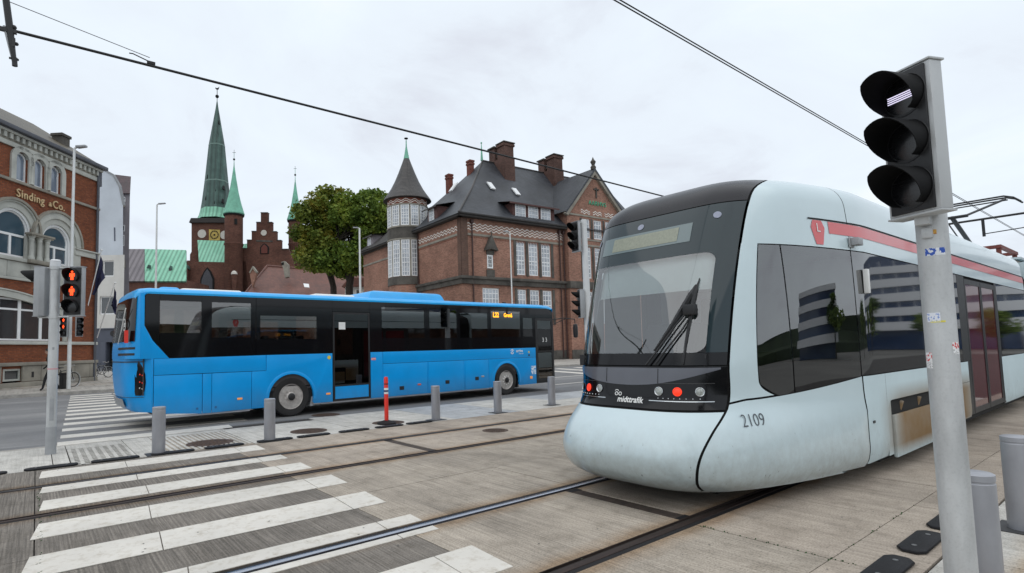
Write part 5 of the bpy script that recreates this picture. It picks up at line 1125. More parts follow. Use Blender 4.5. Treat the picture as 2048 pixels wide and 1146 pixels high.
# ---- sides
XD = 6.84                                             # first vertical joint
XE = 16.85
for sg in (1, -1):
    zb = lambda X: 0.886+0.075*min(1, max(0, (X-4.72)/0.42))+0.145*min(1, max(0, (X-5.14)/1.7))**1.25
    # pale corner pillar from the mask seam to the cab window
    sA = lambda z: (0.96+0.09*max(0, (1.13-z)/0.17)**2.2) if z < 1.25 else 0.96-0.015*(z-1.25)
    rows = []
    for kz in lin(0, 1, 40):
        row = []
        for q_ in lin(0, 1, 8):
            z = 1.0
            for _ in range(6):
                s = sc(z)+G+(sA(z)-sc(z)-G)*q_; z = zb(x_of_s(z, s))+0.012; z = z+(2.4255-z)*kz**1.6
            row.append(sfun(z, sg*s))
        rows.append(row)
    MB().grid(rows).build('corner_pillar', m_tram, tram, smooth=True, world=True)
    side_patch('front_skirt', 0.18, lambda X: zb(X)-0.006, lambda z: xseam(z)+0.012, XD-0.012, m_tram, sg, tp=1.3, n=40, step=0.04)
    # upper shell above the windows
    side_patch('roof_side_panel', 2.425, 3.25, lambda z: xseam(z)+0.012, XD-0.012+0.0, m_tram, sg, tp=1.3, n=30)
    side_patch('roof_side_panel', 2.425, 3.25, XD+0.0, XE, m_tram, sg, n=40)
    # cab side glass in two panes
    side_patch('cab_side_window', zb, 2.415, lambda z: x_of_s(z, sA(z))+0.012, 5.72, m_cabgl, sg, -0.004, n=12)
    side_patch('cab_side_window', zb, 2.415, 5.735, XD-0.012, m_cabgl, sg, -0.004, n=12)
    side_patch('passenger_window', 1.11, 2.415, XD+0.005, 9.2, m_tglass, sg, -0.004, n=16)
    side_patch('passenger_window', 1.11, 2.415, 9.21, 11.05, m_tglass, sg, -0.004, n=12)
    side_patch('passenger_window', 1.11, 2.415, 13.92, XE, m_tglass, sg, -0.004, n=12)
    # skirt: front piece, wheel cover region, rear piece
    side_patch('skirt_panel', 0.2, 1.10, XD+0.012, 7.47, m_tramb, sg, n=8, step=0.1)
    side_patch('skirt_panel', 0.80, 1.10, 7.475, 9.5, m_tramb, sg, n=12, step=0.08)
    side_patch('skirt_panel', 0.80, 1.10, 9.51, 11.3, m_tramb, sg, n=12, step=0.08)
    side_patch('skirt_panel', 0.27, 0.795, 10.7, 11.3, m_tramb, sg, n=6, step=0.08)
    side_patch('skirt_panel', 0.27, 1.10, 13.85, XE, m_tramb, sg, n=12)
    mb = MB(); r_ = 0.16; pts = []
    for k in range(7):
        a = R(90)*k/6; pts.append((7.475+r_-r_*math.cos(a), 0.80-r_+r_*math.sin(a)))
    y_ = YC-sg*(WH+0.001); mb.v = [(7.475, y_, 0.80)]+[(a, y_, b) for a, b in pts]; mb.f = [(0, k+1, k+2) for k in range(6)]
    mb.build('arch_corner', m_tramb, tram, world=True)
    bc = MB().box(7.66, 10.66, *sorted((YC-sg*(WH+0.012), YC-sg*(WH-0.03))), 0.16, 0.63).build('bogie_cover', m_tramb, tram, world=True, bevel=0.02)
    MB().box(7.5, 7.66, *sorted((YC-sg*(WH-0.14), YC-sg*(WH-0.02))), 0.2, 0.79).build('bogie_end', m_tramb, tram, world=True)
    for x in (8.05, 8.75, 9.7): MB().cyl((x, YC-sg*(WH-0.06), 0.66), (x, YC-sg*(WH-0.03), 0.76), 0.035, n=10).build('bogie_bolt', m_tramb, tram, world=True)
    # doors
    for a, b, nm in ((11.32, 11.5, 0), (11.52, 12.62, 1), (12.64, 13.74, 1)):
        y0, y1 = sorted((YC-sg*(WH-0.004), YC-sg*(WH-0.03)))
        if nm == 0: MB().box(11.06, 11.5, y0, y1, 0.8 if sg == 1 and False else 1.11, 2.415).box(11.31, 11.5, y0, y1, 0.3, 1.105).build('door_post', m_blk, tram, world=True); continue
        dr_ = MB().box(a, a+0.07, y0, y1, 0.3, 2.38).box(b-0.07, b, y0, y1, 0.3, 2.38).box(a+0.07, b-0.07, y0, y1, 2.30, 2.38).box(a+0.07, b-0.07, y0, y1, 0.3, 0.38).build('door', m_blk, tram, world=True)
        MB().box(a+0.07, b-0.07, y0+0.008, y1-0.008, 0.38, 2.30).build('door_glass', mat('red_tinted_glass', (0.10, 0.012, 0.018), 0.05, var=0, ior=1.8), dr_, world=True)
    MB().box(13.75, 13.91, *sorted((YC-sg*(WH-0.004), YC-sg*(WH-0.03))), 0.28, 2.415).build('door_post', m_blk, tram, world=True)
    MB().box(XD, XE, *sorted((YC-sg*0.5, YC-sg*(WH-0.05))), 0.28, 0.36).build('underframe_shade', m_gapm, tram, world=True) if False else None
    if sg == 1: side_patch('red_stripe', 2.575, 2.70, 6.47, XE, mat('tram_red_stripe', (0.62, 0.085, 0.09), 0.35, var=0.06, coat=0.4), sg, 0.004, n=50)
    side_patch('gutter_line', 2.706, 2.722, 6.15, XE, m_gapm, sg, 0.007, n=50, step=0.01)
    # red hexagon badge with white L
    z0_, z1_ = 2.45, 2.70
    px_ = [(6.19, 0.5), (6.24, 1.0), (6.34, 1.0), (6.395, 0.5), (6.345, 0.0), (6.245, 0.0)]
    px_ = [(6.18, 0.70), (6.22, 1.0), (6.36, 1.0), (6.40, 0.70), (6.345, 0.0), (6.235, 0.0)]
    mb = MB(); mb.v = [tuple(xside(z0_+(z1_-z0_)*k_, X, sg, 0.005)) for X, k_ in px_]; mb.f = [tuple(range(6))]
    bd = mb.build('line_badge', MATS['tram_red_stripe'], tram, world=True)
    o_ = xside(2.58, 6.29, sg, 0.008); xa_ = (xside(2.58, 6.33, sg)-xside(2.58, 6.25, sg)).normalized()*sg; za_ = (xside(2.62, 6.29, sg)-xside(2.55, 6.29, sg)).normalized()
    text('badge_letter', 'L', 0.13, frame(o_, xa_, za_), m_white, bd, ext=0.0006, world=True)
    # roof camera and lamp on the window
    o_ = xside(2.50, 6.84, sg, 0.0); MB(Matrix.Translation(o_)).box(-0.05, 0.06, *sorted((0, -0.02*sg)), -0.05, 0.06).box(-0.04, 0.10, *sorted((-0.02*sg, -0.09*sg)), -0.03, 0.05).build('side_camera', m_galvd, tram, world=True, bevel=0.01)
    o_ = xside(2.10, 7.02, sg, 0.0); MB(Matrix.Translation(o_)).box(0, 0.05, *sorted((0, -0.05*sg)), -0.13, 0.13).build('door_lamp', m_white, tram, world=True, bevel=0.01)
    o_ = xside(1.1, 5.02, sg, 0.0)
    o_ = xside(0.62, 7.0, sg, 0.0); MB(Matrix.Translation(o_)).box(-0.02, 0.03, *sorted((0, -0.01*sg)), -0.012, 0.012).build('latch', m_blk, tram, world=True)
    # fleet number
    s_ = 0.975; z_ = 0.735
    xa_ = (sfun(z_, s_+0.05)-sfun(z_, s_-0.05)).normalized() if sg == 1 else None
    if sg == 1: text('fleet_number', '2109', 0.165, frame(sfun(z_, s_, 0.004), xa_, (sfun(z_+0.03, s_)-sfun(z_-0.03, s_)).normalized()), mat('dark_grey_print', (0.07, 0.08, 0.09), 0.5), tram, ext=0.0006, world=True, xs=0.82, offset=-0.002)
# roof
rows = []
for X in lin(6.3, XE, 20): rows.append([(X, YC+s, 3.25) for s in lin(-0.6, 0.6, 4)])
MB().grid(rows).build('roof', m_tram, tram, world=True)
MB().box(7.2, 12.0, YC-0.55, YC+0.55, 3.25, 3.30).box(12.4, 16.0, YC-0.55, YC+0.55, 3.25, 3.32).build('roof_equipment', m_galvd, tram, world=True, bevel=0.02)
MB().box(4.95, 7.0, YC-0.7, YC+0.7, 0.12, 0.28).box(7.0, XE, YC-1.1, YC+1.1, 0.14, 0.36).box(6.95, 7.6, YC-1.2, YC+1.2, 0.2, 0.34).build('underframe_shade', m_gapm, tram, world=True)  # black underframe boxes, set low to block light and deepen the shadow below
MB().box(7.5, 10.7, YC-1.2, YC-1.0, 0.12, 0.8).box(7.5, 10.7, YC+1.0, YC+1.2, 0.12, 0.8).build('bogie_frame', m_gapm, tram, world=True)
for x in (8.2, 10.0):
    for y_ in (NEAR_R, NEAR_L): MB().lathe([(0.3, -0.06), (0.31, 0.06), (0.001, 0.06)], (x, y_, 0.305), 24, 'Y').build('wheel', m_rust, tram, world=True)
# bellows and second car
rows = []
for k in range(17):
    X = 16.86+0.055*k; w_ = 1.24 if k % 2 else 1.16
    rows.append([(X, YC+a*w_, b) for a, b in ((1, 0.35), (1, 2.7), (0.92, 2.95), (0.6, 3.1 if k % 2 else 3.04), (-0.6, 3.1 if k % 2 else 3.04), (-0.92, 2.95), (-1, 2.7), (-1, 0.35))])
MB().grid(rows).build('bellows', mat('bellows_rubber', (0.012, 0.012, 0.013), 0.8, var=0.2), tram, world=True)
def ring(X, z0, z1, m, nm, zz, x2):
    pass
for sg in (1, -1):
    MBX = MB(); zs = zrange(2.425, 3.25, 0.12)
    MB().grid([[(X, YC-sg*interp(TAB, z)[3], z) for X in lin(17.8, 28, 8)] for z in zs]).build('roof_side_panel', m_tram, tram, smooth=True, world=True)
    MB().box(17.8, 28, *sorted((YC-sg*WH, YC-sg*(WH-0.03))), 0.27, 1.10).build('skirt_panel', m_tram, tram, world=True)
    MB().box(17.8, 28, *sorted((YC-sg*(WH-0.004), YC-sg*(WH-0.03))), 1.11, 2.42).build('passenger_window', m_tglass, tram, world=True)
    if sg == 1: MB().box(17.8, 28, *sorted((YC-sg*(WH+0.001), YC-sg*(WH-0.003))), 2.575, 2.70).build('red_stripe', MATS['tram_red_stripe'], tram, world=True)
MB().box(17.8, 28, YC-1.2, YC+0.9, 3.2, 3.25).box(17.8, 17.85, YC-1.29, YC+1.29, 0.3, 3.12).build('roof', m_tram, tram, world=True)
# pantograph
m_pan = mat('pantograph_red', (0.16, 0.035, 0.025), 0.6, var=0.3, scale=9)
pg = MB()
for x in (18.9, 21.0): pg.box(x-0.06, x+0.06, YC-0.75, YC+0.75, 3.62, 3.70)
for y_ in (YC-0.72, YC+0.72): pg.box(18.8, 21.1, y_-0.04, y_+0.04, 3.62, 3.70)
for x in (18.9, 21.0):
    for y_ in (YC-0.7, YC+0.7): pg.cyl((x, y_, 3.2), (x, y_, 3.62), 0.05, n=8)
pan = pg.build('pantograph', m_pan, tram, world=True)
kx, kz_ = 18.0, 4.35
a = MB()
a.tube([(20.8, YC, 3.75), (18.3, YC, 4.45)], 0.05, 8).tube([(18.3, YC-0.25, 4.45), (20.0, YC-0.75, 5.0)], 0.028, 8).tube([(18.3, YC+0.25, 4.45), (20.0, YC+0.75, 5.0)], 0.028, 8).tube([(18.3, YC-0.3, 4.45), (18.3, YC+0.3, 4.45)], 0.04, 8).tube([(20.4, YC+0.1, 3.75), (18.5, YC+0.1, 4.3)], 0.015, 6)
a.build('pantograph_arm', m_blk, pan, world=True)
b = MB()
for x in (19.85, 20.15): b.tube([(x, YC-1.05, 4.86), (x, YC-0.92, 4.99), (x, YC-0.75, 5.06), (x, YC+0.75, 5.06), (x, YC+0.92, 4.99), (x, YC+1.05, 4.86)], 0.022, 6)
b.tube([(20.0, YC-0.8, 4.97), (20.0, YC+0.8, 4.97)], 0.018, 6); b.build('collector_bow', m_blk, pan, world=True)
# catenary bracket arm far behind the pantograph
cb = thing('catenary_arm', 'black horizontal bracket arm carrying the tram wires behind the pantograph', 'bracket arm', (30, -2, 0))
MB().cyl((30, -2.5, 0), (30, -2.5, 7.5), 0.12, 0.09, n=14).build('mast', m_galvd, cb, world=True)
MB().tube([(30, -2.5, 6.1), (30, 6.2, 6.1)], 0.045, 8).tube([(30, 4.6, 6.1), (30, 4.6, 5.4)], 0.05, 8).tube([(30, 4.6, 5.5), (30, 2.3, 5.6), (30, 1.2, 5.35)], 0.02, 6).tube([(30, 0.9, 6.1), (30, 0.9, 5.8)], 0.03, 6).build('arm', m_blk, cb, world=True)

ca = thing('catenary_arm', 'black bracket arm over the tracks left of the camera, mirrored in the tram windscreen', 'bracket arm', (-4.5, 12, 0))
MB().cyl((-4.5, 12.6, 0), (-4.5, 12.6, 7.5), 0.12, 0.09, n=14).build('mast', m_galvd, ca, world=True)
MB().tube([(-4.5, 12.6, 5.95), (-4.5, 1.0, 5.95)], 0.05, 8).tube([(-4.5, 7.0, 5.95), (-4.5, 7.0, 5.5), (-4.5, 8.6, 5.35)], 0.025, 6).tube([(-4.5, 3.0, 5.95), (-4.5, 3.0, 5.5), (-4.5, 4.6, 5.35)], 0.025, 6).build('arm', m_blk, ca, world=True)
# ---------------------------------------------------------------- buildings
m_brick_o = brick_mat('orange_brick', (0.38, 0.115, 0.05), (0.24, 0.07, 0.035), (0.17, 0.09, 0.06), stain=0.35)
m_brick_p = brick_mat('pink_brick', (0.54, 0.255, 0.18), (0.31, 0.135, 0.095), (0.36, 0.27, 0.21), stain=0.42, sscale=0.25)
m_brick_c = brick_mat('church_brick', (0.23, 0.095, 0.065), (0.14, 0.055, 0.042), (0.13, 0.085, 0.065), bw=0.5, bh=0.2, ms=0.03, stain=0.5, sscale=0.12)
m_stone = mat('grey_limestone', (0.43, 0.435, 0.395), 0.75, var=0.2, scale=1.2, bump=0.15, bscale=14)
m_stonew = mat('weathered_stone', (0.26, 0.24, 0.20), 0.85, var=0.3, scale=1.2, bump=0.2, bscale=10)
m_stoned = mat('sooty_stone', (0.085, 0.078, 0.068), 0.9, var=0.5, scale=0.9, bump=0.25, bscale=9, spots=0.3)
m_wframe = mat('white_window_frame', (0.76, 0.77, 0.77), 0.5, var=0.04)
m_wglass = mat('window_glass', (0.03, 0.034, 0.038), 0.05, var=0, ior=1.9)
m_wglasst = mat('window_glass_sky_tint', (0.33, 0.36, 0.40), 0.08, var=0.5, scale=0.8, ior=2.0)  # pale base colour stands in for bright sky reflected in the panes
m_slate = None
def slate_mat(name, c1, c2, row=0.22, wid=0.3):
    m, t_, p = nodes_of(name); p.inputs['Roughness'].default_value = 0.5
    tcn = t_.nodes.new('ShaderNodeTexCoord'); s = t_.nodes.new('ShaderNodeSeparateXYZ'); t_.links.new(tcn.outputs['Object'], s.inputs[0])
    a = t_.nodes.new('ShaderNodeMath'); t_.links.new(s.outputs[0], a.inputs[0]); t_.links.new(s.outputs[1], a.inputs[1])
    cb = t_.nodes.new('ShaderNodeCombineXYZ'); t_.links.new(a.outputs[0], cb.inputs[0]); t_.links.new(s.outputs[2], cb.inputs[1])
    b = t_.nodes.new('ShaderNodeTexBrick'); t_.links.new(cb.outputs[0], b.inputs['Vector']); b.inputs['Scale'].default_value = 1
    b.inputs['Brick Width'].default_value = wid; b.inputs['Row Height'].default_value = row; b.inputs['Mortar Size'].default_value = 0.018
    b.inputs['Color1'].default_value = (*c1, 1); b.inputs['Color2'].default_value = (*c2, 1); b.inputs['Mortar'].default_value = tuple(c*0.45 for c in c1)+(1,)
    n = add_noise(t_, 0.4, 7); r = ramp(t_, n.outputs['Fac'], [(0.3, (0.65,)*3), (0.7, (1.25,)*3)]); o = mul(t_, b.outputs['Color'], r.outputs[0]); t_.links.new(o.outputs[2], p.inputs['Base Color'])
    bp = t_.nodes.new('ShaderNodeBump'); bp.inputs['Strength'].default_value = 0.5; bp.inputs['Distance'].default_value = 0.02; bp.invert = True
    t_.links.new(b.outputs['Fac'], bp.inputs['Height']); t_.links.new(bp.outputs[0], p.inputs['Normal']); MATS[name] = m; return m
m_slate = slate_mat('grey_slate', (0.032, 0.036, 0.044), (0.052, 0.057, 0.067))
m_slateb = slate_mat('brown_slate', (0.05, 0.046, 0.044), (0.07, 0.062, 0.058), 0.18, 0.2)
m_tile = slate_mat('red_tile', (0.17, 0.065, 0.045), (0.12, 0.048, 0.035), 0.35, 0.3)
m_cop = mat('green_copper', (0.16, 0.42, 0.30), 0.6, var=0.25, scale=0.5)
m_copd = seam_mat('dark_copper', (0.035, 0.072, 0.062), (0.065, 0.125, 0.105), n=22)
m_copl = seam_mat('light_copper', (0.17, 0.42, 0.29), (0.24, 0.52, 0.37), n=26)
m_lead = seam_mat('grey_seam_roof', (0.14, 0.125, 0.135), (0.19, 0.17, 0.18), n=22)
m_pipe = mat('drain_pipe', (0.05, 0.022, 0.018), 0.6, var=0.2)
m_pipeg = mat('grey_pipe', (0.07, 0.075, 0.09), 0.5, var=0.2)
def arc_pts(xc, zc, r, n=14, a0=180, a1=0): return [(xc+r*math.cos(R(a0+(a1-a0)*i/n)), zc+r*math.sin(R(a0+(a1-a0)*i/n))) for i in range(n+1)]
def arch_ring(T, xc, zs, r0, r1, y0, y1, zb=None, name='arch', m=None, par=None, n=16):
    mb = MB(T); P = arc_pts(xc, zs, r0, n); Q = arc_pts(xc, zs, r1, n)
    if zb is not None: P = [(xc-r0, zb)]+P+[(xc+r0, zb)]; Q = [(xc-r1, zb)]+Q+[(xc+r1, zb)]
    for i in range(len(P)-1): mb.prism([P[i], P[i+1], Q[i+1], Q[i]], y0, y1)
    return mb.build(name, m, par, smooth=False)
def spandrel(mb, xc, zs, r, x0, x1, z1, y, n=16):
    P = arc_pts(xc, zs, r, n)
    for i in range(n):
        a, b = P[i], P[i+1]; mb.quad((a[0], y, a[1]), (b[0], y, b[1]), (b[0], y, z1), (a[0], y, z1))
# ---- arched brick building at the left edge
OB = (-1.317, 33.494, 0); RB = math.atan2(0.74943, 0.66208)
br = thing('brick_building', 'orange brick building with pale stone arched windows at the left edge', 'building', OB, RB)
I4 = Matrix.Identity(4)
XA, XB = -9.0, 6.05
holes = []
tw = [(0.42, 1.12), (1.48, 2.14), (2.52, 3.2)]
A1, A2 = (0.42, 7.72, 0.93), (3.10, 7.55, 0.86)
mb = MB()
holes = [(-5.2, 3.62, 2.34, 4.42)]+[(a, b, 10.17, 11.62) for a, b in tw]+[(A1[0]-1.02, A1[0]+1.02, 6.40, 8.80), (A2[0]-1.0, A2[0]+1.0, 6.40, 8.62)]+[(0.1, 1.12, 0.3, 1.0), (-4.6, -2.4, 6.4, 8.8)]
wall(mb, XA, XB, 0.1, 12.0, holes, 0.28)
mb.quad((XB, 0, 0.1), (XB, 9, 0.1), (XB, 9, 12.0), (XB, 0, 12.0)).quad((XA, 0, 0.1), (XA, 9, 0.1), (XA, 9, 12.0), (XA, 0, 12.0)).quad((XA, 9, 0.1), (XB, 9, 0.1), (XB, 9, 12.0), (XA, 9, 12.0))
mb.build('wall', m_brick_o, br)
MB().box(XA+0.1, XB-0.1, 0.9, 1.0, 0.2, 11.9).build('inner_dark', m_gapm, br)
# plinth of stone blocks
x = XA
while x < XB-0.05:
    x2 = min(x+1.12, XB+0.05)
    if not (0.02 < (x+x2)/2 < 1.2): MB().box(x+0.01, x2-0.01, -0.10, 0.0, 0.36, 1.12).build('plinth_block', m_stonew, br, bevel=0.015)
    x = x2
MB().box(XA, XB+0.06, -0.16, 0.0, 0.1, 0.34).build('plinth_foot', m_stonew, br, bevel=0.02)
MB().box(XA, XB+0.09, -0.16, 0.0, 1.13, 1.30).build('plinth_cap', m_stonew, br, bevel=0.02)
window(br, I4, 0.14, 1.08, 0.42, 1.0, 0.02, 1, 1, m_stone, m_wglass, fw=0.09, th=0.1, name='basement_window')
MB().box(1.62, 1.74, -0.115, -0.09, 0.55, 0.82).build('vent_slot', m_blk, br)
# sills, bands
MB().box(XA, XB+0.05, -0.14, 0.0, 2.16, 2.33).build('ground_sill', m_stone, br, bevel=0.02)
x = XA
while x < 4.0:
    MB().box(x+0.01, min(x+1.3, 4.2)-0.01, -0.06, 0.0, 5.42, 6.18).build('parapet_panel', m_stone, br, bevel=0.015); x += 1.3
MB().box(XA, 4.25, -0.15, 0.0, 6.2, 6.38).box(XA, 4.25, -0.11, 0.0, 5.28, 5.41).build('window_ledge', m_stone, br, bevel=0.02)
MB().box(4.25, XB+0.04, -0.12, 0, 7.12, 7.42).box(4.25, XB+0.08, -0.2, 0, 7.42, 7.50).build('stone_band', m_stone, br, bevel=0.02)
MB().box(XA, XB+0.05, -0.12, 0.0, 10.02, 10.16).build('string_course', m_stonew, br, bevel=0.02)
# ground floor: shallow arch over a wide window
mb = MB(); n = 20; xc, rr, zc = -0.8, 12.5, -8.05
for i in range(n):
    a, b = -5.3+9.0*i/n, -5.3+9.0*(i+1)/n
    f = lambda x, r: zc+math.sqrt(r*r-(x-xc)**2)
    mb.prism([(a, f(a, rr)), (b, f(b, rr)), (b, f(b, rr+0.30)), (a, f(a, rr+0.30))], -0.10, 0.05)
    mb.prism([(a, f(a, rr+0.31)), (b, f(b, rr+0.31)), (b, f(b, rr+0.38)), (a, f(a, rr+0.38))], -0.14, 0.0)
mb.build('shallow_arch', m_stone, br)
for i, (a, b) in enumerate(((-5.15, -3.9), (-3.9, -2.65), (-2.65, -1.4), (-1.4, -0.15), (-0.15, 1.03), (1.03, 2.3), (2.3, 3.58))):
    window(br, I4, a, b, 2.36, 4.40, 0.10, 1, [0.74], m_wframe, m_wglass, fw=0.085, mw=0.09, name='shop_window')
MB().box(3.6, 3.85, -0.1, 0.0, 2.34, 4.3).build('window_pier', m_stone, br, bevel=0.02)
# the two great arches
for (xc, zs, r) in (A1, A2, (-3.5, 7.72, 0.93)):
    rr1 = 1.55 if xc < 2 else 1.72
    arch_ring(I4, xc, zs, r+0.12, r+0.42, -0.02, 0.20, None, 'inner_arch', m_stone, br)
    arch_ring(I4, xc, zs, r+0.42, rr1-0.12, -0.10, 0.12, None, 'archivolt', m_stone, br)
    arch_ring(I4, xc, zs, rr1-0.12, rr1, -0.17, 0.0, None, 'hood_mould', m_stonew, br)
    arch_ring(I4, xc, zs, r, r+0.12, 0.06, 0.2, 6.40, 'window_moulding', m_wframe, br)
    wf = MB(); P = arc_pts(xc, zs, r-0.07, 16); Q = arc_pts(xc, zs, r, 16)
    for i in range(16): wf.prism([P[i], P[i+1], Q[i+1], Q[i]], 0.15, 0.22)
    wf.box(xc-r, xc-r+0.09, 0.15, 0.22, 6.42, zs).box(xc+r-0.09, xc+r, 0.15, 0.22, 6.42, zs).box(xc-r+0.09, xc+r-0.09, 0.15, 0.22, 6.42, 6.52).box(xc-r+0.09, xc+r-0.09, 0.14, 0.22, zs-0.28, zs-0.17).box(xc-0.06, xc+0.06, 0.14, 0.22, 6.52, zs-0.28)
    wf = wf.build('arched_window', m_wframe, br)
    pn = MB(); pn.prism([(xc-r+0.05, 6.45), (xc+r-0.05, 6.45)]+[(a, b) for a, b in reversed(arc_pts(xc, zs, r-0.05, 16))], 0.19, 0.2)
    pn.build('pane', mat('blue_window_glass', (0.05, 0.09, 0.12), 0.05, var=0, ior=2.0), wf)
# jambs and colonnettes
for xj in (-0.95, 4.45): MB().box(xj-0.28, xj+0.28, -0.06, 0.1, 6.4, 7.6).build('arch_jamb', m_stone, br, bevel=0.02)
MB().box(1.32-0.15, 2.4, -0.02, 0.12, 6.38, 7.55).build('arch_pier', m_stone, br)
for xc in (1.32, 1.80, 2.28):
    MB().lathe([(0.15, 6.38), (0.16, 6.45), (0.12, 6.55), (0.105, 6.62), (0.10, 7.30), (0.13, 7.36), (0.11, 7.42), (0.18, 7.56), (0.19, 7.60)], (xc, -0.16, 0), 14).build('colonnette', m_stone, br, smooth=True)
MB().box(1.08, 2.55, -0.38, 0.0, 7.61, 7.72).box(1.14, 2.5, -0.34, 0, 7.54, 7.61).build('impost_slab', m_stonew, br, bevel=0.02)
MB().box(1.12, 2.50, -0.34, 0.0, 6.2, 6.38).build('colonnette_base', m_stonew, br, bevel=0.02)
# upper triple window
for (a, b) in tw:
    xc = (a+b)/2; r = (b-a)/2; zs = 11.62-r
    arch_ring(I4, xc, zs, r+0.02, r+0.30, -0.10, 0.1, 10.17, 'upper_arch', m_stone, br, 12)
    mb = MB(); spandrel(mb, xc, zs, r, a, b, 11.63, 0.02); mb.build('spandrel', m_stone, br)
    wf = MB(); P = arc_pts(xc, zs, r-0.08, 12); Q = arc_pts(xc, zs, r, 12)
    for i in range(12): wf.prism([P[i], P[i+1], Q[i+1], Q[i]], 0.10, 0.18)
    wf.box(a, a+0.08, 0.10, 0.18, 10.18, zs).box(b-0.08, b, 0.10, 0.18, 10.18, zs).box(a+0.08, b-0.08, 0.10, 0.18, 10.18, 10.27); wf = wf.build('arched_window', m_wframe, br)
    MB().prism([(a+0.04, 10.2), (b-0.04, 10.2)]+[q for q in reversed(arc_pts(xc, zs, r-0.04, 12))], 0.14, 0.15).build('pane', mat('sky_window_glass', (0.16, 0.20, 0.26), 0.06, var=0.2, scale=1, ior=2.0), wf)
for xj in (1.30, 2.33): MB().lathe([(0.10, 10.17), (0.07, 10.3), (0.07, 10.95), (0.11, 11.1)], (xj, -0.1, 0), 10).build('small_column', m_stone, br, smooth=True)
# cornice with dentils, gutter, roof
MB().box(XA, XB+0.05, -0.10, 0.0, 11.72, 11.95).box(XA, XB+0.10, -0.22, 0.0, 12.32, 12.45).build('cornice', m_stone, br, bevel=0.02)
MB().box(XA, XB, -0.06, 0.0, 11.95, 12.32).build('frieze', m_stonew, br)
x = XA+0.1
while x < XB: MB().box(x, x+0.16, -0.17, -0.06, 12.05, 12.30).build('dentil', m_stone, br); x += 0.34
MB().box(XA, XB+0.25, -0.42, -0.02, 12.46, 12.66).build('gutter', m_pipeg, br, bevel=0.03)
m_rooft = slate_mat('mossy_roof', (0.095, 0.075, 0.04), (0.07, 0.055, 0.035))
MB().add([(XA, -0.3, 12.62), (XB+0.2, -0.3, 12.62), (XB+0.2, 4.4, 15.6), (XA, 4.4, 15.6), (XA, 9.3, 12.6), (XB+0.2, 9.3, 12.6)], [(0, 1, 2, 3), (3, 2, 5, 4), (1, 5, 2), (0, 3, 4)]).build('roof', m_rooft, br)
ch = MB().box(4.9, 5.5, 1.4, 2.0, 13.0, 14.2).box(4.84, 5.56, 1.34, 2.06, 14.2, 14.35).build('chimney', m_stoned, br)
MB().cyl((5.86, -0.12, 0.1), (5.86, -0.12, 12.4), 0.06, n=10).cyl((6.12, 0.05, 1.0), (6.12, 0.05, 12.4), 0.07, n=10).box(5.99, 6.2, -0.1, 0.25, 11.5, 12.5).build('drain_pipe', m_pipeg, br, smooth=True)
MB().box(6.06, 6.16, 0.25, 0.75, 0.2, 12.0).build('corner_strip', m_stone, br)
# gold lettering
m_gold = mat('gold_letters', (0.62, 0.46, 0.26), 0.4, 0.4, var=0.1)
text('shop_lettering', 'Sinding', 0.58, frame((0.46, -0.06, 9.36), (1, 0, 0), (0, 0, 1), (0, -1, 0)), m_gold, br, ext=0.03, align='LEFT', offset=0.004, xs=0.9, spacing=1.12)
text('shop_lettering', '&', 0.30, frame((2.42, -0.06, 9.38), (1, 0, 0), (0, 0, 1), (0, -1, 0)), m_gold, br, ext=0.03, align='LEFT', offset=0.006)
text('shop_lettering', 'Co.', 0.58, frame((2.66, -0.06, 9.36), (1, 0, 0), (0, 0, 1), (0, -1, 0)), m_gold, br, ext=0.03, align='LEFT', offset=0.004, xs=0.9, spacing=1.1)
# flags on leaning poles
m_navy = mat('navy_flag', (0.012, 0.014, 0.05), 0.8, var=0.3, scale=3)
def flag(px0, py0, px1, py1, D, pts, label, D1=None):
    a = at(px0, py0, D); b = at(px1, py1, (D1 or D)-0.6); t_ = thing('flag', label, 'flag', tuple(a))
    MB().tube([a, b], 0.028, 8).ball(tuple(b), 0.06, 8).build('flag_pole', m_wframe, t_, world=True, smooth=True)
    P = [at(px, py, D-0.35+0.06*(k % 3)) for k, (px, py) in enumerate(pts)]
    n = len(P)//2; rows = []
    for i in range(n):
        p0, p1 = P[i], P[-1-i]; rows.append([p0.lerp(p1, s)+FW*0.07*math.sin(s*9+i*1.3) for s in lin(0, 1, 8)])
    MB().grid(rows).build('flag_cloth', m_navy, t_, world=True, smooth=True, solid=0.01)
    return t_
flag(166, 652, 203, 500, 31.5, [(184, 588), (190, 570), (192, 545), (198, 525), (203, 512), (209, 555), (204, 562), (199, 572), (194, 583), (187, 590)], 'navy flag bunched on the taller leaning pole beside the arched brick building')
flag(194, 676, 230, 566, 34, [(223, 606), (226, 595), (228, 585), (230, 574), (233, 600), (234.5, 631), (230, 628), (224, 615)], 'narrow navy flag on the lower leaning pole in front of the white house')
# ---- helper for things facing the square: local x right, y away, z up, at depth D
class VF:
    def __init__(s, px0, D): o = at(px0, 690, D); s.o = Vector((o.x, o.y, 0)); s.D = D; s.i = (Matrix.Translation(s.o) @ Matrix.Rotation(VRZ, 4, 'Z')).inverted()
    def p(s, px, py, dy=0.0): q = s.i @ at(px, py, s.D+dy); return (q.x, q.z)
    def poly(s, pts, dy=0.0): return [s.p(a, b, dy) for a, b in pts]
def skew(mb, k=-0.66):
    mb.v = [(x+k*y_, y_, z) for x, y_, z in mb.v]; return mb
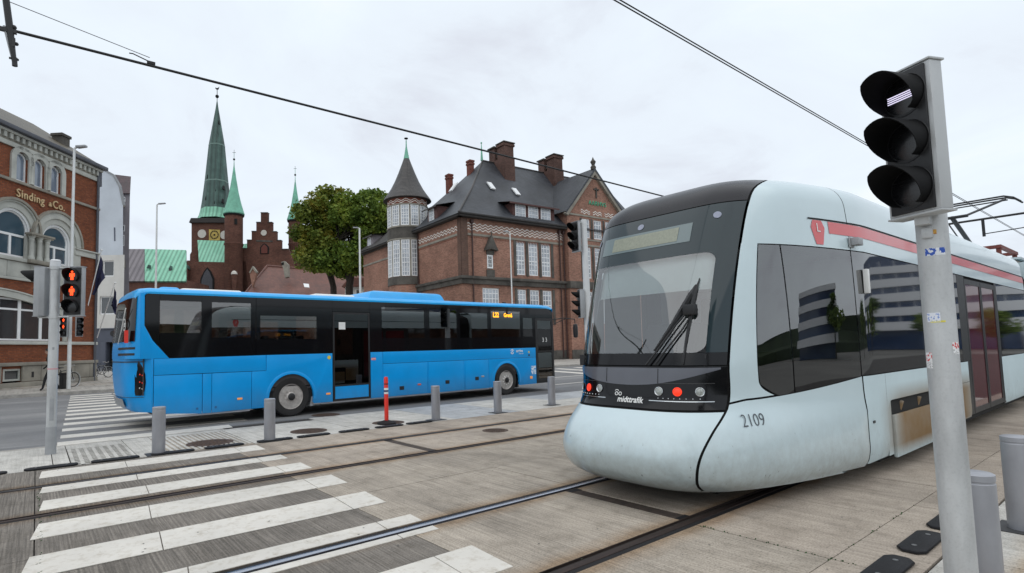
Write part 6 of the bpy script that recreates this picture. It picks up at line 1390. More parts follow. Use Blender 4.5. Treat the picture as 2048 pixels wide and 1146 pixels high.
# white house
vf = VF(225, 52); wh = thing('house', 'white rendered house with two square windows above a dark blue-grey shopfront', 'building', tuple(vf.o), VRZ)
m_rend = mat('white_render', (0.60, 0.59, 0.56), 0.85, var=0.1, scale=0.6, bump=0.1, bscale=8); m_rendg = mat('pale_blue_render', (0.50, 0.54, 0.59), 0.85, var=0.14, scale=0.25)
m_bluegrey = mat('blue_grey_paint', (0.075, 0.085, 0.115), 0.6, var=0.12, scale=1)
x0 = vf.p(180, 690)[0]; x1 = vf.p(247.5, 600)[0]; zt = vf.p(225, 510)[1]; zm = vf.p(225, 656)[1]
hs = []
for (a, b, c, d) in ((205, 228, 521, 553), (199, 231, 592, 629)):
    p0 = vf.p(a, d); p1 = vf.p(b, c); hs.append((p0[0], p1[0], p0[1], p1[1]))
mb = MB(); wall(mb, x0, x1, zm, zt, hs, 0.25); mb.box(x0, x1, 0.85, 6, 0, zt-0.01).quad((x1, 0, 0), (x1, 6, 0), (x1, 6, zt), (x1, 0, zt)); skew(mb).build('wall', m_rend, wh)
for h in hs: window(wh, I4, h[0], h[1], h[2], h[3], 0.12, 1, 1, m_wframe, m_wglass, fw=0.10)
d0, d1 = vf.p(211, 738)[0], vf.p(236, 738)[0]; zd = vf.p(225, 684)[1]
mb = MB(); wall(mb, x0, x1, 0.1, zm, [(d0, d1, 0.1, zd)], 0.6, y=0.04); mb.build('shopfront', m_bluegrey, wh)
MB().box(d0, d1, 0.62, 0.7, 0.1, zd).build('doorway', m_gapm, wh)
MB().box(d0-0.55, d0-0.05, 0.0, 0.05, 0.3, zd).box(x0, x1, -0.05, 0.05, zm-0.12, zm).build('pilaster', m_bluegrey, wh, bevel=0.02)
cx_, cz_ = vf.p(226, 667); MB().lathe([(0.001, -0.05), (0.28, -0.05), (0.28, 0.0), (0.001, 0.0)], (cx_, 0.04, cz_), 20, 'Y').build('round_vent', m_blk, wh)
# pale blue gable wall behind it
vf = VF(225, 60); pg_ = thing('house', 'pale blue-white windowless gable wall rising behind the brick building', 'building', tuple(vf.o), VRZ)
pl_ = vf.poly([(170, 700), (170, 320), (196, 333), (226, 350), (238, 372), (246, 410), (246, 535), (247, 700)]); skew(MB().prism(pl_, 0, 5)).build('wall', m_rendg, pg_)
MB().prism(vf.poly([(168, 322), (170, 317), (196, 331), (227, 348), (240, 371), (248, 410), (246, 410), (238, 373), (226, 351), (196, 334)]), -0.1, 0.3).build('verge', mat('verge_grey', (0.25, 0.26, 0.27), 0.7), pg_)
MB().prism(vf.poly([(228, 455), (230.5, 455), (231, 482), (228.5, 482)]), -0.03, 0.01).build('wall_slot', m_bluegrey, pg_)
# mauve-grey narrow house with tiled roof
vf = VF(250, 66); mh = thing('house', 'narrow mauve-grey house with dark tiled mansard roof between the gable wall and the sky', 'building', tuple(vf.o), VRZ)
m_mauve = mat('mauve_render', (0.235, 0.215, 0.23), 0.85, var=0.14, scale=0.5)
skew(MB().prism(vf.poly([(236, 700), (236, 385), (260, 385), (258, 500), (258, 560), (262, 700)]), 0, 5)).build('wall', m_mauve, mh)
MB().add([(*q[:1], y_, q[1]) for q, y_ in ((vf.p(230, 349, 1.6), 1.6), (vf.p(262, 353, 1.6), 1.6), (vf.p(263, 388), -0.35), (vf.p(238, 388), -0.35))]+[(q[0]-5, 8, q[1]) for q in (vf.p(230, 349), vf.p(262, 353), vf.p(263, 388), vf.p(238, 388))], [(0, 1, 2, 3), (1, 5, 6, 2), (0, 4, 5, 1), (3, 2, 6, 7)]).build('roof', slate_mat('plum_tile', (0.075, 0.04, 0.045), (0.05, 0.03, 0.035), 0.35, 0.35), mh)
for (a, b, c, d) in ((244, 251, 394, 404), (243, 250, 450, 463), (243, 249, 470, 492)):
    p0 = vf.p(a, d); p1 = vf.p(b, c); window(mh, I4, p0[0], p1[0], p0[1], p1[1], -0.04, 1, 1, m_wframe, m_wglass, fw=0.08)
MB().prism(vf.poly([(236, 413), (249, 408), (250, 414), (238, 419)]), -0.9, 0).prism(vf.poly([(246, 524), (250, 520), (251, 536), (248, 538)]), -0.5, 0).build('bracket_stone', m_stonew, mh)
# low church range with green and grey roof
vf = VF(310, 150); lr = thing('church_wing', 'low brick church wing with long green copper roof, grey part at its left end', 'building', tuple(vf.o), VRZ)
MB().prism(vf.poly([(250, 700), (250, 559), (372, 560), (372, 700)]), 0, 14).build('wall', m_brick_c, lr)
def slope(vf_, pts, dys, m, par, name, th=0.5):
    P = [Vector((vf_.p(a, b, dy)[0], dy, vf_.p(a, b, dy)[1])) for (a, b), dy in zip(pts, dys)]
    nv = (P[1]-P[0]).cross(P[2]-P[0]).normalized()
    if nv.y < 0: nv = -nv
    return MB().plate([tuple(p_) for p_ in P], nv, th).build(name, m, par)
slope(vf, [(252, 498), (289, 498), (289, 562), (252, 562)], [7, 7, -0.6, -0.6], m_lead, lr, 'grey_roof')
slope(vf, [(289.5, 498), (372, 500), (372, 562), (289.5, 562)], [7, 7, -0.6, -0.6], m_copl, lr, 'green_roof')
for (a, b) in ((296, 536), (340, 538)):
    MB().prism(vf.poly([(a-3, b), (a, b-7), (a+3, b)], 1.5), 1.5, 3).build('dormer_roof', m_copd, lr); MB().prism(vf.poly([(a-2, b), (a+2, b), (a+2, b+11), (a-2, b+11)], 1.7), 1.7, 3).build('dormer', m_lead if a > 300 else m_copl, lr)
# ---- cathedral
vf = VF(430, 185); D0 = 185
cth = thing('cathedral', 'dark brick cathedral with tall green copper spire, two slim turrets and a stepped gable', 'church', tuple(vf.o), VRZ)
def bx_(name, pts, y0, y1, m, par=None, bevel=0): return MB().prism(vf.poly(pts), y0, y1).build(name, m, par or cth, bevel=bevel)
tower = bx_('tower', [(383, 700), (383, 446), (452, 446), (452, 700)], 0, 11.5, m_brick_c)
bx_('cornice', [(380, 446), (384, 437), (454, 437), (454, 446)], -0.8, 12.3, mat('dark_cornice', (0.035, 0.03, 0.028), 0.8), tower)
c0 = vf.p(419, 441)
spc = ((vf.p(383, 441)[0]+vf.p(453, 441)[0])/2, 5.8)
def octa(r, z, sq=0.0, n=8):
    pts = []
    for k in range(8):
        a = R(22.5+45*k); rr = r*(1+sq*(1/max(abs(math.cos(a)), abs(math.sin(a)))-1)); pts.append((spc[0]+rr*math.cos(a), spc[1]+rr*math.sin(a), z))
    return pts
zz = lambda py: vf.p(427, py, 5.8)[1]; wpx = lambda px: px*(D0+5.8)/FPX/2
lv = [(441, 68, 0.9), (432, 62, 0.5), (420, 58, 0.2), (405, 54.5, 0.0), (365, 45, 0), (292, 31, 0), (215, 5, 0), (203, 1.8, 0)]
rows = [octa(wpx(w_), zz(py), sq) for py, w_, sq in lv]
MB().grid(rows[:3], closed=True).build('spire_skirt', m_copl, cth)
sp = MB().grid(rows[2:], closed=True).build('spire', m_copd, cth)
for py, w_ in ((292, 31.8), (365, 45.8)): MB().grid([octa(wpx(w_), zz(py+1.2)), octa(wpx(w_-0.6), zz(py-1.2))], closed=True).build('spire_band', mat('pale_copper_band', (0.14, 0.22, 0.19), 0.6), sp)
for k_, (px_, py) in enumerate(((428, 235), (428, 262), (429, 300), (414, 300), (427, 345), (411, 350), (429, 380), (443, 372), (428, 405), (410, 395), (443, 400))):
    q = vf.p(px_, py, 0.9); f_ = 5.8-wpx(54)*(py-203)/205*0.92
    MB().prism([(q[0]-0.28, q[1]-0.8), (q[0]+0.28, q[1]-0.8), (q[0], q[1]+0.7)], f_-0.35, f_+1.2).build('spire_louvre', m_gapm, sp)
q = vf.p(427, 193, 5.8); MB().cyl((spc[0], spc[1], zz(206)), (spc[0], spc[1], zz(176)), 0.12, n=8).ball((spc[0], spc[1], zz(193)), 0.62, 12).build('ball_finial', m_gapm, sp, smooth=True)
cz_ = zz(178); MB().prism([(spc[0]-0.7, cz_+0.2), (spc[0]-0.2, cz_-0.3), (spc[0]+0.5, cz_-0.2), (spc[0]+0.75, cz_+0.8), (spc[0]+0.3, cz_+0.3), (spc[0]-0.3, cz_+0.25), (spc[0]-0.5, cz_+0.6)], spc[1]-0.08, spc[1]+0.08).build('weathercock', m_gapm, sp)
def disc(px_, py, r, name, m, y=-0.1, par=None): c = vf.p(px_, py); return MB().lathe([(0.001, 0), (r, 0), (r, 0.12), (0.001, 0.12)], (c[0], y, c[1]), 24, 'Y').build(name, m, par or tower)
m_blind = mat('white_roundel', (0.55, 0.52, 0.47), 0.8, var=0.1)
disc(404, 467.5, 1.45, 'roundel', m_blind); disc(449, 470, 1.45, 'roundel', m_blind)
m_clock = mat('gilt_clock', (0.42, 0.30, 0.07), 0.4, 0.3, var=0.3, scale=1.2)
ck = bx_('clock_face', [(418.5, 459), (440.5, 460), (440.5, 481), (418.5, 481)], -0.25, 0, m_clock, tower)
c = vf.p(429.5, 470)
MB().lathe([(1.25, -0.05), (1.45, -0.05), (1.45, 0.0), (1.25, 0.0)], (c[0], -0.26, c[1]), 24, 'Y', cap=False).build('hour_ring', m_gapm, ck)
mb = MB()
for k in range(12):
    a = 2*PI*k/12; mb.box(c[0]+1.1*math.cos(a)-0.10, c[0]+1.1*math.cos(a)+0.10, -0.33, -0.26, c[1]+1.1*math.sin(a)-0.1, c[1]+1.1*math.sin(a)+0.1)
mb.lathe([(0.001, 0), (0.35, 0), (0.35, 0.05)], (c[0], -0.33, c[1]), 10, 'Y'); mb.build('clock_marks', m_gapm, ck)
# transept roof and left buttress
bx_('left_buttress', [(370, 700), (370, 560), (371, 520), (377, 520), (377, 508), (384, 496), (384, 700)], 1, 9, m_brick_c)
slope(vf, [(395, 480), (452, 482), (452, 530), (398, 529)], [-1, -1, -8, -8], m_copl, cth, 'transept_roof')
tr = bx_('transept', [(376, 700), (384, 560), (396, 530), (480, 532), (485, 700)], -8, -0.2, m_brick_c)
bx_('small_gable', [(382, 545), (390, 535), (402, 545), (400, 600), (384, 600)], -9.2, -8, m_brick_c); 
bx_('small_gable_roof', [(380, 546), (390, 534), (404, 546), (402, 540), (390, 530), (382, 540)], -9.6, -8, m_copd)
def lancet(a, b, c_, d, y, par, m): 
    xs0, z0_ = vf.p(a, d); xs1, z1_ = vf.p(b, c_); xm = (xs0+xs1)/2
    return MB().prism([(xs0, z0_), (xs1, z0_), (xs1, z0_+(z1_-z0_)*0.62), ((xs1+xm)/2, z0_+(z1_-z0_)*0.87), (xm, z1_), ((xs0+xm)/2, z0_+(z1_-z0_)*0.87), (xs0, z0_+(z1_-z0_)*0.62)], y-0.15, y).build('lancet_window', m, par)
lancet(423, 450, 541, 600, -8.1, tr, m_gapm); lancet(426, 447, 545, 600, -8.3, tr, mat('leaded_glass', (0.06, 0.06, 0.07), 0.4, var=0.2))
lancet(481, 497, 541, 600, -6.2, cth, m_gapm)
bx_('aisle_wall', [(478, 700), (478, 527), (505, 528), (520, 700)], -6, 2, m_brick_c)
def turret(cx, rpx, py_top, cone_w, tip_py, dy, label=None, win=True):
    c = vf.p(cx, 500, dy); k = (D0+dy)/FPX; z = lambda py: vf.p(cx, py, dy)[1]; r = rpx*k
    t_ = MB().lathe([(r, -1), (r, z(492)), (r*1.08, z(490)), (r*1.08, z(488)), (r, z(487)), (r, z(py_top))], (c[0], dy, 0), 20).build('stair_turret', m_brick_c, cth, smooth=True)
    w = cone_w*k; zt_, zb_ = z(tip_py), z(py_top)
    pr = [(w*1.0, zb_-0.3), (w*1.04, zb_), (w*0.88, zb_+(zt_-zb_)*0.10), (w*0.66, zb_+(zt_-zb_)*0.26), (w*0.45, zb_+(zt_-zb_)*0.45), (w*0.22, zb_+(zt_-zb_)*0.74), (w*0.05, zt_), (0.08, zt_+1.5), (0.07, zt_+4.5)]
    cn = MB().lathe(pr, (c[0], dy, 0), 16).build('turret_cone', m_cop, t_, smooth=True)
    MB().lathe([(w*0.98, zb_-0.8), (w*1.02, zb_-0.3)], (c[0], dy, 0), 16).build('eaves', m_gapm, t_)
    MB().ball((c[0], dy, zt_+2.2), 0.36, 10).box(c[0]-0.04, c[0]+0.04, dy-0.04, dy+0.04, zt_+4, zt_+5.4).box(c[0]-0.5, c[0]+0.5, dy-0.05, dy+0.05, zt_+4.4, zt_+4.5).build('cross', m_gapm, cn)
    if win:
        mb = MB()
        for px_ in (cx-11, cx+3):
            q = vf.p(px_, 440, dy-r); mb.box(q[0]-0.35, q[0]+0.35, dy-r-0.05+abs(px_-cx)/rpx*r*0.35, dy-r+1.5, vf.p(px_, 448, dy-r)[1], vf.p(px_, 437, dy-r)[1])
        mb.build('slit_window', m_gapm, t_)
    return t_
turret(467.5, 17.5, 428, 20, 332, -9); turret(591, 13.5, 440, 16, 362, 6, win=False)
q = vf.p(468, 545, -12.5); MB().lathe([(0.95, 0), (0.95, 0.25), (0.8, 0.7), (0.45, 1.1), (0.001, 1.25)], (q[0], -12.3, q[1]-0.6), 14).build('white_dome', m_blind, cth, smooth=True); MB().lathe([(0.5, -6), (0.9, 0.0)], (q[0], -12.3, q[1]-0.61), 14).build('dome_shaft', m_brick_c, cth)
# stepped gable with nave roof
g0 = [(498, 700), (498, 534), (498.3, 503.5), (507.3, 503.5), (507.3, 487.4), (516.3, 487.4), (516.3, 470.5), (525.3, 470.5), (525.3, 453), (534, 453), (534, 434.5), (547.5, 434.5), (547.5, 453), (556, 453), (556, 471), (564.5, 471), (564.5, 488), (573.5, 488), (573.5, 505), (588, 505), (600, 540), (610, 700)]
gb = bx_('stepped_gable', g0, -6, -4.6, m_brick_c)
x = 0
for (a, b, py) in ((498, 507.6, 503.5), (507, 516.6, 487.4), (516, 525.6, 470.5), (525, 534.3, 453), (533.7, 547.8, 434.5), (547.2, 556.3, 453), (555.7, 564.8, 471), (564.2, 573.8, 488), (573.2, 588, 505)): bx_('gable_coping', [(a, py), (b, py), (b, py-1.3), (a, py-1.3)], -6.2, -4.4, m_stoned, gb)
disc(540, 473, 0.95, 'gable_roundel', m_blind, -6.15, gb)
bx_('string_course', [(525, 487), (557, 488), (557, 491), (525, 490)], -6.15, -6, m_stoned, gb)
lancet(533, 550, 493, 514, -6.0, gb, m_gapm); lancet(535.5, 547.5, 495.5, 513, -6.2, gb, mat('red_blind_brick', (0.13, 0.04, 0.03), 0.9))
slope(vf, [(526, 458), (548, 440), (500, 505), (480, 529)], [-4.5, 14, 14, -4.5], m_copl, cth, 'nave_roof') if False else None
slope(vf, [(528, 457), (497, 487), (484, 488), (482, 529), (503, 529), (531, 470)], [6.1, 1.9, 1.7, -4.0, -4.0, 4.3], m_copl, cth, 'nave_roof', 0.3)
bx_('choir_wall', [(560, 700), (575, 505), (612, 508), (640, 560), (640, 700)], -2, 10, m_brick_c)
slope(vf, [(588, 500), (640, 505), (650, 560), (604, 555)], [2, 2, -3, -3], m_copl, cth, 'choir_roof')
# ---- house with big red-brown hipped roof in front of the cathedral
vf = VF(600, 100); rh = thing('house', 'low house with wide red-brown hipped tile roof in front of the stepped gable', 'building', tuple(vf.o), VRZ)
P = lambda a, b, dy: (vf.p(a, b, dy)[0], dy, vf.p(a, b, dy)[1])
MB().add([P(478, 602, 0), P(760, 612, 0), P(735, 548, 9), P(534, 532, 9), P(480, 610, 18), P(770, 616, 18)], [(0, 1, 2, 3), (3, 2, 5, 4), (0, 3, 4), (1, 5, 2)]).build('roof', m_tile, rh)
MB().prism(vf.poly([(484, 700), (484, 602), (756, 612), (756, 700)]), 0.4, 17).build('wall', m_brick_p, rh)
MB().tube([P(478, 602, -0.1), P(506, 567, 4.4), P(534, 532, 8.9)], 0.22, 6).tube([P(534, 531.5, 9), P(735, 547.5, 9)], 0.2, 6).build('ridge_tiles', m_tile, rh)
q = P(614, 572, 4.2); w_ = MB().plate([P(607, 568, 3.2), P(618, 569, 3.2), P(619, 576, 2.2), P(609, 575, 2.2)], (0, -1, 1), 0.15).build('skylight', m_wframe, rh)
MB().prism(vf.poly([(548, 517), (555, 515), (562, 522), (563, 548), (556, 550), (553, 532)]), 4.0, 5.2).build('vent_stack', m_stonew, rh); MB().prism(vf.poly([(549, 519), (554, 517.5), (554, 523), (549.5, 524)]), 3.95, 4.2).build('vent_mouth', m_gapm, rh)
bx2 = MB().plate([P(498, 545, 2.5), P(505, 532, 2.5), (P(513, 543, 2.5)), P(512, 546, 2.5), P(505, 537, 2.5), P(500, 546, 2.5)], (0, 1, 0), 1.0).build('gable_verge', m_stonew, rh)
slope(vf, [(499, 546), (505, 533), (513, 545), (505, 575)], [2.7, 2.7, 2.7, 2.7], m_brick_p, rh, 'gable_wall', 0.8)
# low white garden house between tree and turret building
vf = VF(715, 90); lh = thing('house', 'low pale house seen between the tree trunks and the turret building', 'building', tuple(vf.o), VRZ)
MB().prism(vf.poly([(690, 700), (690, 572), (760, 572), (760, 700)]), 0, 6).build('wall', m_rend, lh)
MB().prism(vf.poly([(684, 574), (700, 556), (765, 556), (765, 574)]), -0.5, 6).build('roof', m_tile, lh)
for a in (700, 712, 726): p0 = vf.p(a, 592); p1 = vf.p(a+7, 579); window(lh, I4, p0[0], p1[0], p0[1], p1[1], -0.03, 1, 1, m_wframe, m_wglass)
# ---------------------------------------------------------------- turret building
OT = (29.761, 38.068, 0); RT_ = math.atan2(-0.07513, 0.99717)
tb_ = thing('brick_building', 'pink brick building with slate hipped roof, round corner turret and gabled front behind the bus', 'building', OT, RT_)
def TL(L_): return Matrix(((0, 1, 0, 0), (-1, 0, 0, L_), (0, 0, 1, 0), (0, 0, 0, 1)))    # left facade: local x=0 far end
LF = 21.5
TLm = TL(LF)
rw = [(6.07, 7.25), (7.70, 8.88), (9.32, 10.50)]
lw = [(2.14, 4.02), (6.07, 7.25), (7.70, 8.88), (9.32, 10.50)]
E0 = 13.1
mb = MB(); hs = [(a, b, 8.2, 11.42) for a, b in rw]+[(a, b, 3.6, 6.82) for a, b in lw]+[(2.72, 3.40, 8.55, 9.88)]
wall(mb, 0, 12.35, 0.1, E0, hs, 0.25)
wall(mb, 21.0, 26, 0.1, E0, [(22, 23, 8.2, 11.4)], 0.25)
mb.quad((26, 0, 0.1), (26, 13, 0.1), (26, 13, E0), (26, 0, E0)).quad((0, 21.5, 0.1), (26, 21.5, 0.1), (26, 21.5, E0), (0, 21.5, E0))
mb.T = TLm; wall(mb, 0, LF, 0.1, E0, [], 0.25); mb.T = None
mb.build('wall', m_brick_p, tb_)
# gabled front
GX0, GX1, GY, GE = 12.36, 20.9, -0.6, 14.75
gw = [(14.35, 15.55), (16.1, 17.3), (17.85, 19.05)]
mb = MB(); hs2 = [(a, b, 12.35, 14.35) for a, b in gw]+[(a, b, 8.2, 11.42) for a, b in gw]+[(a, b, 3.6, 6.82) for a, b in gw]
wall(mb, GX0, GX1, 0.1, 14.8, hs2, 0.25, y=GY)
AX, AZ = 16.3, 19.55
mb.quad((GX0, GY, 14.8), (GX1, GY, 14.8), (GX1, GY, 15.0), (AX, GY, AZ), (GX0, GY, 15.0))
mb.quad((GX0, GY, 0.1), (GX0, 3, 0.1), (GX0, 3, 15.0), (GX0, GY, 15.0)).quad((GX1, GY, 0.1), (GX1, 3, 0.1), (GX1, 3, 15.0), (GX1, GY, 15.0))
mb.build('gabled_front', m_brick_p, tb_)
for a, b in rw: window(tb_, I4, a, b, 8.2, 11.42, 0.08, 3, [0.16, 0.33, (0.43, 0.12), 0.58, 0.72, 0.86], m_wframe, m_wglasst, fw=0.12, mw=0.07)
for a, b in lw: window(tb_, I4, a, b, 3.6, 6.82, 0.08, 3 if b-a < 1.5 else 5, [0.2, 0.4, (0.55, 0.1), 0.7, 0.85], m_wframe, m_wglasst, fw=0.12, mw=0.07)
TG = Matrix.Translation((0, GY, 0))
for a, b in gw:
    window(tb_, TG, a, b, 12.35, 14.35, 0.08, 3, 4, m_wframe, m_wglasst, fw=0.12, mw=0.07); window(tb_, TG, a, b, 8.2, 11.42, 0.08, 3, [0.16, 0.33, (0.43, 0.12), 0.58, 0.72, 0.86], m_wframe, m_wglasst, fw=0.12, mw=0.07); window(tb_, TG, a, b, 3.6, 6.82, 0.08, 3, [0.2, 0.4, (0.55, 0.1), 0.7, 0.85], m_wframe, m_wglasst, fw=0.12, mw=0.07)
window(tb_, I4, 2.74, 3.38, 8.62, 9.86, -0.02, 2, 3, m_wframe, m_wglass, fw=0.13, mw=0.04, th=0.12)
# stone mullions between the tall windows
for x in (5.85, 7.31, 8.95, 10.55): MB().box(x, x+0.30, -0.06, 0.05, 3.5, 6.9).box(x, x+0.30, -0.06, 0.05, 8.1, 11.45).build('stone_mullion', m_stoned, tb_, bevel=0.02)
for x in (14.1, 15.66, 17.42, 19.1): MB(TG).box(x, x+0.28, -0.06, 0.05, 3.5, 6.9).box(x, x+0.28, -0.06, 0.05, 8.1, 11.45).box(x, x+0.28, -0.05, 0.05, 12.3, 14.4).build('stone_mullion', m_stoned, tb_, bevel=0.02)
# dark ledge, beige bands, plinth
MB().box(-0.25, 12.35, -0.22, 0, 7.1, 7.82).box(-0.35, 12.35, -0.38, 0, 7.55, 7.8).build('ledge', m_stoned, tb_, bevel=0.04); MB().box(20.95, 26, -0.22, 0, 7.1, 7.82).build('ledge', m_stoned, tb_, bevel=0.04)
MB().box(GX0-0.1, GX1+0.1, GY-0.22, GY, 7.1, 7.82).box(GX0-0.1, GX0, GY, 0, 7.1, 7.82).build('ledge', m_stoned, tb_, bevel=0.04)
MB(TLm).box(0, LF+0.22, -0.22, 0, 7.1, 7.82).box(0, LF+0.36, -0.36, 0, 7.55, 7.8).build('ledge', m_stoned, tb_, bevel=0.04)
for z0_, z1_, o_ in ((11.48, 11.68, 0.07),):
    MB().box(-0.07, 12.35, -o_, 0, z0_, z1_).box(GX0, GX1, GY-o_, GY, z0_, z1_).build('beige_band', m_stonew, tb_, bevel=0.01); MB(TLm).box(0, LF, -o_, 0, z0_, z1_).build('beige_band', m_stonew, tb_, bevel=0.01)
MB(TG).box(GX0, GX1, -0.07, 0, 14.55, 14.72).box(GX0, GX1, -0.05, 0, 12.1, 12.25).build('beige_band', m_stonew, tb_)
MB().box(-0.15, 12.35, -0.12, 0, 0.1, 1.0).box(GX0-0.05, GX1, GY-0.12, GY, 0.1, 1.0).build('plinth', m_stoned, tb_, bevel=0.03); MB(TLm).box(0, LF+0.1, -0.12, 0, 0.1, 1.0).build('plinth', m_stoned, tb_, bevel=0.03)
# white zigzag wave brickwork
m_eave = mat('dark_eaves', (0.035, 0.032, 0.03), 0.8, var=0.3)
m_wave = mat('white_wave_brick', (0.78, 0.74, 0.68), 0.8, var=0.08); m_dent = mat('dark_red_band', (0.20, 0.07, 0.045), 0.9, var=0.2)
def waves(T, x0, x1, zs, per=0.62, amp=0.10):
    mb = MB(T)
    for zc in zs:
        n = int((x1-x0)/(per/4)); pts = [(x0+(x1-x0)*i/n, zc+amp*math.sin(2*PI*(x0+(x1-x0)*i/n)/per)) for i in range(n+1)]
        for (a, b), (c, d) in zip(pts, pts[1:]): mb.quad((a, -0.03, b-0.045), (c, -0.03, d-0.045), (c, -0.03, d+0.045), (a, -0.03, b+0.045)).quad((a, -0.03, b+0.035), (c, -0.03, d+0.035), (c, 0.0, d+0.035), (a, 0.0, b+0.035))
    return mb.build('wave_brickwork', m_wave, tb_)
waves(I4, 0.5, 12.2, (12.02, 12.27, 12.52)); waves(TLm, LF-7.9, LF-0.5, (12.02, 12.27))
for xc in (14.95, 16.7, 18.45): waves(TG, xc-0.65, xc+0.65, (14.95, 15.18), per=0.65)
mb = MB(TLm)
for k in range(40): mb.box(LF-7.9+k*0.195, LF-7.9+k*0.195+0.09, -0.03, 0, 11.28, 11.38)
mb.T = I4
for k in range(60): mb.box(0.4+k*0.195, 0.49+k*0.195, -0.03, 0, 11.28, 11.38)
mb.build('dentil_row', m_dent, tb_)
# corner quoins and pipes
MB().box(-0.08, 0.62, -0.09, 0.0, 7.8, 12.95).build('corner_pilaster', brick_mat('brown_brick', (0.20, 0.11, 0.08), (0.15, 0.085, 0.065), (0.16, 0.12, 0.1)), tb_); MB(TLm).box(LF-0.55, LF+0.08, -0.08, 0, 7.8, 12.95).build('corner_pilaster', MATS['brown_brick'], tb_)
for x, y_ in ((1.05, -0.16), (11.62, -0.16), (12.12, -0.2)): MB().cyl((x, y_, 0.3), (x, y_, 12.9), 0.07, n=8).box(x-0.14, x+0.14, y_-0.12, y_+0.1, 12.6, 12.9).build('drain_pipe', m_pipe, tb_)
MB().cyl((-0.12, 7.75, 0.3), (-0.12, 7.75, 12.9), 0.07, n=8).build('drain_pipe', m_pipe, tb_)
# eaves and main roof
MB().box(-0.55, 12.3, -0.62, 0, 13.02, 13.26).box(-0.62, 12.3, -0.74, -0.5, 13.2, 13.34).build('eaves', m_eave, tb_, bevel=0.02); MB(TLm).box(0, LF+0.5, -0.62, 0, 13.02, 13.26).build('eaves', m_eave, tb_, bevel=0.02)
RZ = 21.3
def bulge_roof():
    A_, B_ = (7.3, 6.5, RZ), (26, 6.5, RZ)
    mb = MB(); n = 8
    def f(t_): return 13.22+(RZ-13.22)*(0.80*t_+0.20*t_*t_*(3-2*t_)) if t_ > 0.08 else 13.22+(RZ-13.22)*t_*0.62
    fr_, lf_, bk = [], [], []
    for i in range(n+1):
        t_ = i/n; z = 13.22+(RZ-13.22)*(t_**1.12)
        x = -0.7+(7.3+0.7)*t_; y0 = -0.75+(6.5+0.75)*t_; y1 = 13.6-(13.6-6.5)*t_
        fr_.append([(x, y0, z), (26, y0, z)]); lf_.append([(x, y0, z), (x, y1, z)]); bk.append([(x, y1, z), (26, y1, z)])
    mb.grid(fr_).grid(lf_).grid(bk); return mb.build('roof', m_slate, tb_, smooth=False)
bulge_roof()
MB().tube([(-0.7, -0.75, 13.28), (3.3, 2.87, 16.9), (7.3, 6.5, RZ+0.05)], 0.10, 6).tube([(7.3, 6.5, RZ+0.03), (26, 6.5, RZ+0.03)], 0.10, 6).build('roof_ridge', m_slateb, tb_)
MB().box(-0.2, 25, 13.0, 21.6, 12.9, 13.1).build('wing_top', m_slateb, tb_)
MB().add([(-0.7, 11.8, 13.2), (-0.7, 22.2, 13.2), (3.5, 18, 16.8), (3.5, 12.2, 16.8), (12, 22.2, 13.2), (12, 18, 16.8), (12, 12.2, 16.8)], [(0, 1, 2, 3), (1, 4, 5, 2), (3, 2, 5, 6)]).build('wing_roof', m_slateb, tb_)
def dormer(T, x0, x1, y, z0, z1, nw, m, rm_, depth=3.2, lab=None):
    d_ = MB(T).box(x0, x1, y, y+depth, z0, z1).build('dormer', m, tb_)
    MB(T).add([(x0-0.6, y-0.35, z1-0.05), (x1+0.4, y-0.35, z1-0.05), (x1+0.4, y+depth, z1+0.65), (x0-0.6, y+depth, z1+0.65), (x0-0.6, y-0.35, z1-0.2), (x1+0.4, y-0.35, z1-0.2)], [(0, 1, 2, 3), (0, 1, 5, 4)]).build('dormer_roof', rm_, d_)
    w_ = (x1-x0-0.5)/nw
    for k in range(nw):
        a = x0+0.3+k*w_; window(d_, T, a, a+w_-0.35, z0+0.2, z1-0.15, y-0.05, 3, 3, m_wframe, m_wglasst, fw=0.08, mw=0.04)
m_dorm = mat('maroon_dormer', (0.085, 0.035, 0.03), 0.7, var=0.2)
dormer(I4, 5.9, 11.2, 0.0, 13.55, 15.1, 3, m_dorm, m_dorm); dormer(TLm, LF-6.1, LF-4.3, 0.15, 13.6, 15.1, 1, m_dorm, m_slateb, 2.4); dormer(TLm, 0.9, 2.6, 0.1, 13.5, 15.0, 1, m_mauve, m_slateb, 3)
# roof lights
def rooflight(T, x, t_, w=0.55):
    y = -0.75+7.25*t_; z = 13.22+(RZ-13.22)*t_**1.12+0.12
    MB(T).plate([(x, y, z), (x+w, y, z), (x+w, y+0.75, z+0.86), (x, y+0.75, z+0.86)], (0, -1, 1), 0.12).build('roof_light', m_wframe, tb_)
rooflight(I4, 5.6, 0.50); rooflight(I4, 8.6, 0.47)
MB().plate([(2.4, 5.0, 17.0), (2.4, 5.6, 17.0), (3.1, 5.6, 17.9), (3.1, 5.0, 17.9)], (-1, 0, 1), 0.12).build('roof_light', m_wframe, tb_)
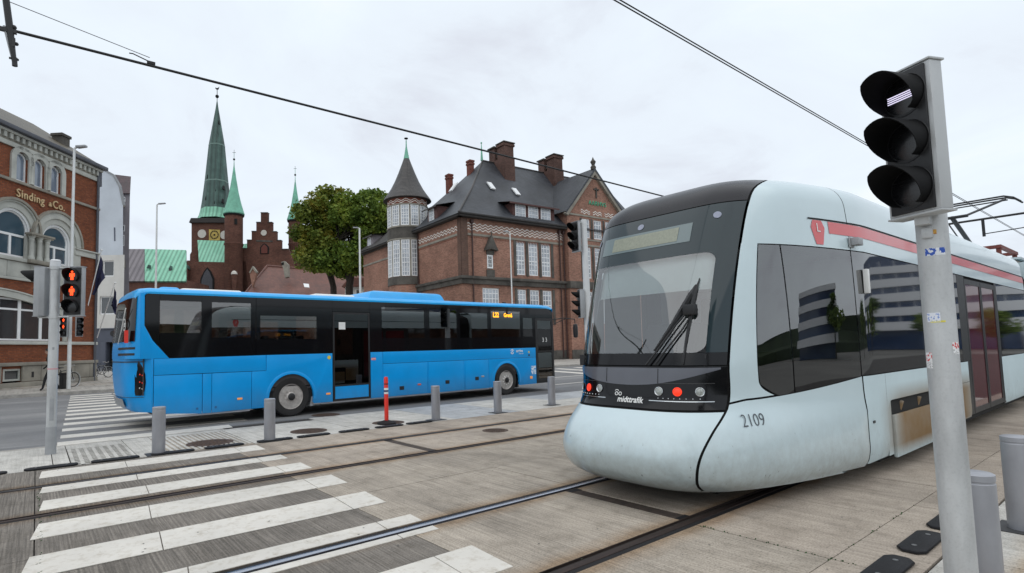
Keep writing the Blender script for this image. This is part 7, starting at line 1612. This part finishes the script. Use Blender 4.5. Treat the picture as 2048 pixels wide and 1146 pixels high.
# chimneys
m_brd = brick_mat('dark_chimney_brick', (0.20, 0.105, 0.085), (0.13, 0.07, 0.055), (0.14, 0.10, 0.085), stain=0.5)
def bigch(x, z0, z1):
    c_ = MB().box(x, x+1.35, 4.6, 8.0, z0, z1-1.6).box(x+0.05, x+1.3, 4.7, 5.9, z1-1.6, z1).box(x+0.05, x+1.3, 6.4, 7.4, z1-1.6, z1-0.1).box(x-0.08, x+1.43, 4.62, 5.98, z1-0.35, z1-0.1).box(x+0.06, x+1.3, 8.0, 8.9, z0+1, z1-1.9).build('chimney', m_brd, tb_)
    MB().box(x-0.1, x+1.45, 4.55, 6.05, z1-0.02, z1+0.08).box(x-0.1, x+1.45, 6.3, 7.5, z1-0.12, z1+0.02).box(x+0.3, x+1.1, 5.9, 6.4, z1-1.2, z1-0.8).build('chimney_cap', m_stoned, c_)
bigch(8.8, 18.2, 23.1); bigch(15.9, 18.2, 22.95)
for x, y_, z0_, z1_ in ((4.55, 8.9, 16.6, 20.05), (6.1, 7.1, 18.5, 21.3)):
    c_ = MB().box(x-0.26, x+0.26, y_-0.32, y_+0.32, z0_, z1_-0.2).box(x-0.32, x+0.32, y_-0.38, y_+0.38, z1_-0.5, z1_-0.3).box(x-0.32, x+0.32, y_-0.38, y_+0.38, z1_-0.2, z1_).build('small_chimney', m_brick_c if False else mat('red_chimney', (0.16, 0.05, 0.035), 0.85, var=0.3, scale=3), tb_)
    MB().box(x-0.5, x+0.5, y_-0.6, y_+0.6, z0_, z0_+1.35).build('chimney_flashing', m_stonew, c_) if False else None
MB().cyl((7.2, 6.5, RZ), (7.2, 6.5, RZ+1.9), 0.14, 0.03, n=8).ball((7.2, 6.5, RZ+1.95), 0.1, 8).build('ridge_finial', m_cop, tb_)
MB().cyl((21.2, 6.5, RZ-3), (21.2, 6.5, RZ-0.4), 0.2, 0.04, n=8).box(20.95, 21.45, 6.3, 6.7, RZ-0.4, RZ-0.25).build('ridge_finial', m_cop, tb_) if False else None
# gable roof
y2 = 7.5
MB().add([(GX0-0.45, GY-0.35, 14.75), (AX, GY-0.35, AZ+0.25), (AX, y2, AZ+0.25), (GX0-0.45, y2, 14.75), (GX1+0.45, GY-0.35, 14.75), (GX1+0.45, y2, 14.75),
          (GX0-0.45, GY-0.35, 14.5), (AX, GY-0.35, AZ-0.05), (GX1+0.45, GY-0.35, 14.5)], [(0, 1, 2, 3), (1, 4, 5, 2), (0, 1, 7, 6), (1, 4, 8, 7)]).build('gable_roof', m_slate, tb_)
MB(TG).prism([(GX0-0.5, 14.55), (AX, AZ+0.1), (GX1+0.5, 14.55), (GX1+0.15, 14.35), (AX, AZ-0.45), (GX0-0.15, 14.35)], -0.32, 0.0).build('gable_verge', m_stonew, tb_)
MB(TG).lathe([(0.25, AZ+0.1), (0.3, AZ+0.4), (0.15, AZ+0.6), (0.3, AZ+0.95), (0.12, AZ+1.2), (0.001, AZ+1.5)], (AX, -0.1, 0), 10).build('gable_finial', m_stoned, tb_)
MB(TG).cyl((20.6, 2.5, 15.5), (20.6, 2.5, 18.3), 0.22, 0.03, n=8).box(20.35, 20.85, 2.4, 2.6, 18.3, 18.45).build('gable_spikelet', m_cop, tb_)
m_cgreen = mat('green_letters', (0.10, 0.40, 0.24), 0.6, var=0.1)
text('gable_lettering', 'AARHVS', 0.66, frame((16.75, GY-0.05, 15.9), (1, 0, 0), (0, 0, 1), (0, -1, 0)), m_cgreen, tb_, ext=0.04, offset=-0.006, spacing=1.1)
MB(TG).box(16.55, 16.7, -0.12, 0, 16.7, 17.8).box(16.25, 17.0, -0.12, 0, 17.55, 17.68).build('wall_anchor', m_stoned, tb_)
MB(TG).box(12.6, 13.3, -0.05, 0, 11.75, 12.5).build('stone_tablet', m_stonew, tb_)
MB(TG).lathe([(0.14, -0.07), (0.2, -0.07), (0.2, -0.05), (0.14, -0.05)], (12.95, 0, 12.12), 14, 'Y').build('tablet_ring', m_stoned, tb_)
# little hooded gable over the small window
MB().box(2.66, 3.5, -0.1, 0.0, 9.9, 10.25).box(2.62, 3.52, -0.08, 0.0, 7.85, 8.5).build('window_surround', m_stoned, tb_)
MB().prism([(2.35, 10.2), (3.06, 11.6), (3.77, 10.2), (3.06, 10.35)], -0.45, 0.0).cyl((3.06, -0.35, 11.6), (3.06, -0.35, 12.0), 0.06, n=6).build('window_hood', m_stoned, tb_, bevel=0.03)
# round turret on the left facade
TCX, TCY, TR = 0.0, 10.0, 2.05
tu = MB().lathe([(TR, 0.1), (TR, 16.7)], (TCX, TCY, 0), 36).build('turret_drum', m_brick_p, tb_, smooth=True)
for pr_ in ([(TR+0.02, 12.55), (TR+0.06, 12.55), (TR+0.06, 13.75), (TR+0.02, 13.8)], [(TR+0.02, 7.9), (TR+0.1, 7.9), (TR+0.1, 8.65), (TR+0.02, 8.7)]): MB().lathe(pr_, (TCX, TCY, 0), 36).build('turret_band', m_stoned, tu, smooth=True)
MB().lathe([(TR+0.02, 13.72), (TR+0.12, 13.72), (TR+0.12, 13.86), (TR+0.02, 13.86)], (TCX, TCY, 0), 36).lathe([(TR+0.02, 12.45), (TR+0.12, 12.45), (TR+0.12, 12.58)], (TCX, TCY, 0), 36).lathe([(TR+0.02, 16.0), (TR+0.12, 16.0), (TR+0.12, 16.12)], (TCX, TCY, 0), 36).build('turret_moulding', m_stonew, tu, smooth=True)
# direction from turret to the eye in local axes
vx, vy = -OT[0], -OT[1]-10; ang0 = math.atan2(vy, vx)-RT_
for i in range(-5, 4):
    a = ang0-R(8)+R(27.5)*i+R(0)
    T_ = Matrix.Translation((TCX, TCY, 0)) @ Matrix.Rotation(a+PI/2, 4, 'Z') @ Matrix.Translation((0, -TR-0.02, 0))
    window(tu, T_, -0.42, 0.42, 13.88, 15.98, -0.02, 3, [0.17, 0.34, 0.5, (0.62, 0.06), 0.8], m_wframe, m_wglasst, fw=0.10, mw=0.06, th=0.08)
    window(tu, T_, -0.42, 0.42, 8.75, 12.42, -0.02, 3, [0.12, 0.24, (0.37, 0.08), 0.5, 0.62, 0.75, 0.88], m_wframe, m_wglasst, fw=0.10, mw=0.06, th=0.08)
    T2 = Matrix.Translation((TCX, TCY, 0)) @ Matrix.Rotation(a+PI/2+R(13.75), 4, 'Z') @ Matrix.Translation((0, -TR, 0)); MB(T2).box(-0.075, 0.075, -0.05, 0.05, 8.7, 12.45).box(-0.075, 0.075, -0.05, 0.05, 13.8, 16.0).build('turret_mullion', m_stonew, tu)
rows = []
mbw = MB()
for zc in (16.3, 16.5):
    pts = []
    for k in range(145):
        a = 2*PI*k/144; z = zc+0.10*math.sin(a*14); pts.append([((TR+0.03)*math.cos(a)+TCX, (TR+0.03)*math.sin(a)+TCY, z-0.035), ((TR+0.03)*math.cos(a)+TCX, (TR+0.03)*math.sin(a)+TCY, z+0.035)])
    mbw.grid(pts)
mbw.build('wave_brickwork', m_wave, tu)
MB().lathe([(TR+0.01, 16.12), (TR+0.025, 16.12), (TR+0.025, 16.75)], (TCX, TCY, 0), 36).build('frieze', m_dent, tu, smooth=True)
# bell-shaped slate cone with copper tip
cp = [(2.25, 16.72), (2.52, 16.78), (2.45, 16.92), (2.15, 17.35), (1.72, 18.0), (1.28, 18.85), (0.88, 19.8), (0.52, 20.75), (0.30, 21.35)]
cn = MB().lathe(cp, (TCX, TCY, 0), 32).build('turret_cone', m_slateb, tu, smooth=True)
MB().lathe([(0.31, 21.35), (0.2, 21.9), (0.07, 22.7), (0.05, 23.35)], (TCX, TCY, 0), 14).build('copper_tip', m_cop, cn, smooth=True)
MB().lathe([(0.03, 23.2), (0.03, 23.5), (0.20, 23.52), (0.20, 23.6), (0.03, 23.64)], (TCX, TCY, 0), 12).build('finial_disc', m_gapm, cn)
# ---------------------------------------------------------------- trees
def leaf_mat(name, stops, scale=0.28):
    m, t_, p = nodes_of(name); p.inputs['Roughness'].default_value = 0.6; p.inputs['Specular IOR Level'].default_value = 0.25
    n = add_noise(t_, scale, 3); n2 = add_noise(t_, 3.5, 2)
    ad = t_.nodes.new('ShaderNodeMix'); ad.data_type = 'FLOAT'; ad.inputs[0].default_value = 0.4; t_.links.new(n.outputs['Fac'], ad.inputs[2]); t_.links.new(n2.outputs['Fac'], ad.inputs[3])
    r = ramp(t_, ad.outputs[0], stops); t_.links.new(r.outputs[0], p.inputs['Base Color'])
    tr_ = t_.nodes.new('ShaderNodeBsdfTranslucent'); t_.links.new(r.outputs[0], tr_.inputs[0]); mxs = t_.nodes.new('ShaderNodeMixShader'); mxs.inputs[0].default_value = 0.25
    t_.links.new(p.outputs[0], mxs.inputs[1]); t_.links.new(tr_.outputs[0], mxs.inputs[2]); t_.links.new(mxs.outputs[0], t_.nodes['Material Output'].inputs[0]); return m
m_leaf = leaf_mat('autumn_leaf', [(0.34, (0.045, 0.08, 0.015)), (0.45, (0.105, 0.155, 0.025)), (0.54, (0.19, 0.22, 0.035)), (0.62, (0.27, 0.22, 0.03)), (0.70, (0.33, 0.18, 0.03))])
m_leafg = leaf_mat('green_leaf', [(0.34, (0.04, 0.075, 0.015)), (0.46, (0.10, 0.165, 0.03)), (0.55, (0.18, 0.25, 0.035)), (0.66, (0.28, 0.28, 0.04))])
m_bark = mat('dark_bark', (0.035, 0.028, 0.022), 0.9, var=0.4, scale=6, bump=0.5, bscale=20)
def tree(name, label, loc, limbs, crown, nleaf, m, seed, leaf=0.30, clumps=70, crad=1.3, group=None):
    """limbs: list of (points, radii); crown: list of ellipsoids (cx,cy,cz,rx,ry,rz) in metres from the base"""
    rr = random.Random(seed); t_ = thing(name, label, 'tree', loc, group=group)
    tk = MB()
    for pts, rad in limbs: tk.tube(pts, rad, 8)
    cl = []
    for k in range(clumps):
        e_ = rr.choice(crown); u_ = Vector((rr.gauss(0, 1), rr.gauss(0, 1), rr.gauss(0, 1))).normalized(); q = 0.55+0.45*rr.random()**0.5
        c_ = Vector((e_[0]+u_.x*e_[3]*q, e_[1]+u_.y*e_[4]*q, e_[2]+u_.z*e_[5]*q)); cl.append((c_, crad*rr.uniform(0.6, 1.25)))
        if k % 2 == 0:
            st = Vector(limbs[rr.randrange(len(limbs))][0][-1]); md_ = st.lerp(c_, 0.5)+Vector((rr.uniform(-.3, .3), rr.uniform(-.3, .3), 0.4)); tk.tube([st, md_, c_], [0.09, 0.06, 0.02], 5)
    tk.build('trunk', m_bark, t_, smooth=True)
    V, F = [], []
    for i in range(nleaf):
        c_, r_ = cl[rr.randrange(len(cl))]
        u_ = Vector((rr.gauss(0, 1), rr.gauss(0, 1), rr.gauss(0, 1))).normalized()*r_*rr.random()**0.4; u_.z *= 0.75
        p_ = c_+u_; a = Vector((rr.gauss(0, 1), rr.gauss(0, 1), rr.gauss(0, 0.6))).normalized(); b = a.orthogonal().normalized(); s_ = leaf*rr.uniform(0.5, 1.15)
        a *= s_; b = Matrix.Rotation(rr.uniform(0, 6.28), 3, a) @ b*s_*0.6
        o = len(V); V += [tuple(p_-a), tuple(p_+b), tuple(p_+a), tuple(p_-b)]; F.append((o, o+1, o+2, o+3))
    mb = MB(); mb.v = V; mb.f = F
    me = bpy.data.meshes.new('crown'); me.from_pydata(V, [], F); me.materials.append(m); o = bpy.data.objects.new('crown', me); C.objects.link(o); o.parent = t_
    return t_
S1 = at(668, 690, 75); S2 = at(697, 690, 73)
def loc_of(px, py, D, base): q = at(px, py, D)-Vector((base.x, base.y, 0)); return q
def E(px, py, D, rx_, rz_, base): q = loc_of(px, py, D, base); return (q.x, q.y, q.z, rx_, rx_, rz_)
B1, B2 = Vector((S1.x, S1.y, 0)), Vector((S2.x, S2.y, 0))
L1 = [([(0, 0, 0), tuple(loc_of(667, 575, 75, B1)), tuple(loc_of(660, 540, 75, B1))], [0.55, 0.42, 0.35]), ([tuple(loc_of(667, 575, 75, B1)), tuple(loc_of(648, 520, 74, B1)), tuple(loc_of(630, 480, 74, B1))], [0.35, 0.25, 0.15]), ([tuple(loc_of(661, 545, 75, B1)), tuple(loc_of(668, 480, 75.5, B1)), tuple(loc_of(672, 430, 75.5, B1))], [0.33, 0.25, 0.12])]
tree('tree', 'left tree of the pair behind the bus, crown turning orange brown', tuple(B1), L1, [E(640, 455, 75, 3.6, 3.2, B1), E(660, 420, 75, 3.6, 2.6, B1), E(625, 480, 75, 2.2, 2.2, B1), E(672, 490, 75, 3.6, 2.6, B1), E(635, 515, 75, 2.6, 1.6, B1)], 24000, m_leaf, 4, clumps=120, crad=1.35)
L2 = [([(0, 0, 0), tuple(loc_of(699, 570, 73, B2)), tuple(loc_of(705, 540, 73, B2))], [0.65, 0.5, 0.4]), ([tuple(loc_of(700, 565, 73, B2)), tuple(loc_of(684, 525, 73, B2)), tuple(loc_of(676, 480, 73, B2))], [0.4, 0.28, 0.15]), ([tuple(loc_of(704, 545, 73, B2)), tuple(loc_of(722, 490, 73, B2)), tuple(loc_of(735, 430, 73, B2))], [0.38, 0.28, 0.14])]
tree('tree', 'right tree of the pair behind the bus, fuller green crown reaching the turret', tuple(B2), L2, [E(735, 430, 73, 3.9, 3.4, B2), E(765, 455, 74, 2.4, 4.0, B2), E(715, 470, 73, 4.0, 3.4, B2), E(740, 510, 73, 3.2, 2.6, B2), E(700, 425, 73, 2.4, 2.2, B2), E(690, 520, 73, 3.0, 1.8, B2)], 30000, m_leafg, 9, clumps=150, crad=1.4)
# ---------------------------------------------------------------- bicycles, bin
def bicycle(loc, rz, label):
    t_ = thing('bicycle', label, 'bicycle', loc, rz, 'bicycles parked by the left buildings')
    for x in (-0.52, 0.52):
        w_ = MB().lathe([(0.32, -0.018), (0.345, 0), (0.32, 0.018), (0.305, 0), (0.32, -0.018)], (x, 0, 0.345), 22, 'Y', cap=False).build('wheel', m_tyre, t_, smooth=True)
        mb = MB()
        for k in range(10): a = PI*k/10; mb.cyl((x-0.3*math.cos(a), 0, 0.345-0.3*math.sin(a)), (x+0.3*math.cos(a), 0, 0.345+0.3*math.sin(a)), 0.003, n=4)
        mb.lathe([(0.36, -0.022), (0.375, -0.03), (0.375, 0.03)], (x, 0, 0.35), 22, 'Y', cap=False); mb.build('spokes', m_galv, w_)
    mb = MB()
    for a, b in (((-0.52, 0, 0.345), (-0.05, 0, 0.28)), ((-0.05, 0, 0.28), (-0.18, 0, 0.82)), ((-0.05, 0, 0.28), (0.38, 0, 0.75)), ((-0.17, 0, 0.75), (0.36, 0, 0.82)), ((-0.52, 0, 0.345), (-0.17, 0, 0.75)), ((0.36, 0, 0.95), (0.52, 0, 0.345))): mb.cyl(a, b, 0.017, n=8)
    mb.build('frame', m_blk, t_, smooth=True)
    MB().prism([(-0.32, 0.88), (-0.06, 0.90), (-0.06, 0.93), (-0.32, 0.95)], -0.07, 0.07).build('saddle', m_blk, t_, bevel=0.015)
    MB().tube([(0.30, -0.28, 1.02), (0.38, -0.15, 1.03), (0.36, 0, 0.97), (0.38, 0.15, 1.03), (0.30, 0.28, 1.02)], 0.014, 6).build('handlebar', m_galv, t_)
    return t_
p = at(218, 752, 42); b_ = bicycle((p.x, p.y, 0.1), VRZ+R(10), 'bicycle leaning in front of the dark doorway of the white house')
for px_, py_, D_, rz_, lb in ((202, 752, 36, VRZ+R(70), 'bicycle parked at the corner of the arched brick building'), (127, 778, 25.5, VRZ+R(80), 'bicycle parked between the two signal poles'), (-4, 788, 27.5, VRZ+R(5), 'bicycle cut off by the left picture edge')):
    q = at(px_, py_, D_); dup(b_, (q.x, q.y, 0.1), rz_, lb)
p = at(120, 790, 24.3); t = thing('litter_bin', 'small grey and black litter bin beside the left signal pole', 'bin', (p.x, p.y, 0.1), VRZ)
MB().box(-0.16, 0.06, -0.15, 0.15, 0.05, 0.62).build('bin_body', m_galv, t, bevel=0.03); MB().box(0.06, 0.18, -0.16, 0.16, 0.0, 0.72).box(-0.16, 0.18, -0.16, 0.16, 0.62, 0.68).build('bin_post', m_blk, t, bevel=0.01)
# ---------------------------------------------------------------- what stands behind the camera and mirrors in the tram glass
ob = thing('office_block', 'white and blue banded office block mirrored in the tram windows', 'building', (80, -20, 0), R(-85))
m_ow = mat('office_white', (0.72, 0.73, 0.75), 0.5, var=0.04); m_og = mat('office_blue_glass', (0.02, 0.045, 0.11), 0.08, var=0.3, scale=0.3, ior=1.8)
for k in range(5):
    z = 2.2+k*1.75; MB().box(-15, 12, 0, 14, z, z+1.0).build('white_band', m_ow, ob); gl_ = MB().box(-14.8, 11.8, 0.25, 13.8, z+1.0, z+1.75).build('window_band', m_og, ob)
    mb = MB()
    for i in range(18): mb.box(-14.7+i*1.5, -14.62+i*1.5, 0.18, 0.26, z+1.0, z+1.75)
    mb.build('mullions', m_ow, gl_)
MB().box(-14, 11, 0.5, 13.5, 0, 2.2).box(-13, 10, 0.3, 10, 10.95, 11.8).build('ground_floor', m_og, ob)
ow = thing('office_block', 'lower three-storey banded office wing mirrored in the side window of the tram cab', 'building', (48, -44, 0), R(-45))
for k in range(3):
    z = 1.6+k*1.7; MB().box(-12, 12, 0, 10, z, z+0.8).build('white_band', m_ow, ow); MB().box(-11.8, 11.8, 0.25, 9.8, z+0.8, z+1.7).build('window_band', m_og, ow)
MB().box(-12, 12, 0, 10, 6.7, 7.3).build('parapet', m_ow, ow); MB().box(-11, 11, 0.5, 9.5, 0, 1.6).build('ground_floor', m_og, ow)
rr = random.Random(2)
for k, (x, y_, h) in enumerate(((58, -13, 5), (63, -19, 4.5), (50, -21, 5), (66, -10, 4.2), (45, -28, 6), (72, -6.5, 4))):
    lbs = ['nearest', 'second', 'third', 'farthest right', 'leftmost', 'smallest'][k]
    tree('tree', lbs+' dark tree in front of the banded office block', (x, y_, 0), [([(0, 0, 0), (0, 0, h*0.45)], [0.16, 0.1])], [(0, 0, h*0.68, h*0.26, h*0.26, h*0.3)], 1400, m_leafg, 20+k, leaf=0.26, clumps=16, crad=0.8, group='trees near the office block')
MB().add([(-60, -70, 0), (150, -48, 0), (150, -48, 5), (110, -52, 6.5), (60, -60, 5), (20, -64, 6), (-20, -68, 5), (-60, -70, 5)], [tuple(range(8))]).build('far_treeline', mat('treeline', (0.03, 0.045, 0.02), 0.9, var=0.5, scale=0.2), label='dark wooded line beyond the square behind the camera', cat='trees', kind='stuff', loc=(0, 0, 0), solid=6)
print('objects', len(bpy.data.objects), 'tris ~', sum(len(o.data.polygons) for o in bpy.data.objects if o.type == 'MESH')*2)
